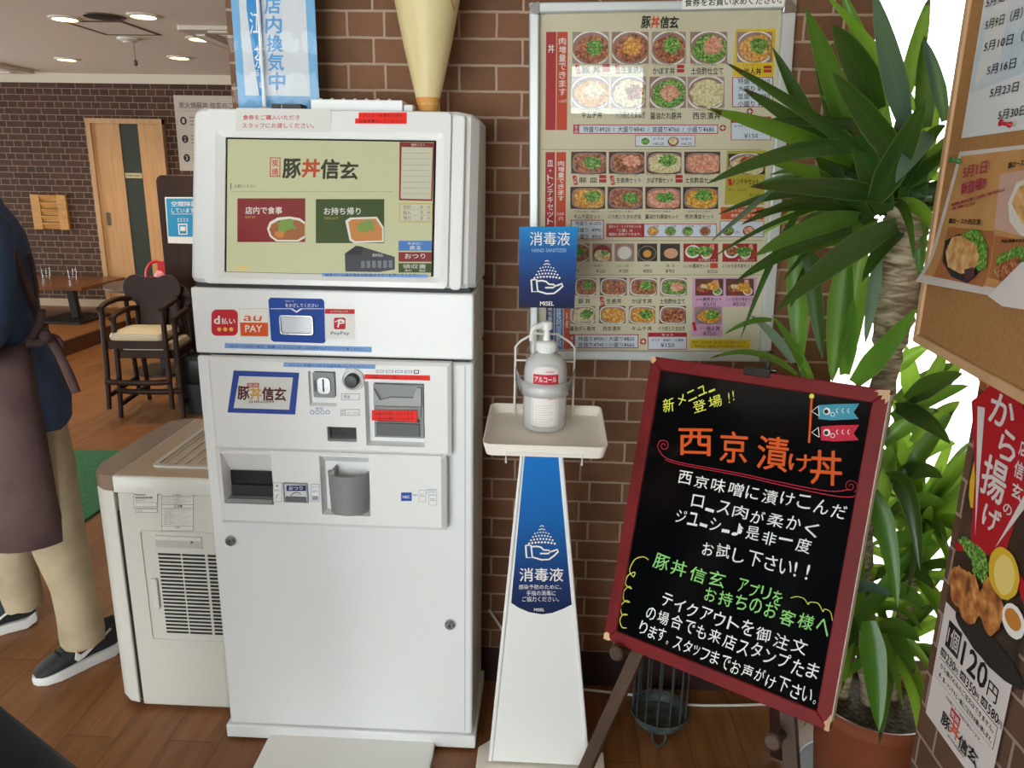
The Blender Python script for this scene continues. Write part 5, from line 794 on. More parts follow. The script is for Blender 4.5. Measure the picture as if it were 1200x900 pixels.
scallop([zy(238, 168), zy(220, 158), zy(190, 168), zy(172, 205), zy(185, 228), zy(190, 212), zy(165, 225), zy(158, 255), zy(178, 270), zy(170, 262), zy(152, 280), zy(152, 310), zy(172, 318), zy(160, 312), zy(142, 330), zy(145, 360), zy(165, 362), zy(150, 360), zy(138, 380), zy(145, 405), zy(162, 408)], CYE); scallop([zy(738, 303), zy(760, 298), zy(785, 305), zy(800, 325), zy(806, 318), zy(835, 322), zy(852, 350), zy(858, 342), zy(878, 352), zy(886, 384)], CYE)
p.stroke([zx(836, 222), zx(826, 396)], 2.6, COR, 2); p.ell(*zx(836, 214), 3, 3, CYE, 2, 14)
for (y0, m, x0) in ((275, CBL, 862), (358, CRE, 872)):
    p.poly([zx(x0, y0 - 26), zx(x0 + 60, y0 - 30), zx(1022, y0 - 32), zx(1000, y0 + 2), zx(1020, y0 + 28), zx(x0 + 50, y0 + 33), zx(x0, y0 + 28)], m, 1); p.stroke([zx(862, y0 - 22), zx(836, y0 - 2), zx(864, y0 + 16)], .8, CWH, 2); p.stroke([zx(862, y0 - 22), zx(866, y0 + 16)], .8, CWH, 2)
    p.ell(*zx(895, y0 - 2), 4.2, 4.2, CWH, 2, 16); p.ell(*zx(893, y0 - 1), 2.6, 2.6, K, 3, 14)
    for k in range(4): p.stroke(sp(920 + k * 22, y0 + (4 if k == 0 else -4), 9, 9, 1.8, 4.4, 8) if k else sp(918, y0 + 10, 8, 8, 0, 6.3, 12), .8, CWH, 2)
p.make('chalk_writing', r)
r = thing('easel', 'brown wooden easel holding the chalkboard', 'easel', KP.w(BW / 2, -.4)); EW = noisy('easel_wood', [(.3, '#3A291C'), (.6, '#4E3826'), (.8, '#5A422E')], 6, .5, stretch=(2, 2, .4)); EW2 = noisy('easel_dark', [(.3, '#2A1512'), (.7, '#3A1E18')], 6, .5)
apex = KP.w(*KP.loc(897, 436, -.034), -.034)
def leg(px, m, off=-.034):
    q = KP.w(*KP.loc(*px, off), off); d = q - apex; e = apex + d * ((apex.z - .008) / -d.z); b = MB(); b.bar(apex, e, .034, .02, m, KP.n); b.build('leg', r, bevel=.003); return e
E1 = leg((716, 835), EW); E2 = leg((926, 872), EW)
e3 = (E1 + E2) / 2 + Vector((.36, .42, 0)); e3.z = .008; q = on(905, 880, 1, 1.60); b = MB(); b.bar(apex - KP.n * .03, e3, .034, .02, EW2, KP.n); b.build('leg', r, bevel=.003)
b = MB(); q0 = apex.lerp(E2, .74); q1 = (apex - KP.n * .03).lerp(e3, .74); b.tube([q0, q1], .003, mt('chain_steel', '#8A8A86', .35, .8), 6); b.build('spreader', r)
for px in ((731, 757), (913, 858)):
    a, c = KP.loc(*px, 0); b = MB(); b.lathe([(0, -.04), (.011, -.04), (.011, .02), (.017, .022), (.018, .034), (.014, .038), (0, .038)], KP.w(a, c - .012, 0), EW, 20, KP.n); b.build('support_peg', r)
b = MB(); a, c = KP.loc(889, 432, 0); b.plate(KP, rc(a - .032, BH - .012, a + .03, BH + .008), -.03, .008, BLK); b.plate(KP, rc(a + .012, BH + .008, a + .022, BH + .035), -.012, -.004, BLK); b.tube([KP.w(a + .017, BH + .034, -.008), KP.w(a + .017, BH + .05, -.008)], .005, BLK, 8); b.build('top_clip', r, bevel=.002)
# ================================================================ wire umbrella stand behind the easel
c = Vector((.375, 2.0, 0)); r = thing('umbrella_stand', 'round dark wire umbrella stand on the floor behind the easel', 'umbrella stand', c); IR = mt('iron_green', '#3A4040', .5); IR2 = noisy('dish_patina', [(.3, '#2E3636'), (.5, '#46504E'), (.7, '#5E6660')], 30, .55)
b = MB(); b.lathe([(0, .035), (.07, .035), (.085, .06), (.088, .062), (.088, .056), (.074, .028), (0, .028)], c, IR2, 30); b.build('drip_dish', r)
b = MB()
for k in range(14): t = 2 * math.pi * k / 14; b.tube([c + Vector((.08 * math.cos(t), .08 * math.sin(t), .05)), c + Vector((.08 * math.cos(t), .08 * math.sin(t), .5))], .0028, IR, 6)
for z in (.055, .28, .5): b.tube([c + Vector((.08 * math.cos(2 * math.pi * k / 28), .08 * math.sin(2 * math.pi * k / 28), z)) for k in range(28)], .0035, IR, 6, True)
b.build('wire_cage', r)
for k in range(3): t = -1.7 + k * 2.094; d = Vector((math.cos(t), math.sin(t), 0)); s_ = Vector((-d.y, d.x, 0)) * .018; b = MB(); b.tube(spline([c + d * .075 + s_ + Vector((0, 0, .04)), c + d * .085 + s_ + Vector((0, 0, .015)), c + d * .095 + Vector((0, 0, .005)), c + d * .085 - s_ + Vector((0, 0, .015)), c + d * .075 - s_ + Vector((0, 0, .04))], 5), .004, IR, 6); b.build('foot', r)
# ================================================================ cables
WC = mt('cable_white', '#DCD9D2', .5)
q = [on(x, y, 1, 2.168) for x, y in ((573.5, 715), (588, 737), (604, 765), (630, 790))]; q = [v if v.z > .007 else Vector((v.x, v.y, .007)) for v in q]
q += [on(x, y + 1.5, 2, .006) for x, y in ((672, 804), (700, 808), (735, 812), (770, 816), (805, 824), (850, 825), (893, 824), (935, 822))]
b = MB(); b.tube(spline(q, 8), .0042, WC, 8); tag(b.build('power_cable', origin=on(735, 812, 2, 0)), 'white power cable running along the floor at the foot of the brick wall', 'cable')
# ================================================================ potted plant
PC = Vector((.895, 1.80, 0)); r = thing('potted_plant', 'tall leafy yucca plant in a terracotta pot in front of the bright window', 'plant', PC); TC = noisy('terracotta', [(.3, '#8E4E34'), (.55, '#A25C3E'), (.8, '#96543A')], 5, .5)
b = MB(); b.lathe([(0, .012), (.112, .012), (.118, .02), (.143, .25), (.146, .255), (.15, .256), (.166, .262), (.168, .285), (.16, .292), (.15, .288), (.144, .25), (0, .245)], PC, TC, 48); b.build('pot', r)
b = MB(); b.lathe([(0, .001), (.15, .001), (.165, .016), (.16, .017), (.147, .008), (0, .008)], PC, mt('saucer_grey', '#8E9294', .4), 40); b.build('saucer', r)
b = MB(); b.lathe([(0, .262), (.05, .266), (.1, .262), (.146, .256)], PC, noisy('soil', [(.3, '#2A2018'), (.5, '#4A3C2C'), (.7, '#6A5C46')], 90, .9, bump=1), 30); b.build('soil', r)
BK_ = noisy('bark', [(.3, '#5E5040'), (.48, '#8E7E66'), (.6, '#B4A68C'), (.8, '#CFC4AE')], 16, .85, bump=1.0, stretch=(1, 1, 4), detail=8, dist=1.2)
def trunk(pts, rs):
    P_ = spline([(*q, ) for q in pts], 10); n = len(P_); R2 = []
    for k in range(n): t = k / (n - 1) * (len(rs) - 1); i0 = min(int(t), len(rs) - 2); R2.append((rs[i0] + (rs[i0 + 1] - rs[i0]) * (t - i0)) * (1 + .09 * math.sin(k * 2.4) + rnd.uniform(-.05, .05)))
    b = MB(); b.tube(P_, R2, BK_, 14); b.build('trunk', r, ang=60)
top1 = on(1058, 285, 1, 1.72); trunk([PC + Vector((.0, 0, .25)), on(1010, 620, 1, 1.78), on(1036, 445, 1, 1.75), on(1050, 350, 1, 1.73), top1, on(1062, 235, 1, 1.72)], [.024, .026, .028, .046, .05, .035])
trunk([PC + Vector((.06, .03, .25)), PC + Vector((.07, .04, .6)), PC + Vector((.08, .05, .78))], [.022, .02, .016]); trunk([PC + Vector((-.07, .02, .25)), PC + Vector((-.06, .03, .5))], [.018, .014])
LF = [leafmat('leaf_dark', [(.3, '#17300F'), (.6, '#254618'), (.8, '#2F5420')], .12), leafmat('leaf_mid', [(.3, '#274E17'), (.6, '#386A20'), (.8, '#487C28')], .28), leafmat('leaf_bright', [(.3, '#4E8420'), (.6, '#6CA22E'), (.8, '#86B53A')], .45), leafmat('leaf_blue', [(.3, '#3E5650'), (.6, '#566E62'), (.8, '#6A8070')], .15)]
DRY = mt('leaf_dry', '#5A3A22', .7)
FOL = {}; FAT = {}
def leaf3(B, M, T, w, m, fol, roll=0.0, fold=.34, dry=False, n=12):
    mb = FOL.setdefault(fol, MB()); rows = []
    for k in range(n + 1):
        t = k / n; c = B * ((1 - t) ** 2) + M * (2 * t * (1 - t)) + T * (t * t); d = (M - B) * (1 - t) + (T - M) * t
        d = d.normalized() if d.length > 1e-6 else Vector((0, 0, 1)); view = (c - EYE).normalized(); s = d.cross(view); s = s.normalized() if s.length > 1e-3 else d.orthogonal().normalized(); N = s.cross(d).normalized()
        s2 = s * math.cos(roll) + N * math.sin(roll); n2 = N * math.cos(roll) - s * math.sin(roll); ww = w * .5 * (.5 + .5 * min(1, t * 3.2)) * (1 - t ** 2.6) ** .8 + .0006
        rows.append([c - s2 * ww, c - s2 * ww * .5 + n2 * fold * ww * .7, c + n2 * fold * ww, c + s2 * ww * .5 + n2 * fold * ww * .7, c + s2 * ww])
    mb.sheet(rows, m); tn = rnd.uniform(.28, .85); FAT.setdefault(fol, []).extend((k / 4, min(.95, max(.05, tn + .12 * (j / n - .5)))) for j in range(n + 1) for k in range(5))
    if dry: c = T; mb.sheet([[q for q in rows[-2]], [q + (T - rows[-2][2]) * .9 for q in rows[-2][1:2] * 5]], DRY); FAT[fol].extend([(.3, .5)] * 10)
def leaf(bp, tp, wpx, m, fol=0, Yb=1.72, Yt=1.5, arch=.0, roll=0, dry=False):
    B = on(*bp, 1, Yb); T = on(*tp, 1, Yt); M = (B + T) / 2 + Vector((0, 0, arch)); w = .9 * wpx / 900 * (M - EYE).length; leaf3(B, M, T, w, LF[m], fol, roll, dry=dry)
UP = [((1000, 175), (944, 10), 27, 1, 1.70, 1.62, .02), ((1030, 130), (975, 30), 36, 0, 1.72, 1.60, .02), ((1075, 130), (968, -6), 13, 2, 1.75, 1.7, .02), ((1040, 150), (985, -14), 20, 1, 1.75, 1.8, .02), ((1062, 150), (1024, -10), 27, 3, 1.66, 1.55, 0), ((1062, 110), (1089, -4), 20, 1, 1.78, 1.8, .0), ((1085, 150), (1083, 42), 22, 0, 1.74, 1.7, 0),
      ((1108, 142), (1082, 45), 15, 3, 1.7, 1.68, .02), ((1040, 205), (851, 74), 16, 0, 1.7, 1.42, .02), ((1000, 200), (870, 104), 20, 0, 1.7, 1.46, .02), ((1000, 192), (829, 128), 22, 2, 1.68, 1.4, .02), ((1020, 175), (829, 215), 22, 0, 1.68, 1.4, .05), ((1050, 155), (884, 143), 15, 0, 1.7, 1.5, .02), ((1045, 232), (879, 219), 25, 0, 1.66, 1.44, .02),
      ((1000, 228), (869, 263), 15, 0, 1.7, 1.45, .03), ((1008, 255), (884, 300), 27, 1, 1.66, 1.42, .03), ((1000, 270), (863, 329), 20, 0, 1.66, 1.42, .03), ((1052, 262), (911, 363), 33, 0, 1.62, 1.36, .03), ((905, 222), (834, 282), 7, 3, 1.6, 1.45, .0), ((945, 235), (868, 396), 9, 0, 1.62, 1.5, .06), ((975, 240), (838, 300), 7, 0, 1.66, 1.5, .03),
      ((1058, 192), (976, 85), 30, 0, 1.64, 1.5, .0), ((1025, 235), (1084, 117), 34, 0, 1.62, 1.5, -.02), ((1090, 155), (1050, 214), 25, 3, 1.62, 1.5, .02), ((932, 290), (938, 437), 26, 1, 1.72, 1.66, 0), ((945, 280), (964, 420), 22, 0, 1.68, 1.6, 0), ((990, 305), (975, 448), 30, 1, 1.7, 1.64, 0), ((1010, 290), (995, 430), 26, 1, 1.74, 1.7, 0), ((1030, 300), (1014, 402), 15, 3, 1.66, 1.6, 0),
      ((1000, 450), (1074, 362), 27, 1, 1.62, 1.5, -.01), ((1078, 255), (1078, 325), 15, 1, 1.68, 1.66, 0), ((1000, 260), (905, 55), 24, 0, 1.75, 1.72, .02), ((1015, 250), (955, 70), 30, 0, 1.78, 1.75, .02), ((1030, 240), (985, 95), 30, 1, 1.8, 1.78, 0), ((1070, 220), (1100, 95), 26, 1, 1.8, 1.85, 0), ((1060, 240), (1130, 150), 22, 1, 1.74, 1.7, .04),
      ((1040, 250), (1000, 150), 34, 0, 1.7, 1.62, 0), ((1050, 260), (1040, 150), 34, 0, 1.74, 1.7, 0), ((1065, 255), (1080, 160), 30, 0, 1.72, 1.66, 0), ((1020, 262), (960, 200), 26, 0, 1.7, 1.55, 0), ((1040, 250), (880, 250), 14, 0, 1.72, 1.5, .03), ((1030, 262), (930, 300), 24, 1, 1.72, 1.6, .02), ((1075, 240), (1120, 220), 22, 0, 1.74, 1.6, .03), ((1060, 265), (1010, 330), 22, 0, 1.7, 1.56, .04), ((990, 225), (900, 190), 18, 2, 1.74, 1.6, .02), ((960, 300), (926, 360), 16, 0, 1.72, 1.6, .03)]
for bp, tp, w, m, Yb, Yt, ar in UP: leaf(bp, tp, w, m, 0, Yb, Yt, ar, rnd.uniform(-.35, .35), rnd.random() < .3)
LO = [((960, 470), (905, 370), 12, 1, 1.7, 1.6, .03), ((905, 375), (850, 391), 7, 1, 1.62, 1.55, .02), ((935, 440), (832, 420), 8, 1, 1.66, 1.5, .06), ((930, 425), (880, 370), 12, 3, 1.64, 1.6, .02), ((990, 440), (1000, 350), 22, 1, 1.7, 1.62, 0),
      ((1062, 470), (1128, 438), 26, 0, 1.66, 1.5, .02), ((1045, 490), (1135, 452), 22, 1, 1.68, 1.55, .02), ((1048, 478), (1114, 520), 24, 0, 1.66, 1.5, .03), ((1040, 560), (1078, 668), 24, 0, 1.6, 1.48, .12), ((1035, 520), (1100, 480), 22, 1, 1.74, 1.7, .03), ((1022, 575), (1052, 712), 25, 1, 1.6, 1.5, .06), ((1018, 728), (1030, 857), 30, 1, 1.5, 1.42, .03), ((990, 690), (1047, 700), 14, 3, 1.56, 1.46, .03), ((1040, 690), (1085, 715), 20, 1, 1.62, 1.5, .03), ((1030, 735), (1078, 752), 22, 1, 1.6, 1.5, .03), ((1042, 740), (1072, 790), 20, 1, 1.6, 1.5, .02), ((975, 760), (950, 850), 24, 0, 1.56, 1.5, .03), ((990, 770), (930, 800), 26, 0, 1.6, 1.5, .04), ((1000, 760), (985, 700), 24, 0, 1.7, 1.65, 0), ((1000, 740), (1075, 640), 18, 1, 1.7, 1.66, .02), ((1005, 730), (1010, 640), 14, 2, 1.72, 1.7, 0), ((1030, 700), (1095, 620), 18, 2, 1.72, 1.66, .03), ((1060, 560), (1118, 480), 20, 1, 1.78, 1.75, .02), ((1040, 440), (1090, 405), 18, 2, 1.8, 1.78, .02), ((1070, 470), (1062, 405), 22, 2, 1.85, 1.85, 0), ((1085, 460), (1110, 405), 16, 1, 1.82, 1.8, 0), ((1090, 470), (1130, 420), 15, 1, 1.84, 1.8, 0), ((1050, 470), (1125, 425), 20, 0, 1.9, 1.9, .02), ((1060, 500), (1110, 425), 20, 1, 1.9, 1.92, 0), ((1070, 520), (1125, 470), 22, 1, 1.86, 1.8, .02), ((1060, 540), (1120, 520), 22, 2, 1.86, 1.8, .03), ((1050, 560), (1105, 560), 22, 0, 1.8, 1.7, .04), ((1040, 600), (1108, 590), 22, 1, 1.8, 1.7, .04), ((1035, 640), (1100, 640), 22, 1, 1.76, 1.66, .04), ((1040, 660), (1095, 690), 20, 0, 1.74, 1.6, .04), ((1050, 620), (1085, 540), 22, 1, 1.84, 1.84, 0), ((1060, 640), (1105, 540), 18, 2, 1.86, 1.86, 0), ((1070, 330), (1100, 420), 16, 0, 1.8, 1.75, 0), ((1030, 600), (1050, 500), 20, 1, 1.8, 1.8, 0), ((1080, 600), (1110, 640), 16, 1, 1.8, 1.7, .03)]
cc = on(1045, 238, 1, 1.73)
for k in range(34):
    az = 2.399 * k; el = rnd.uniform(-.35, 1.25); d = Vector((math.cos(az) * math.cos(el), math.sin(az) * math.cos(el) * .8, math.sin(el))); ln = rnd.uniform(.2, .38); T = cc + d * ln + Vector((0, 0, -.08 * math.cos(el))); T.y = min(T.y, 2.14)
    if T.y < 1.36: T.x = min(T.x, .68)
    leaf3(cc, cc + d * ln * .55 + Vector((0, 0, .03)), T, rnd.uniform(.022, .034), LF[rnd.choice((0, 0, 0, 1, 1, 2))], 0, rnd.uniform(-.7, .7), dry=rnd.random() < .25)
for bp, tp, w, m, Yb, Yt, ar in LO: leaf(bp, tp, w, m, 1, Yb, Yt, ar, rnd.uniform(-.3, .3), rnd.random() < .3)
for (c, n, L0, L1, wz, fol) in ((PC + Vector((.08, .05, .78)), 26, .25, .42, .036, 2), (PC + Vector((-.06, .03, .5)), 20, .2, .34, .034, 3), (PC + Vector((.03, .0, .42)), 22, .2, .36, .034, 3), (PC + Vector((.07, .04, .62)), 18, .2, .34, .034, 2)):
    for k in range(n):
        az = 2.399 * k + rnd.uniform(-.3, .3); el = rnd.uniform(-.2, 1.2); ln = rnd.uniform(L0, L1); d = Vector((math.cos(az) * math.cos(el), math.sin(az) * math.cos(el), math.sin(el)))
        T = c + d * ln + Vector((0, 0, -.12 * math.cos(el))); lim = 2.16 - .01
        if T.y > lim: T.y = lim
        if T.y < 1.32: T.x = min(T.x, .7)
        leaf3(c, c + d * ln * .55 + Vector((0, 0, .05)), T, wz * rnd.uniform(.7, 1.1), LF[rnd.choice((1, 1, 2, 2, 0))], fol, rnd.uniform(-.8, .8), dry=rnd.random() < .2)
for k in FOL:
    o = FOL[k].build('foliage', r, solid=False, ang=80)
    for i_, nm in enumerate(('across', 'tone')): o.data.attributes.new(nm, 'FLOAT', 'POINT').data.foreach_set('value', [q[i_] for q in FAT[k]])
# ================================================================ cork board at the pillar and its papers
d0 = ray(1070, 400); t = (.70 - EYE.x) / d0.x; c0_ = EYE + d0 * t; CPN = Panel(c0_, (-.098, -.995, 0), (0, 0, 1)); CWD, CHT = .66, .95
r = thing('cork_board', 'tall tan notice board with pale wooden frame hung on the brick pillar', 'notice board', CPN.w(CWD / 2, 0)); CK = noisy('cork', [(.3, '#A07040'), (.5, '#A87846'), (.7, '#AE804C')], 160, .8, detail=4); CF_ = noisy('cork_frame', [(.3, '#C49A70'), (.7, '#D6AE84')], 8, .5, stretch=(1, 1, .3))
b = MB(); b.plate(CPN, rc(.012, .012, CWD - .012, CHT - .012), -.018, -.003, CK); b.build('cork_sheet', r, smooth=False)
o = rc(0, 0, CWD, CHT); i = rc(.017, .017, CWD - .017, CHT - .017)
for k in range(4): j = (k + 1) % 4; b = MB(); b.plate(CPN, [o[k], o[j], i[j], i[k]], -.022, .002, CF_); b.build('frame_rail', r, bevel=.002)
for a_ in (.08, CWD - .06): b = MB(); q = CPN.w(a_, .7, -.022); b.bar(q, (.7405, q.y, q.z), .03, .04, SIL); b.build('wall_bracket', r)
p = Print(CPN, .0003, -.0022); a0, b0 = p.P.loc(1125, 162); a1, b1 = p.P.loc(1200, 151.6); p.lpoly([(a0, b0), (a0 + .33, b0 + .33 * (b1 - b0) / (a1 - a0)), (a0 + .33, b0 + .5), (a0 + .004, b0 + .5)], INK('paper_white', '#DDE0E2'), 0)
SKY = noisy('paper_sky', [(.35, '#D9DCE0'), (.55, '#B9CCDA'), (.7, '#9FBCD0')], 7, .6); p.lpoly([(a0 + .006, b0 + .07), (a0 + .32, b0 + .09), (a0 + .32, b0 + .49), (a0 + .008, b0 + .49)], SKY, 1)
p.lpoly([(a0 + .02, b0 + .08), (a0 + .1, b0 + .12), (a0 + .1, b0 + .2), (a0 + .06, b0 + .23), (a0 + .03, b0 + .16)], INK('paper_cloud', '#DCDDDD'), 2)
for t_, q0, q1, h in (('5月定休日', (1154, 10), (1196, -6), 11), ('5月9日（月）', (1153, 36), (1196, 21.5), 11), ('5月10日（火）', (1151.5, 61.5), (1214, 44), 11), ('5月16日（月）', (1155, 89), (1217, 72), 11), ('5月23日（月）', (1158.5, 115), (1220, 101), 11), ('5月30日（月）', (1168, 141), (1228, 130), 11)): p.line(t_, q0, q1, h, K, 4, .02)
tag(p.make('holiday_notice', origin=CPN.w(a0, b0)), 'white sheet listing dates in May, upper paper on the tan notice board', 'paper')
UPn = CurlPanel(CPN.o, CPN.u, CPN.v); UPn.b0 = CPN.loc(1110, 285)[1]; UPn.bl = .13; UPn.amt = .045
p = Print(UPn, .001, -.002); PT = [(1123, 178), (1230, 166), (1215, 357), (1071, 330)]
pa, pb = UPn.loc(1123, 178), UPn.loc(1071, 330); p.bil([UPn.loc(*q) for q in PT], INK('paper_edge', '#D6CCC6'), 0, 4, 14); TAN = noisy('flyer_tan', [(.3, '#B98650'), (.55, '#C8945A'), (.75, '#C09062')], 14, .6)
p.bil([UPn.loc(*q) for q in ((1126, 183), (1228, 171), (1208, 345), (1082, 322))], TAN, 1, 4, 14)
MG = INK('magenta', '#B02A58'); p.line('5月1日', (1130, 210), (1158, 203), 13, MG, 5, .03); p.line('新登場!!', (1128, 229), (1157, 221), 13, MG, 5, .03)
for t_, q0, q1 in (('西京味噌に漬け込んだ豚ロースを香ばしく焼き上げました', (1117, 242), (1180, 224)), ('一度ご賞味ください!', (1116, 247), (1145, 240))): p.line(t_, q0, q1, 3.4, MG, 5, .01)
p.line('豚ロースの西京漬', (1114, 262), (1151, 264), 6, K, 5, .03); p.line('豚ロース西京漬丼', (1184, 198), (1222, 190), 7, K, 5, .03); p.line('西京漬皿の定食', (1176, 285), (1205, 284), 4, K, 5, .02)
def patch(q, m, L): p.bil([UPn.loc(*c) for c in q], m, L, 3, 8)
patch([(1111, 266), (1165, 271), (1152, 336), (1093, 324)], INK('flyer_rust', '#A96A42'), 2)
p.poly([(1108, 282), (1125, 274), (1130, 279), (1150, 318), (1134, 332), (1115, 324), (1105, 306)], INK('tray_black', '#2E2A28'), 3); p.poly([(1140, 268), (1150, 270), (1159, 290), (1157, 315), (1148, 318), (1138, 300), (1128, 275)], FG, 4); p.poly([(1110, 295), (1118, 278), (1128, 276), (1146, 286), (1150, 302), (1143, 318), (1128, 321), (1113, 313)], noisy('cutlet', [(.3, '#B57A44'), (.5, '#D6A468'), (.7, '#E6C48E')], 60, .5), 5); p.poly([(1133, 316), (1144, 313), (1146, 325), (1134, 330)], INK('beans', '#5A2E34'), 6)
patch([(1172, 204), (1226, 195), (1215, 282), (1165, 268)], INK('flyer_rose', '#C7A294'), 2); p.poly([(1182, 238), (1192, 214), (1226, 200), (1222, 285), (1196, 275), (1184, 260)], INK('bowl_pale', '#D8D2CA'), 3); p.poly([(1187, 238), (1196, 219), (1224, 207), (1220, 270), (1199, 262)], noisy('cutlet'), 4) if False else p.poly([(1187, 238), (1196, 219), (1224, 207), (1220, 270), (1199, 262)], _M['cutlet'], 4)
patch([(1166, 276), (1210, 283), (1196, 335), (1158, 325)], INK('flyer_rust'), 2); p.poly([(1170, 300), (1190, 290), (1204, 288), (1196, 320), (1172, 328), (1166, 318)], FG, 3); p.poly([(1168, 312), (1184, 304), (1198, 300), (1192, 324), (1172, 330)], FM, 4)
p.poly([(1161, 347), (1200, 308), (1226, 300), (1218, 365), (1178, 359)], INK('paper_back', '#DAD4D2'), 6)
o = p.make('menu_flyer', origin=CPN.w(*pb)); tag(o, 'curling tan flyer with food photos, lower paper on the tan notice board', 'paper')
def pin(px, hx, name, lb):
    a, c = CPN.loc(*px); q = CPN.w(a, c, -.001); rr_ = thing('push_pin', lb, 'push pin', q); m = mt(name, hx, .3); b = MB(); b.lathe([(.0045, .004), (.0045, .006), (.0028, .009), (.0028, .015), (.005, .018), (.005, .02), (0, .0205)], q, m, 16, CPN.n + Vector((0, 0, .2))); b.build('pin_head', rr_); b = MB(); b.tube([q - CPN.n * .002, q + CPN.n * .006], .0006, SIL, 6); b.build('needle', rr_)
pin((1187, 147), '#B81E34', 'pin_red', 'red push pin holding the white date sheet'); pin((1127, 190), '#2E7A3A', 'pin_green', 'green push pin holding the curling tan flyer')
# ================================================================ fried chicken poster on the pillar
KPN = Panel((.736, 0, 0), (0, -1, 0), (0, 0, 1)); p = Print(KPN, .0004, .0); aL, bB = p.P.loc(1085, 835); aL2, bW = p.P.loc(1108, 704); aR, _ = p.P.loc(1187, 792); aT, bT = p.P.loc(1150, 420); wP = aR - aL2
LX = lambda a, z: (aL + a * wP, bB + z)
H2 = bW - bB; HT = H2 + 1.05 * wP * 1.35
p.lpoly([LX(0, 0), LX(1, 0), LX(1, HT), LX(0, HT)], noisy('poster_photo', [(.3, '#241A14'), (.55, '#3E2A1C'), (.75, '#6A4626')], 9, .3), 0); p.lpoly([LX(0, 0), LX(1, 0), LX(1, H2), LX(0, H2)], INK('poster_white', '#DCD4D2'), 1)
KG = noisy('karaage', [(.3, '#6E3A18'), (.45, '#A8642C'), (.6, '#CC8C46'), (.75, '#E0B070')], 45, .5); PRD = INK('poster_red', '#B3121F'); LEM = INK('lemon', '#DDB52A')
def bl(px, py, rx, ry, m, L, j=.12): p.ell(px, py, rx, ry, m, L, 26, j)
bl(1145, 560, 7, 38, LEM, 1, .05); bl(1190, 560, 14, 40, KG, 1); bl(1160, 450, 14, 14, KG, 1)
p.poly([(1139, 470), (1150, 462), (1160, 452), (1170, 448), (1192, 452), (1200, 480), (1206, 520), (1200, 580), (1178, 650), (1152, 650), (1138, 640), (1143, 560)], PRD, 2); p.poly([(1119, 636), (1132, 632), (1152, 636), (1180, 645), (1206, 690), (1204, 720), (1188, 668), (1160, 648), (1122, 645)], PRD, 3)
p.poly([(1146.5, 476), (1155, 478), (1143.5, 628)], INK('poster_white'), 3); p.poly([(1204, 575), (1212, 582), (1167, 642)], INK('poster_white'), 3)
def pch(t, x0, y0, x1, y1, m, L=4, bold=.04):
    cx, cy = (x0 + x1) / 2, (y0 + y1) / 2; a, c, sx, sy = p.sc(cx, cy); w = (x1 - x0) * sx; h = (y1 - y0) * sy * .92; p.lglyph(t, a - w / 2, c - h / 2, w, h, m, L, bold)
for t_, x0, y0, x1, y1 in (('か', 1161, 462, 1190, 502), ('ら', 1172, 504, 1192, 542), ('揚', 1152, 535, 1180, 588), ('げ', 1153, 592, 1173, 624), ('玄', 1187, 566, 1199, 586), ('信', 1190, 540, 1201, 562), ('の', 1177, 590, 1187, 604), ('店', 1196, 516, 1206, 536)): pch(t_, x0, y0, x1, y1, INK('poster_white'))
bl(1125, 686, 11, 24, KG, 4); bl(1137, 700, 13, 30, KG, 5); bl(1163, 712, 14, 32, KG, 6); bl(1178, 672, 18, 30, LEM, 7.5, .02); bl(1179, 674, 12, 24, INK('lemon_flesh', '#EBD27A'), 8, .04); bl(1143, 648, 19, 11, FG, 3.5, .15); bl(1151, 664, 9, 18, FG, 9, .25); bl(1163, 690, 10, 14, KG, 7)
bl(1190, 728, 13, 20, WH, 9, .02); bl(1190, 726, 9.5, 12, INK('sauce', '#C9822E'), 10, .02); bl(1158, 760, 40, 18, INK('plate_dark', '#2A2422'), 3, .05)
def wt(t, a0, z0, w, h, m=K, L=3, bold=.02): q = LX(a0, z0); p.lglyph(t, q[0], q[1], w * wP, h, m, L, bold)
def wr(a0, z0, a1, z1, m, L=2): p.lpoly([LX(a0, z0), LX(a1, z0), LX(a1, z1), LX(a0, z1)], m, L)
h = H2; wr(.1, h * .68, .31, h * .9, K); wt('1個', .12, h * .71, .17, h * .16, INK('poster_white')); wt('120', .36, h * .68, .36, h * .2, K, 3, .05); wt('円', .75, h * .68, .13, h * .12)
for k, (t_, n_) in enumerate((('230', '2個'), ('350', '3個'), ('580', '5個'))): wr(.06 + k * .32, h * .575, .145 + k * .32, h * .64, K); wt(n_, .07 + k * .32, h * .585, .065, h * .045, INK('poster_white'), 3, 0); wt(t_, .16 + k * .32, h * .57, .14, h * .075, K, 3, .04); wt('円', .305 + k * .32, h * .57, .045, h * .045)
wr(.06, h * .37, .95, h * .555, K); wr(.064, h * .374, .946, h * .551, INK('poster_white'), 3); wt('から揚げのみのご注文はできません。', .1, h * .48, .82, h * .045, K, 4, .01); wt('丼・皿・トンテキと一緒にご注文をお願い致します。', .1, h * .4, .82, h * .045, K, 4, .01); wt('※店舗により価格が異なります。', .25, h * .31, .55, h * .03, BRN, 3, .0)
wr(.35, h * .22, .5, h * .3, RED); wt('炭焼', .36, h * .235, .13, h * .05, INK('poster_white'), 3)
for k, (ch, m) in enumerate((('豚', K), ('丼', ORG_), ('信', K), ('玄', K))): wt(ch, .25 + k * .14, h * (.09 + .02 * (k % 2)), .14, h * .11, m, 4, .04)
wt('SHINGEN', .38, h * .06, .25, h * .02, BRN, 3)
tag(p.make('chicken_poster', origin=KPN.w(aL, bB)), 'red and white fried chicken price poster on the brick pillar', 'poster')
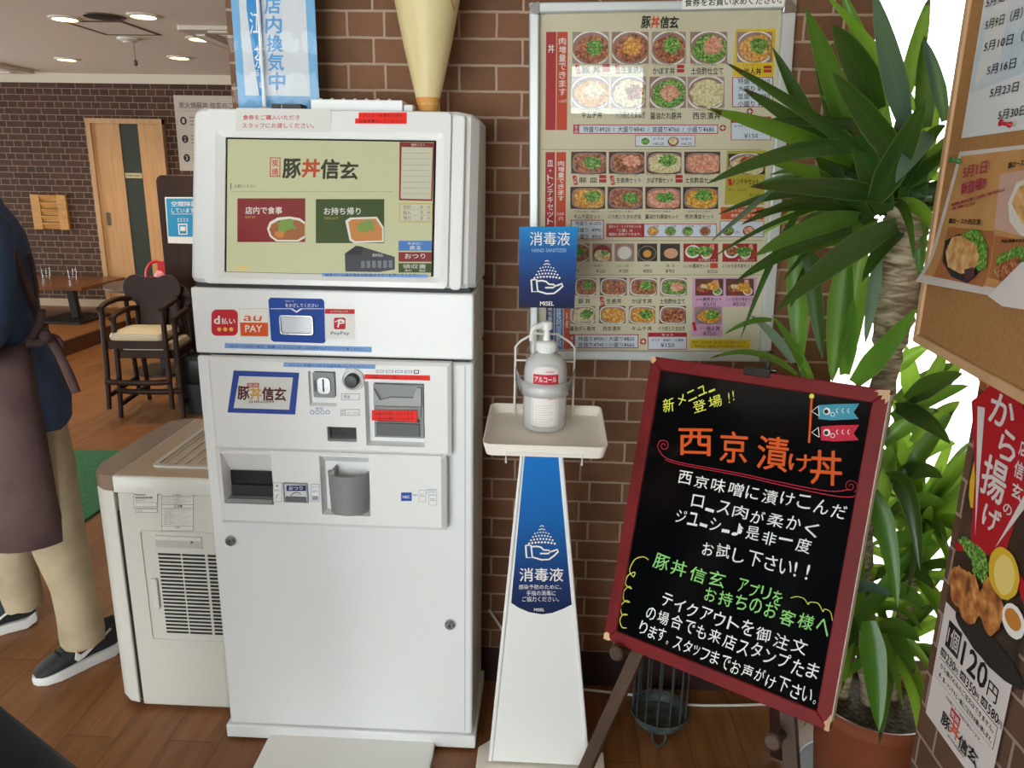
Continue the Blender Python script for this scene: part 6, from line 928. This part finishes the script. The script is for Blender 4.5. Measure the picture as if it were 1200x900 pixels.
# ================================================================ air purifier
r = thing('air_purifier', 'white floor air purifier with side vents between the person and the ticket machine', 'air purifier', (-1.1, 2.22, 0)); AW = mt('purifier_white', '#CFCBC3', .4); AW2 = mt('purifier_panel', '#D6D3CB', .35); TP = mt('purifier_taupe', '#8E7868', .22, coat=.4); TPL = mt('purifier_top_reflection', '#BFA98E', .25, coat=.3)  # TPL: beige reflected light painted into the colour of the top
zt = .735; fp = [(-1.205, 1.972), (-.935, 1.972), (-.915, 1.99), (-.915, 2.5), (-1.205, 2.5)]
def loop(pts, z): return [Vector((x, y, z)) for x, y in pts]
b = MB(); b.loft([loop(fp, .012), loop(fp, zt - .02)], AW); b.build('body', r, bevel=.006)
b = MB(); b.loft([loop([(x * 1, y) for x, y in ((-1.195, 1.99), (-.94, 1.99), (-.94, 2.48), (-1.195, 2.48))], .001), loop(((-1.195, 1.99), (-.94, 1.99), (-.94, 2.48), (-1.195, 2.48)), .014)], mt('purifier_base', '#9A9894', .5)); b.build('base', r)
def fpn(s): return [(-1.212, 1.968), (-1.245, 1.975), (-1.28, 2.005), (-1.298, 2.06), (-1.3, 2.3), (-1.29, 2.46), (-1.25, 2.5), (-1.212, 2.505)]
b = MB(); b.loft([loop(fpn(0), .02), loop(fpn(0), zt - .015)], AW2); b.build('front_panel', r, bevel=.004, ang=50)
b = MB(); b.loft([loop(fpn(0), zt - .014), loop(fpn(0), zt + .022), loop([(x * .985 - .018, y + .004) for x, y in fpn(0)], zt + .03)], TP); b.build('taupe_strip', r, ang=50)
tp = [(-1.21, 1.968), (-.935, 1.968), (-.91, 1.985), (-.91, 2.505), (-1.21, 2.505)]
b = MB(); b.loft([loop(tp, zt - .018), loop(tp, zt + .026), loop([(x, y + (.004 if y < 2.2 else -.004)) for x, y in tp], zt + .031)], AW2); b.plate(Panel((0, 0, zt + .031), (1, 0, 0), (0, 1, 0)), [(-1.205, 1.975), (-.914, 1.975), (-.914, 2.5), (-1.205, 2.5)], 0, .0015, TPL); b.build('top_cover', r, ang=40)
b = MB(); b.frame(Panel((0, 0, zt + .0325), (1, 0, 0), (0, 1, 0)), rr(-1.135, 2.04, -.95, 2.46, .02), rr(-1.12, 2.055, -.965, 2.445, .015), 0, .006, AW2); b.plate(Panel((0, 0, zt + .0325), (1, 0, 0), (0, 1, 0)), rr(-1.12, 2.055, -.965, 2.445, .015), 0, .002, mt('outlet_reflection', '#D2BFA4', .3))  # outlet colour also holds the beige reflection of the top
for k in range(5): b.box(-1.11 + k * .032, -1.106 + k * .032, 2.06, 2.44, zt + .034, zt + .038, AW2)
b.build('air_outlet', r)
AP = Panel((0, 1.9715, 0), (1, 0, 0), (0, 0, 1))
def ab(x0, y0, x1, y1): a0, _ = AP.loc(x0, (y0 + y1) / 2); a1, _ = AP.loc(x1, (y0 + y1) / 2); _, c0 = AP.loc((x0 + x1) / 2, y1); _, c1 = AP.loc((x0 + x1) / 2, y0); return a0, c0, a1, c1
q = ab(171, 623, 262, 751); b = MB(); b.frame(AP, rr(q[0], q[1], -.925, q[3], .008), rr(q[0] + .004, q[1] + .004, -.929, q[3] - .004, .006), -.002, .003, AW); b.build('filter_door', r, bevel=.001)
q = ab(183, 628, 237, 642); b = MB(); b.plate(AP, rc(q[0], q[1], q[2], q[3]), 0, .0012, mt('purifier_shade', '#B9B4AE', .5)); b.plate(AP, rc(q[0], q[3] - .012, q[2], q[3]), .0012, .006, AW2); b.lathe([(0, 0), (.004, 0), (.004, .002), (0, .003)], AP.w(q[2] - .03, q[3] - .018, .001), GRD, 12, (0, -1, 0)); b.build('door_grip', r, bevel=.001)
q = ab(189, 648, 246, 743); GK = mt('vent_black2', '#1B1916', .7); b = MB(); b.plate(AP, rc(q[0], q[1], q[2], q[3]), -.001, .0006, AW)
n = 22; dz = (q[3] - q[1]) / n; x3 = -.93
for k in range(n):
    z = q[1] + dz * (k + .2); b.plate(AP, rc(q[0] + .004, z, (q[0] + q[2]) / 2 - .002, z + dz * .55), .0006, .0011, GK); b.plate(AP, rc((q[0] + q[2]) / 2 + .002, z, q[2] - .004, z + dz * .55), .0006, .0011, GK); b.plate(AP, rc(q[2] + .004, z, x3, z + dz * .55), -.0004, .0011, GK)
b.build('vent_grille', r, smooth=False)
a, c = AP.loc(182, 695); b = MB(); b.plate(AP, rr(a - .008, c - .05, a + .012, c + .05, .006), 0, .008, AW2); b.build('side_grip', r, bevel=.003)
b = MB(); a0, _ = AP.loc(149, 600); b.box(-1.2125, -1.2048, 1.976, 2.0, .03, .655, GK); b.build('panel_gap', r, smooth=False)
p = Print(AP, .0004, .0006); GI = INK('label_ink', '#6A6662'); LB = INK('label_pale', '#D9D6CF')
for x0, y0, x1, y1 in ((156.5, 577, 185, 595), (159, 596, 185, 600.5), (189.5, 576.5, 227, 622)): p.rect(x0, y0, x1, y1, GI, 0); p.rect(x0 + .5, y0 + .5, x1 - .5, y1 - .5, LB, 1)
p.text('Panasonic', 158.5, 578.3, 171, 580.3, K, 3, .05); p.text('加湿空気清浄機', 158.5, 581.8, 179, 584, K, 3, .03); p.text('品番 F-VC70', 159, 585.2, 171, 587, GI, 3); p.rect(159, 588.5, 184, 593.5, GI, 2); p.rect(159.3, 588.8, 183.7, 593.2, LB, 3); p.text('定格', 161, 597.3, 167, 599.3, GI, 3)
p.text('⚠警告', 203, 577.5, 213, 580.5, K, 3, .04); p.text('⚠注意', 204, 591.5, 214, 594.5, K, 3, .04)
for y in (581, 591, 595.2, 616): p.rect(189.5, y, 227, y + .4, GI, 2)
for k in range(4): p.text('水をこぼしたり可燃物を近づけない', 191.5, 582 + k * 2.2, 224 - (k % 2) * 6, 583.5 + k * 2.2, GI, 3)
for k in range(8): p.text('分解や改造をしないでください。', 192, 596.2 + k * 2.4, 225 - (k % 3) * 5, 597.7 + k * 2.4, GI, 3)
p.text('お願い', 205, 617, 213, 619, K, 3); p.make('warning_label', r)
# ================================================================ people
def skin_body(root, verts, edges, m, name='body'):
    me = bpy.data.meshes.new(name); o0 = ORG[root.name]; me.from_pydata([Vector(v[:3]) - o0 for v in verts], edges, []); o = bpy.data.objects.new(name, me); COL.objects.link(o); o.parent = root; ORG[o.name] = o0; me.materials.append(m)
    o.modifiers.new('skin', 'SKIN'); sl = me.skin_vertices[0].data
    for k, v in enumerate(verts): rr_ = v[3]; sl[k].radius = rr_ if isinstance(rr_, tuple) else (rr_, rr_); sl[k].use_root = (k == 0)
    q = o.modifiers.new('sub', 'SUBSURF'); q.levels = q.render_levels = 2
    for pl in me.polygons: pl.use_smooth = True
    o.modifiers['skin'].use_smooth_shade = True; return o
SKN = mt('skin', '#C99A7C', .55, bump=.1); HAIR = noisy('hair', [(.3, '#2A1A10'), (.6, '#6A4A28'), (.8, '#8A6638')], 60, .5, stretch=(1, 1, .2))
def figure(root, O, f, l, hip, J, hair=True):
    W_ = lambda s, t, z: tuple(O + f * s + l * t + Vector((0, 0, z)))
    V = []; E = []
    def ch(start, pts):
        k = start
        for s, t, z, r_ in pts: V.append((*W_(s, t, z), r_)); n = len(V) - 1; (E.append((k, n)) if k is not None else None); k = n
        return k
    s0, t0, z0 = hip; ch(None, [(s0, t0, z0, .12)]); chest = ch(0, [(s0, t0, z0 + .2, .11), (s0 + .01, t0, z0 + .42, .12)]); neck = ch(chest, [(s0 + .0, t0, z0 + .56, .055), (s0 + .02, t0, z0 + .63, .055), (s0 + .04, t0, z0 + .69, .085), (s0 + .035, t0, z0 + .78, .088)])
    hd = Vector(W_(s0 + .04, t0, z0 + .72))
    ch(neck - 1, [(s0 + .13, t0, z0 + .70, .014)])
    for sd in ('L', 'R'):
        k = ch(0, J['leg' + sd][:-1]); k = ch(k, J['leg' + sd][-1:])
        k = ch(chest, J['arm' + sd]); hs_, ht_, hz_, _ = J['arm' + sd][-1]
        for i in range(4): a = (i - 1.5) * .018; k2 = ch(k, [(hs_ + .05, ht_ + a, hz_ - .01, .009)]); ch(k2, [(hs_ + .085 + .006 * (i in (1, 2)), ht_ + a * 1.15, hz_ - .035, .0075), (hs_ + .1, ht_ + a * 1.1, hz_ - .06, .007)])
        ch(k, [(hs_ + .01, ht_ + (.035 if sd == 'R' else -.035), hz_ - .01, .01), (hs_ + .045, ht_ + (.05 if sd == 'R' else -.05), hz_ - .03, .008)])
    skin_body(root, V, E, SKN); b = MB()
    for s, t, z, rr_ in ((.105, .032, .015, .012), (.105, -.032, .015, .012)): b.ball(hd + f * (s - .016) + l * t + Vector((0, 0, z)), rr_, mt('eye_white', '#E8E4DE', .2), 10)
    for t in (.032, -.032): b.ball(hd + f * .098 + l * t + Vector((0, 0, .015)), .006, K, 8)
    b.build('eyes', root); b = MB(); b.ball(hd + f * .088 + Vector((0, 0, -.045)), .022, mt('lips', '#A8645A', .5), 10, (.5, 1, .3)); b.build('mouth', root)
    for sg in (1, -1): b = MB(); b.ball(hd + l * (sg * .088) + f * .005, .028, SKN, 10, (.6, .6, 1.2)); b.build('ear', root)
    b = MB(); n = 20
    for i in range(9):
        pass
    rows = []
    for i in range(8):
        ph = math.pi * (.02 + .6 * i / 7); row = []
        for k in range(n + 1): t = math.radians(55) + math.radians(250) * k / n if i > 2 else 2 * math.pi * k / n; row.append(hd + Vector((0, 0, .03)) + (f * math.cos(t) * 1.08 + l * math.sin(t)) * (.103 * math.sin(ph)) + Vector((0, 0, .115 * math.cos(ph))))
        rows.append(row)
    b.sheet(rows, HAIR); o = b.build('hair', root, solid=False); q = o.modifiers.new('s', 'SOLIDIFY'); q.thickness = .012
    return W_, hd
def ring(W_, s, t, z, hs_, ht_, n=24, jit=0): return [Vector(W_(s + hs_ * math.cos(2 * math.pi * k / n), t + ht_ * math.sin(2 * math.pi * k / n), z + jit * math.sin(k * 1.9))) for k in range(n)]
f = Vector((-.8, -.6, 0)); l = Vector((.6, -.8, 0)); O = Vector((-1.532, 2.137, 0))
r = thing('person', 'person in navy shirt, brown apron, beige trousers and black trainers standing at the left edge', 'person', O)
J = dict(legL=[(.03, -.06, .82, .085), (.01, -.01, .47, .055), (-.045, 0, .12, .042), (-.01, 0, .055, .035)], legR=[(.06, -.27, .82, .085), (.12, -.34, .47, .055), (.1, -.39, .12, .042), (.15, -.39, .055, .035)],
         armL=[(.06, .05, 1.40, .055), (.07, .09, 1.22, .045), (.16, .08, 1.08, .038), (.36, .03, 1.10, .026), (.42, .01, 1.11, .03)], armR=[(.06, -.35, 1.40, .055), (.1, -.39, 1.22, .045), (.18, -.38, 1.08, .038), (.38, -.32, 1.10, .026), (.44, -.3, 1.11, .03)])
W_, hd = figure(r, O, f, l, (.06, -.15, .93), J)
NV = noisy('shirt_navy', [(.3, '#2A3C58'), (.55, '#364A6C'), (.8, '#40567C')], 9, .8, bump=.3); AP_ = noisy('apron_brown', [(.3, '#503A3A'), (.6, '#5E4646'), (.8, '#684E4C')], 12, .85, bump=.15); TRS = noisy('trousers_beige', [(.3, '#9C8B70'), (.55, '#AE9C80'), (.8, '#B8A688')], 9, .85, bump=.9)
b = MB(); b.loft([ring(W_, .045, -.15, .835, .155, .225, jit=.006), ring(W_, .042, -.15, .90, .158, .228), ring(W_, .05, -.15, .98, .146, .215), ring(W_, .055, -.15, 1.1, .118, .195), ring(W_, .052, -.15, 1.2, .116, .198), ring(W_, .05, -.15, 1.32, .116, .208), ring(W_, .05, -.15, 1.41, .105, .2), ring(W_, .052, -.15, 1.46, .085, .16), ring(W_, .055, -.15, 1.495, .066, .085), ring(W_, .06, -.15, 1.52, .062, .07)], NV)
b.build('shirt', r, ang=80)
def sleeve(pts, rs): b = MB(); b.tube(spline([W_(*q) for q in pts], 5), [min(rs[0], .05 + .01 * k) + (rs[-1] - rs[0]) * max(0, k - 4) / (5 * (len(pts) - 1) - 4) for k in range(5 * (len(pts) - 1) + 1)], NV, 16); b.build('sleeve', r, ang=80)
sleeve([(.052, -.06, 1.43), (.055, .02, 1.41), (.065, .075, 1.30), (.08, .1, 1.19), (.15, .09, 1.1)], [.075, .058]); sleeve([(.052, -.24, 1.43), (.055, -.32, 1.41), (.09, -.385, 1.30), (.11, -.4, 1.19), (.17, -.39, 1.1)], [.075, .058])
def trouser(C): b = MB(); b.loft([ring(W_, *q, 20, .004) for q in C], TRS); b.build('trouser_leg', r, ang=80)
trouser([(-.042, 0, .1, .066, .07), (-.043, 0, .13, .068, .072), (-.04, 0, .2, .063, .068), (-.034, 0, .3, .062, .067), (-.02, -.005, .42, .076, .08), (-.005, -.02, .56, .088, .09), (.01, -.045, .72, .105, .105), (.03, -.07, .88, .115, .12)])
trouser([(.11, -.39, .082, .066, .07), (.11, -.39, .2, .064, .068), (.115, -.37, .32, .064, .068), (.12, -.34, .46, .078, .08), (.1, -.29, .62, .09, .09), (.07, -.25, .76, .105, .105), (.05, -.22, .88, .115, .12)])
# apron: skirt wrapped round the front, bib, crossed straps and tied ribbons
def arc(s, t, z, hs_, ht_, a0, a1, n=22): return [Vector(W_(s + hs_ * math.cos(math.radians(a0 + (a1 - a0) * k / n)), t + ht_ * math.sin(math.radians(a0 + (a1 - a0) * k / n)), z)) for k in range(n + 1)]
b = MB(); b.sheet([arc(.05, -.15, .49, .175, .245, -112, 120), arc(.05, -.15, .62, .172, .242, -116, 117), arc(.05, -.15, .84, .168, .238, -120, 116), arc(.05, -.15, .98, .158, .228, -120, 116), arc(.055, -.15, 1.11, .13, .208, -125, 123)], AP_); b.sheet([arc(.055, -.15, 1.11, .13, .208, -75, 75), arc(.055, -.15, 1.3, .128, .215, -55, 55), arc(.055, -.15, 1.4, .118, .2, -40, 40)], AP_)
o = b.build('apron', r, solid=False, ang=80); q = o.modifiers.new('s', 'SOLIDIFY'); q.thickness = .003
def ribbon(px, w, t, name='apron_strap'):
    PL = Panel(O + l * t, -f, (0, 0, 1)); pts = []
    for q in px: a, c = PL.loc(*q); pts.append(PL.w(a, c))
    pts = spline(pts, 6); A = []; B = []
    for i in range(len(pts)):
        d = (pts[min(i + 1, len(pts) - 1)] - pts[max(i - 1, 0)]).normalized(); nrm = d.cross(l).normalized() * (w / 2); A.append(pts[i] + nrm); B.append(pts[i] - nrm)
    b = MB(); b.sheet([A, B], AP_); o = b.build(name, r, solid=False); q = o.modifiers.new('s', 'SOLIDIFY'); q.thickness = .004
ribbon([(-4, 262), (8, 280), (22, 310), (36, 348), (48, 384)], .022, .02); ribbon([(33, 297), (39, 318), (43, 340), (40, 352)], .012, -.02); ribbon([(48, 362), (46, 380), (36, 398), (22, 410)], .024, .035); ribbon([(30, 400), (45, 402), (56, 396)], .022, .04)
ribbon([(50, 385), (60, 400), (72, 420), (82, 440), (90, 460)], .024, .03, 'apron_ribbon'); ribbon([(52, 378), (54, 392), (62, 405), (70, 412)], .02, .02, 'apron_ribbon'); ribbon([(56, 394), (66, 396), (72, 406), (62, 412)], .018, .025, 'apron_ribbon')
b = MB(); PL = Panel(O + l * .035, -f, (0, 0, 1)); b.ball(PL.w(*PL.loc(53, 394)), .017, AP_, 12, (1, 1, 1.1)); b.build('apron_knot', r)
SHB = noisy('shoe_black', [(.3, '#17181B'), (.6, '#24262A'), (.8, '#2C2E33')], 90, .7); SHW = mt('shoe_sole', '#D2D0CC', .6); 
def shoe(c, d):
    sd = Vector((-d.y, d.x, 0)); cs = lambda s, hw, z0, z1, n=14: [c + d * s + sd * (hw * math.cos(2 * math.pi * k / n)) + Vector((0, 0, (z0 + z1) / 2 + (z1 - z0) / 2 * math.sin(2 * math.pi * k / n))) for k in range(n)]
    b = MB(); b.loft([cs(-.124, .02, .03, .115), cs(-.113, .032, .025, .135), cs(-.07, .037, .02, .135), cs(-.03, .037, .02, .125), cs(.02, .04, .02, .1), cs(.06, .043, .02, .082), cs(.1, .042, .02, .065), cs(.13, .032, .02, .05), cs(.142, .016, .022, .04)], SHB); sh = b.build('shoe', r, ang=70)
    b = MB(); n = 18; prof = []
    outl = [(-.128, .0), (-.122, .024), (-.09, .036), (-.03, .036), (.03, .042), (.08, .047), (.12, .038), (.142, .018), (.148, 0)]; outl = outl + [(a, -w) for a, w in outl[-2:0:-1]]
    z1 = lambda a: .036 + (.016 if a < -.1 else 0) - .006 * (a > .1); z0 = lambda a: .002 + (.012 if a < -.115 else 0)
    b.loft([[c + d * a + sd * w + Vector((0, 0, z0(a))) for a, w in outl], [c + d * a * 1.02 + sd * w * 1.05 + Vector((0, 0, z1(a) * .6)) for a, w in outl], [c + d * a + sd * w + Vector((0, 0, z1(a))) for a, w in outl]], SHW); b.build('shoe_sole', sh, ang=50)
    b = MB()
    for k in range(4): s = .015 + k * .018; b.tube([c + d * s - sd * .02 + Vector((0, 0, .1 - k * .008)), c + d * (s + .004) + Vector((0, 0, .107 - k * .009)), c + d * s + sd * .02 + Vector((0, 0, .1 - k * .008))], .0035, mt('lace_black', '#101113', .8), 6)
    b.build('shoe_lace', sh)
    return sh
c1 = Vector((-1.515, 2.168, 0)); d1 = Vector((-.62, -.78, 0)).normalized(); sh1 = shoe(c1, d1); c2 = O + f * .2 + l * -.39; sh2 = shoe(c2, f)
def swoosh(c, d, side, sh):
    P = Panel(c + side * .043, -d if (-d).cross(Vector((0, 0, 1))).dot(side) > 0 else d, (0, 0, 1)); b = MB(); sg = 1 if P.u.dot(d) < 0 else -1
    pts = [(-.026, .078), (-.034, .056), (-.027, .046), (-.008, .05), (.088, .112), (.012, .07), (-.014, .064)]; b.plate(P, [(sg * x, y) for x, y in pts], -.012, .0015, mt('swoosh_white', '#DAD8D4', .5)); b.build('shoe_mark', sh, smooth=False)
swoosh(c1, d1, Vector((-d1.y, d1.x, 0)) * (1 if Vector((-d1.y, d1.x, 0)).dot(l) > 0 else -1), sh1); swoosh(c2, f, l, sh2)
# second person, cut by the frame: only a dark trouser leg shows at the bottom left corner
f2 = Vector((.75, .66, 0)).normalized(); l2 = Vector((-f2.y, f2.x, 0)); O2 = Vector((-1.175, .93, 0))
r = thing('person', 'person of whom only one dark grey trouser leg shows at the bottom left corner', 'person', O2)
J2 = dict(legL=[(.05, .1, .82, .085), (.1, .1, .47, .06), (.02, .1, .1, .045), (.08, .1, .04, .035)], legR=[(.12, -.1, .8, .085), (.33, -.1, .5, .06), (.3, -.1, .1, .045), (.36, -.1, .04, .035)],
          armL=[(0, .2, 1.38, .055), (.02, .24, 1.2, .045), (.04, .24, 1.02, .038), (.12, .22, .85, .028), (.14, .22, .8, .03)], armR=[(0, -.2, 1.38, .055), (.0, -.24, 1.2, .045), (.02, -.24, 1.02, .038), (.06, -.22, .85, .028), (.08, -.22, .8, .03)])
W_, hd2 = figure(r, O2, f2, l2, (0, 0, .93), J2); TR2 = noisy('trousers_dark', [(.3, '#1E262A'), (.6, '#28323A'), (.8, '#303C42')], 7, .8, bump=.4); SH2 = mt('shirt_grey', '#6A6E74', .8)
def tr2(C): b = MB(); b.loft([ring(W_, *q, 20, .004) for q in C], TR2); b.build('trouser_leg', r, ang=80)
tr2([(.02, .1, .08, .07, .07), (.06, .1, .3, .075, .075), (.1, .1, .47, .085, .085), (.06, .1, .7, .1, .1), (.02, .07, .95, .13, .12)]); tr2([(.3, -.1, .08, .07, .07), (.32, -.1, .3, .075, .075), (.33, -.1, .5, .088, .088), (.2, -.1, .7, .11, .1), (.04, -.07, .95, .13, .12)])
b = MB(); b.loft([ring(W_, 0, 0, .85, .14, .2), ring(W_, 0, 0, 1.1, .12, .19), ring(W_, 0, 0, 1.38, .12, .2), ring(W_, 0, 0, 1.46, .09, .15), ring(W_, 0, 0, 1.51, .06, .07)], SH2); b.build('shirt', r, ang=80)
for sg in (1, -1): b = MB(); b.tube(spline([W_(.0, sg * .08, 1.43), W_(.0, sg * .17, 1.405), W_(.01, sg * .235, 1.25), W_(.02, sg * .248, 1.08)], 5), [.06, .066, .07, .072, .075, .075] + [.072] * 5 + [.062] * 5, SH2, 14); b.build('sleeve', r, ang=80)
for s, t in ((.06, .1), (.34, -.1)): b = MB(); b.ball(Vector(W_(s, t, .045)), .05, SHB, 16, (2.2, 2.0, .85)); b.build('shoe', r)
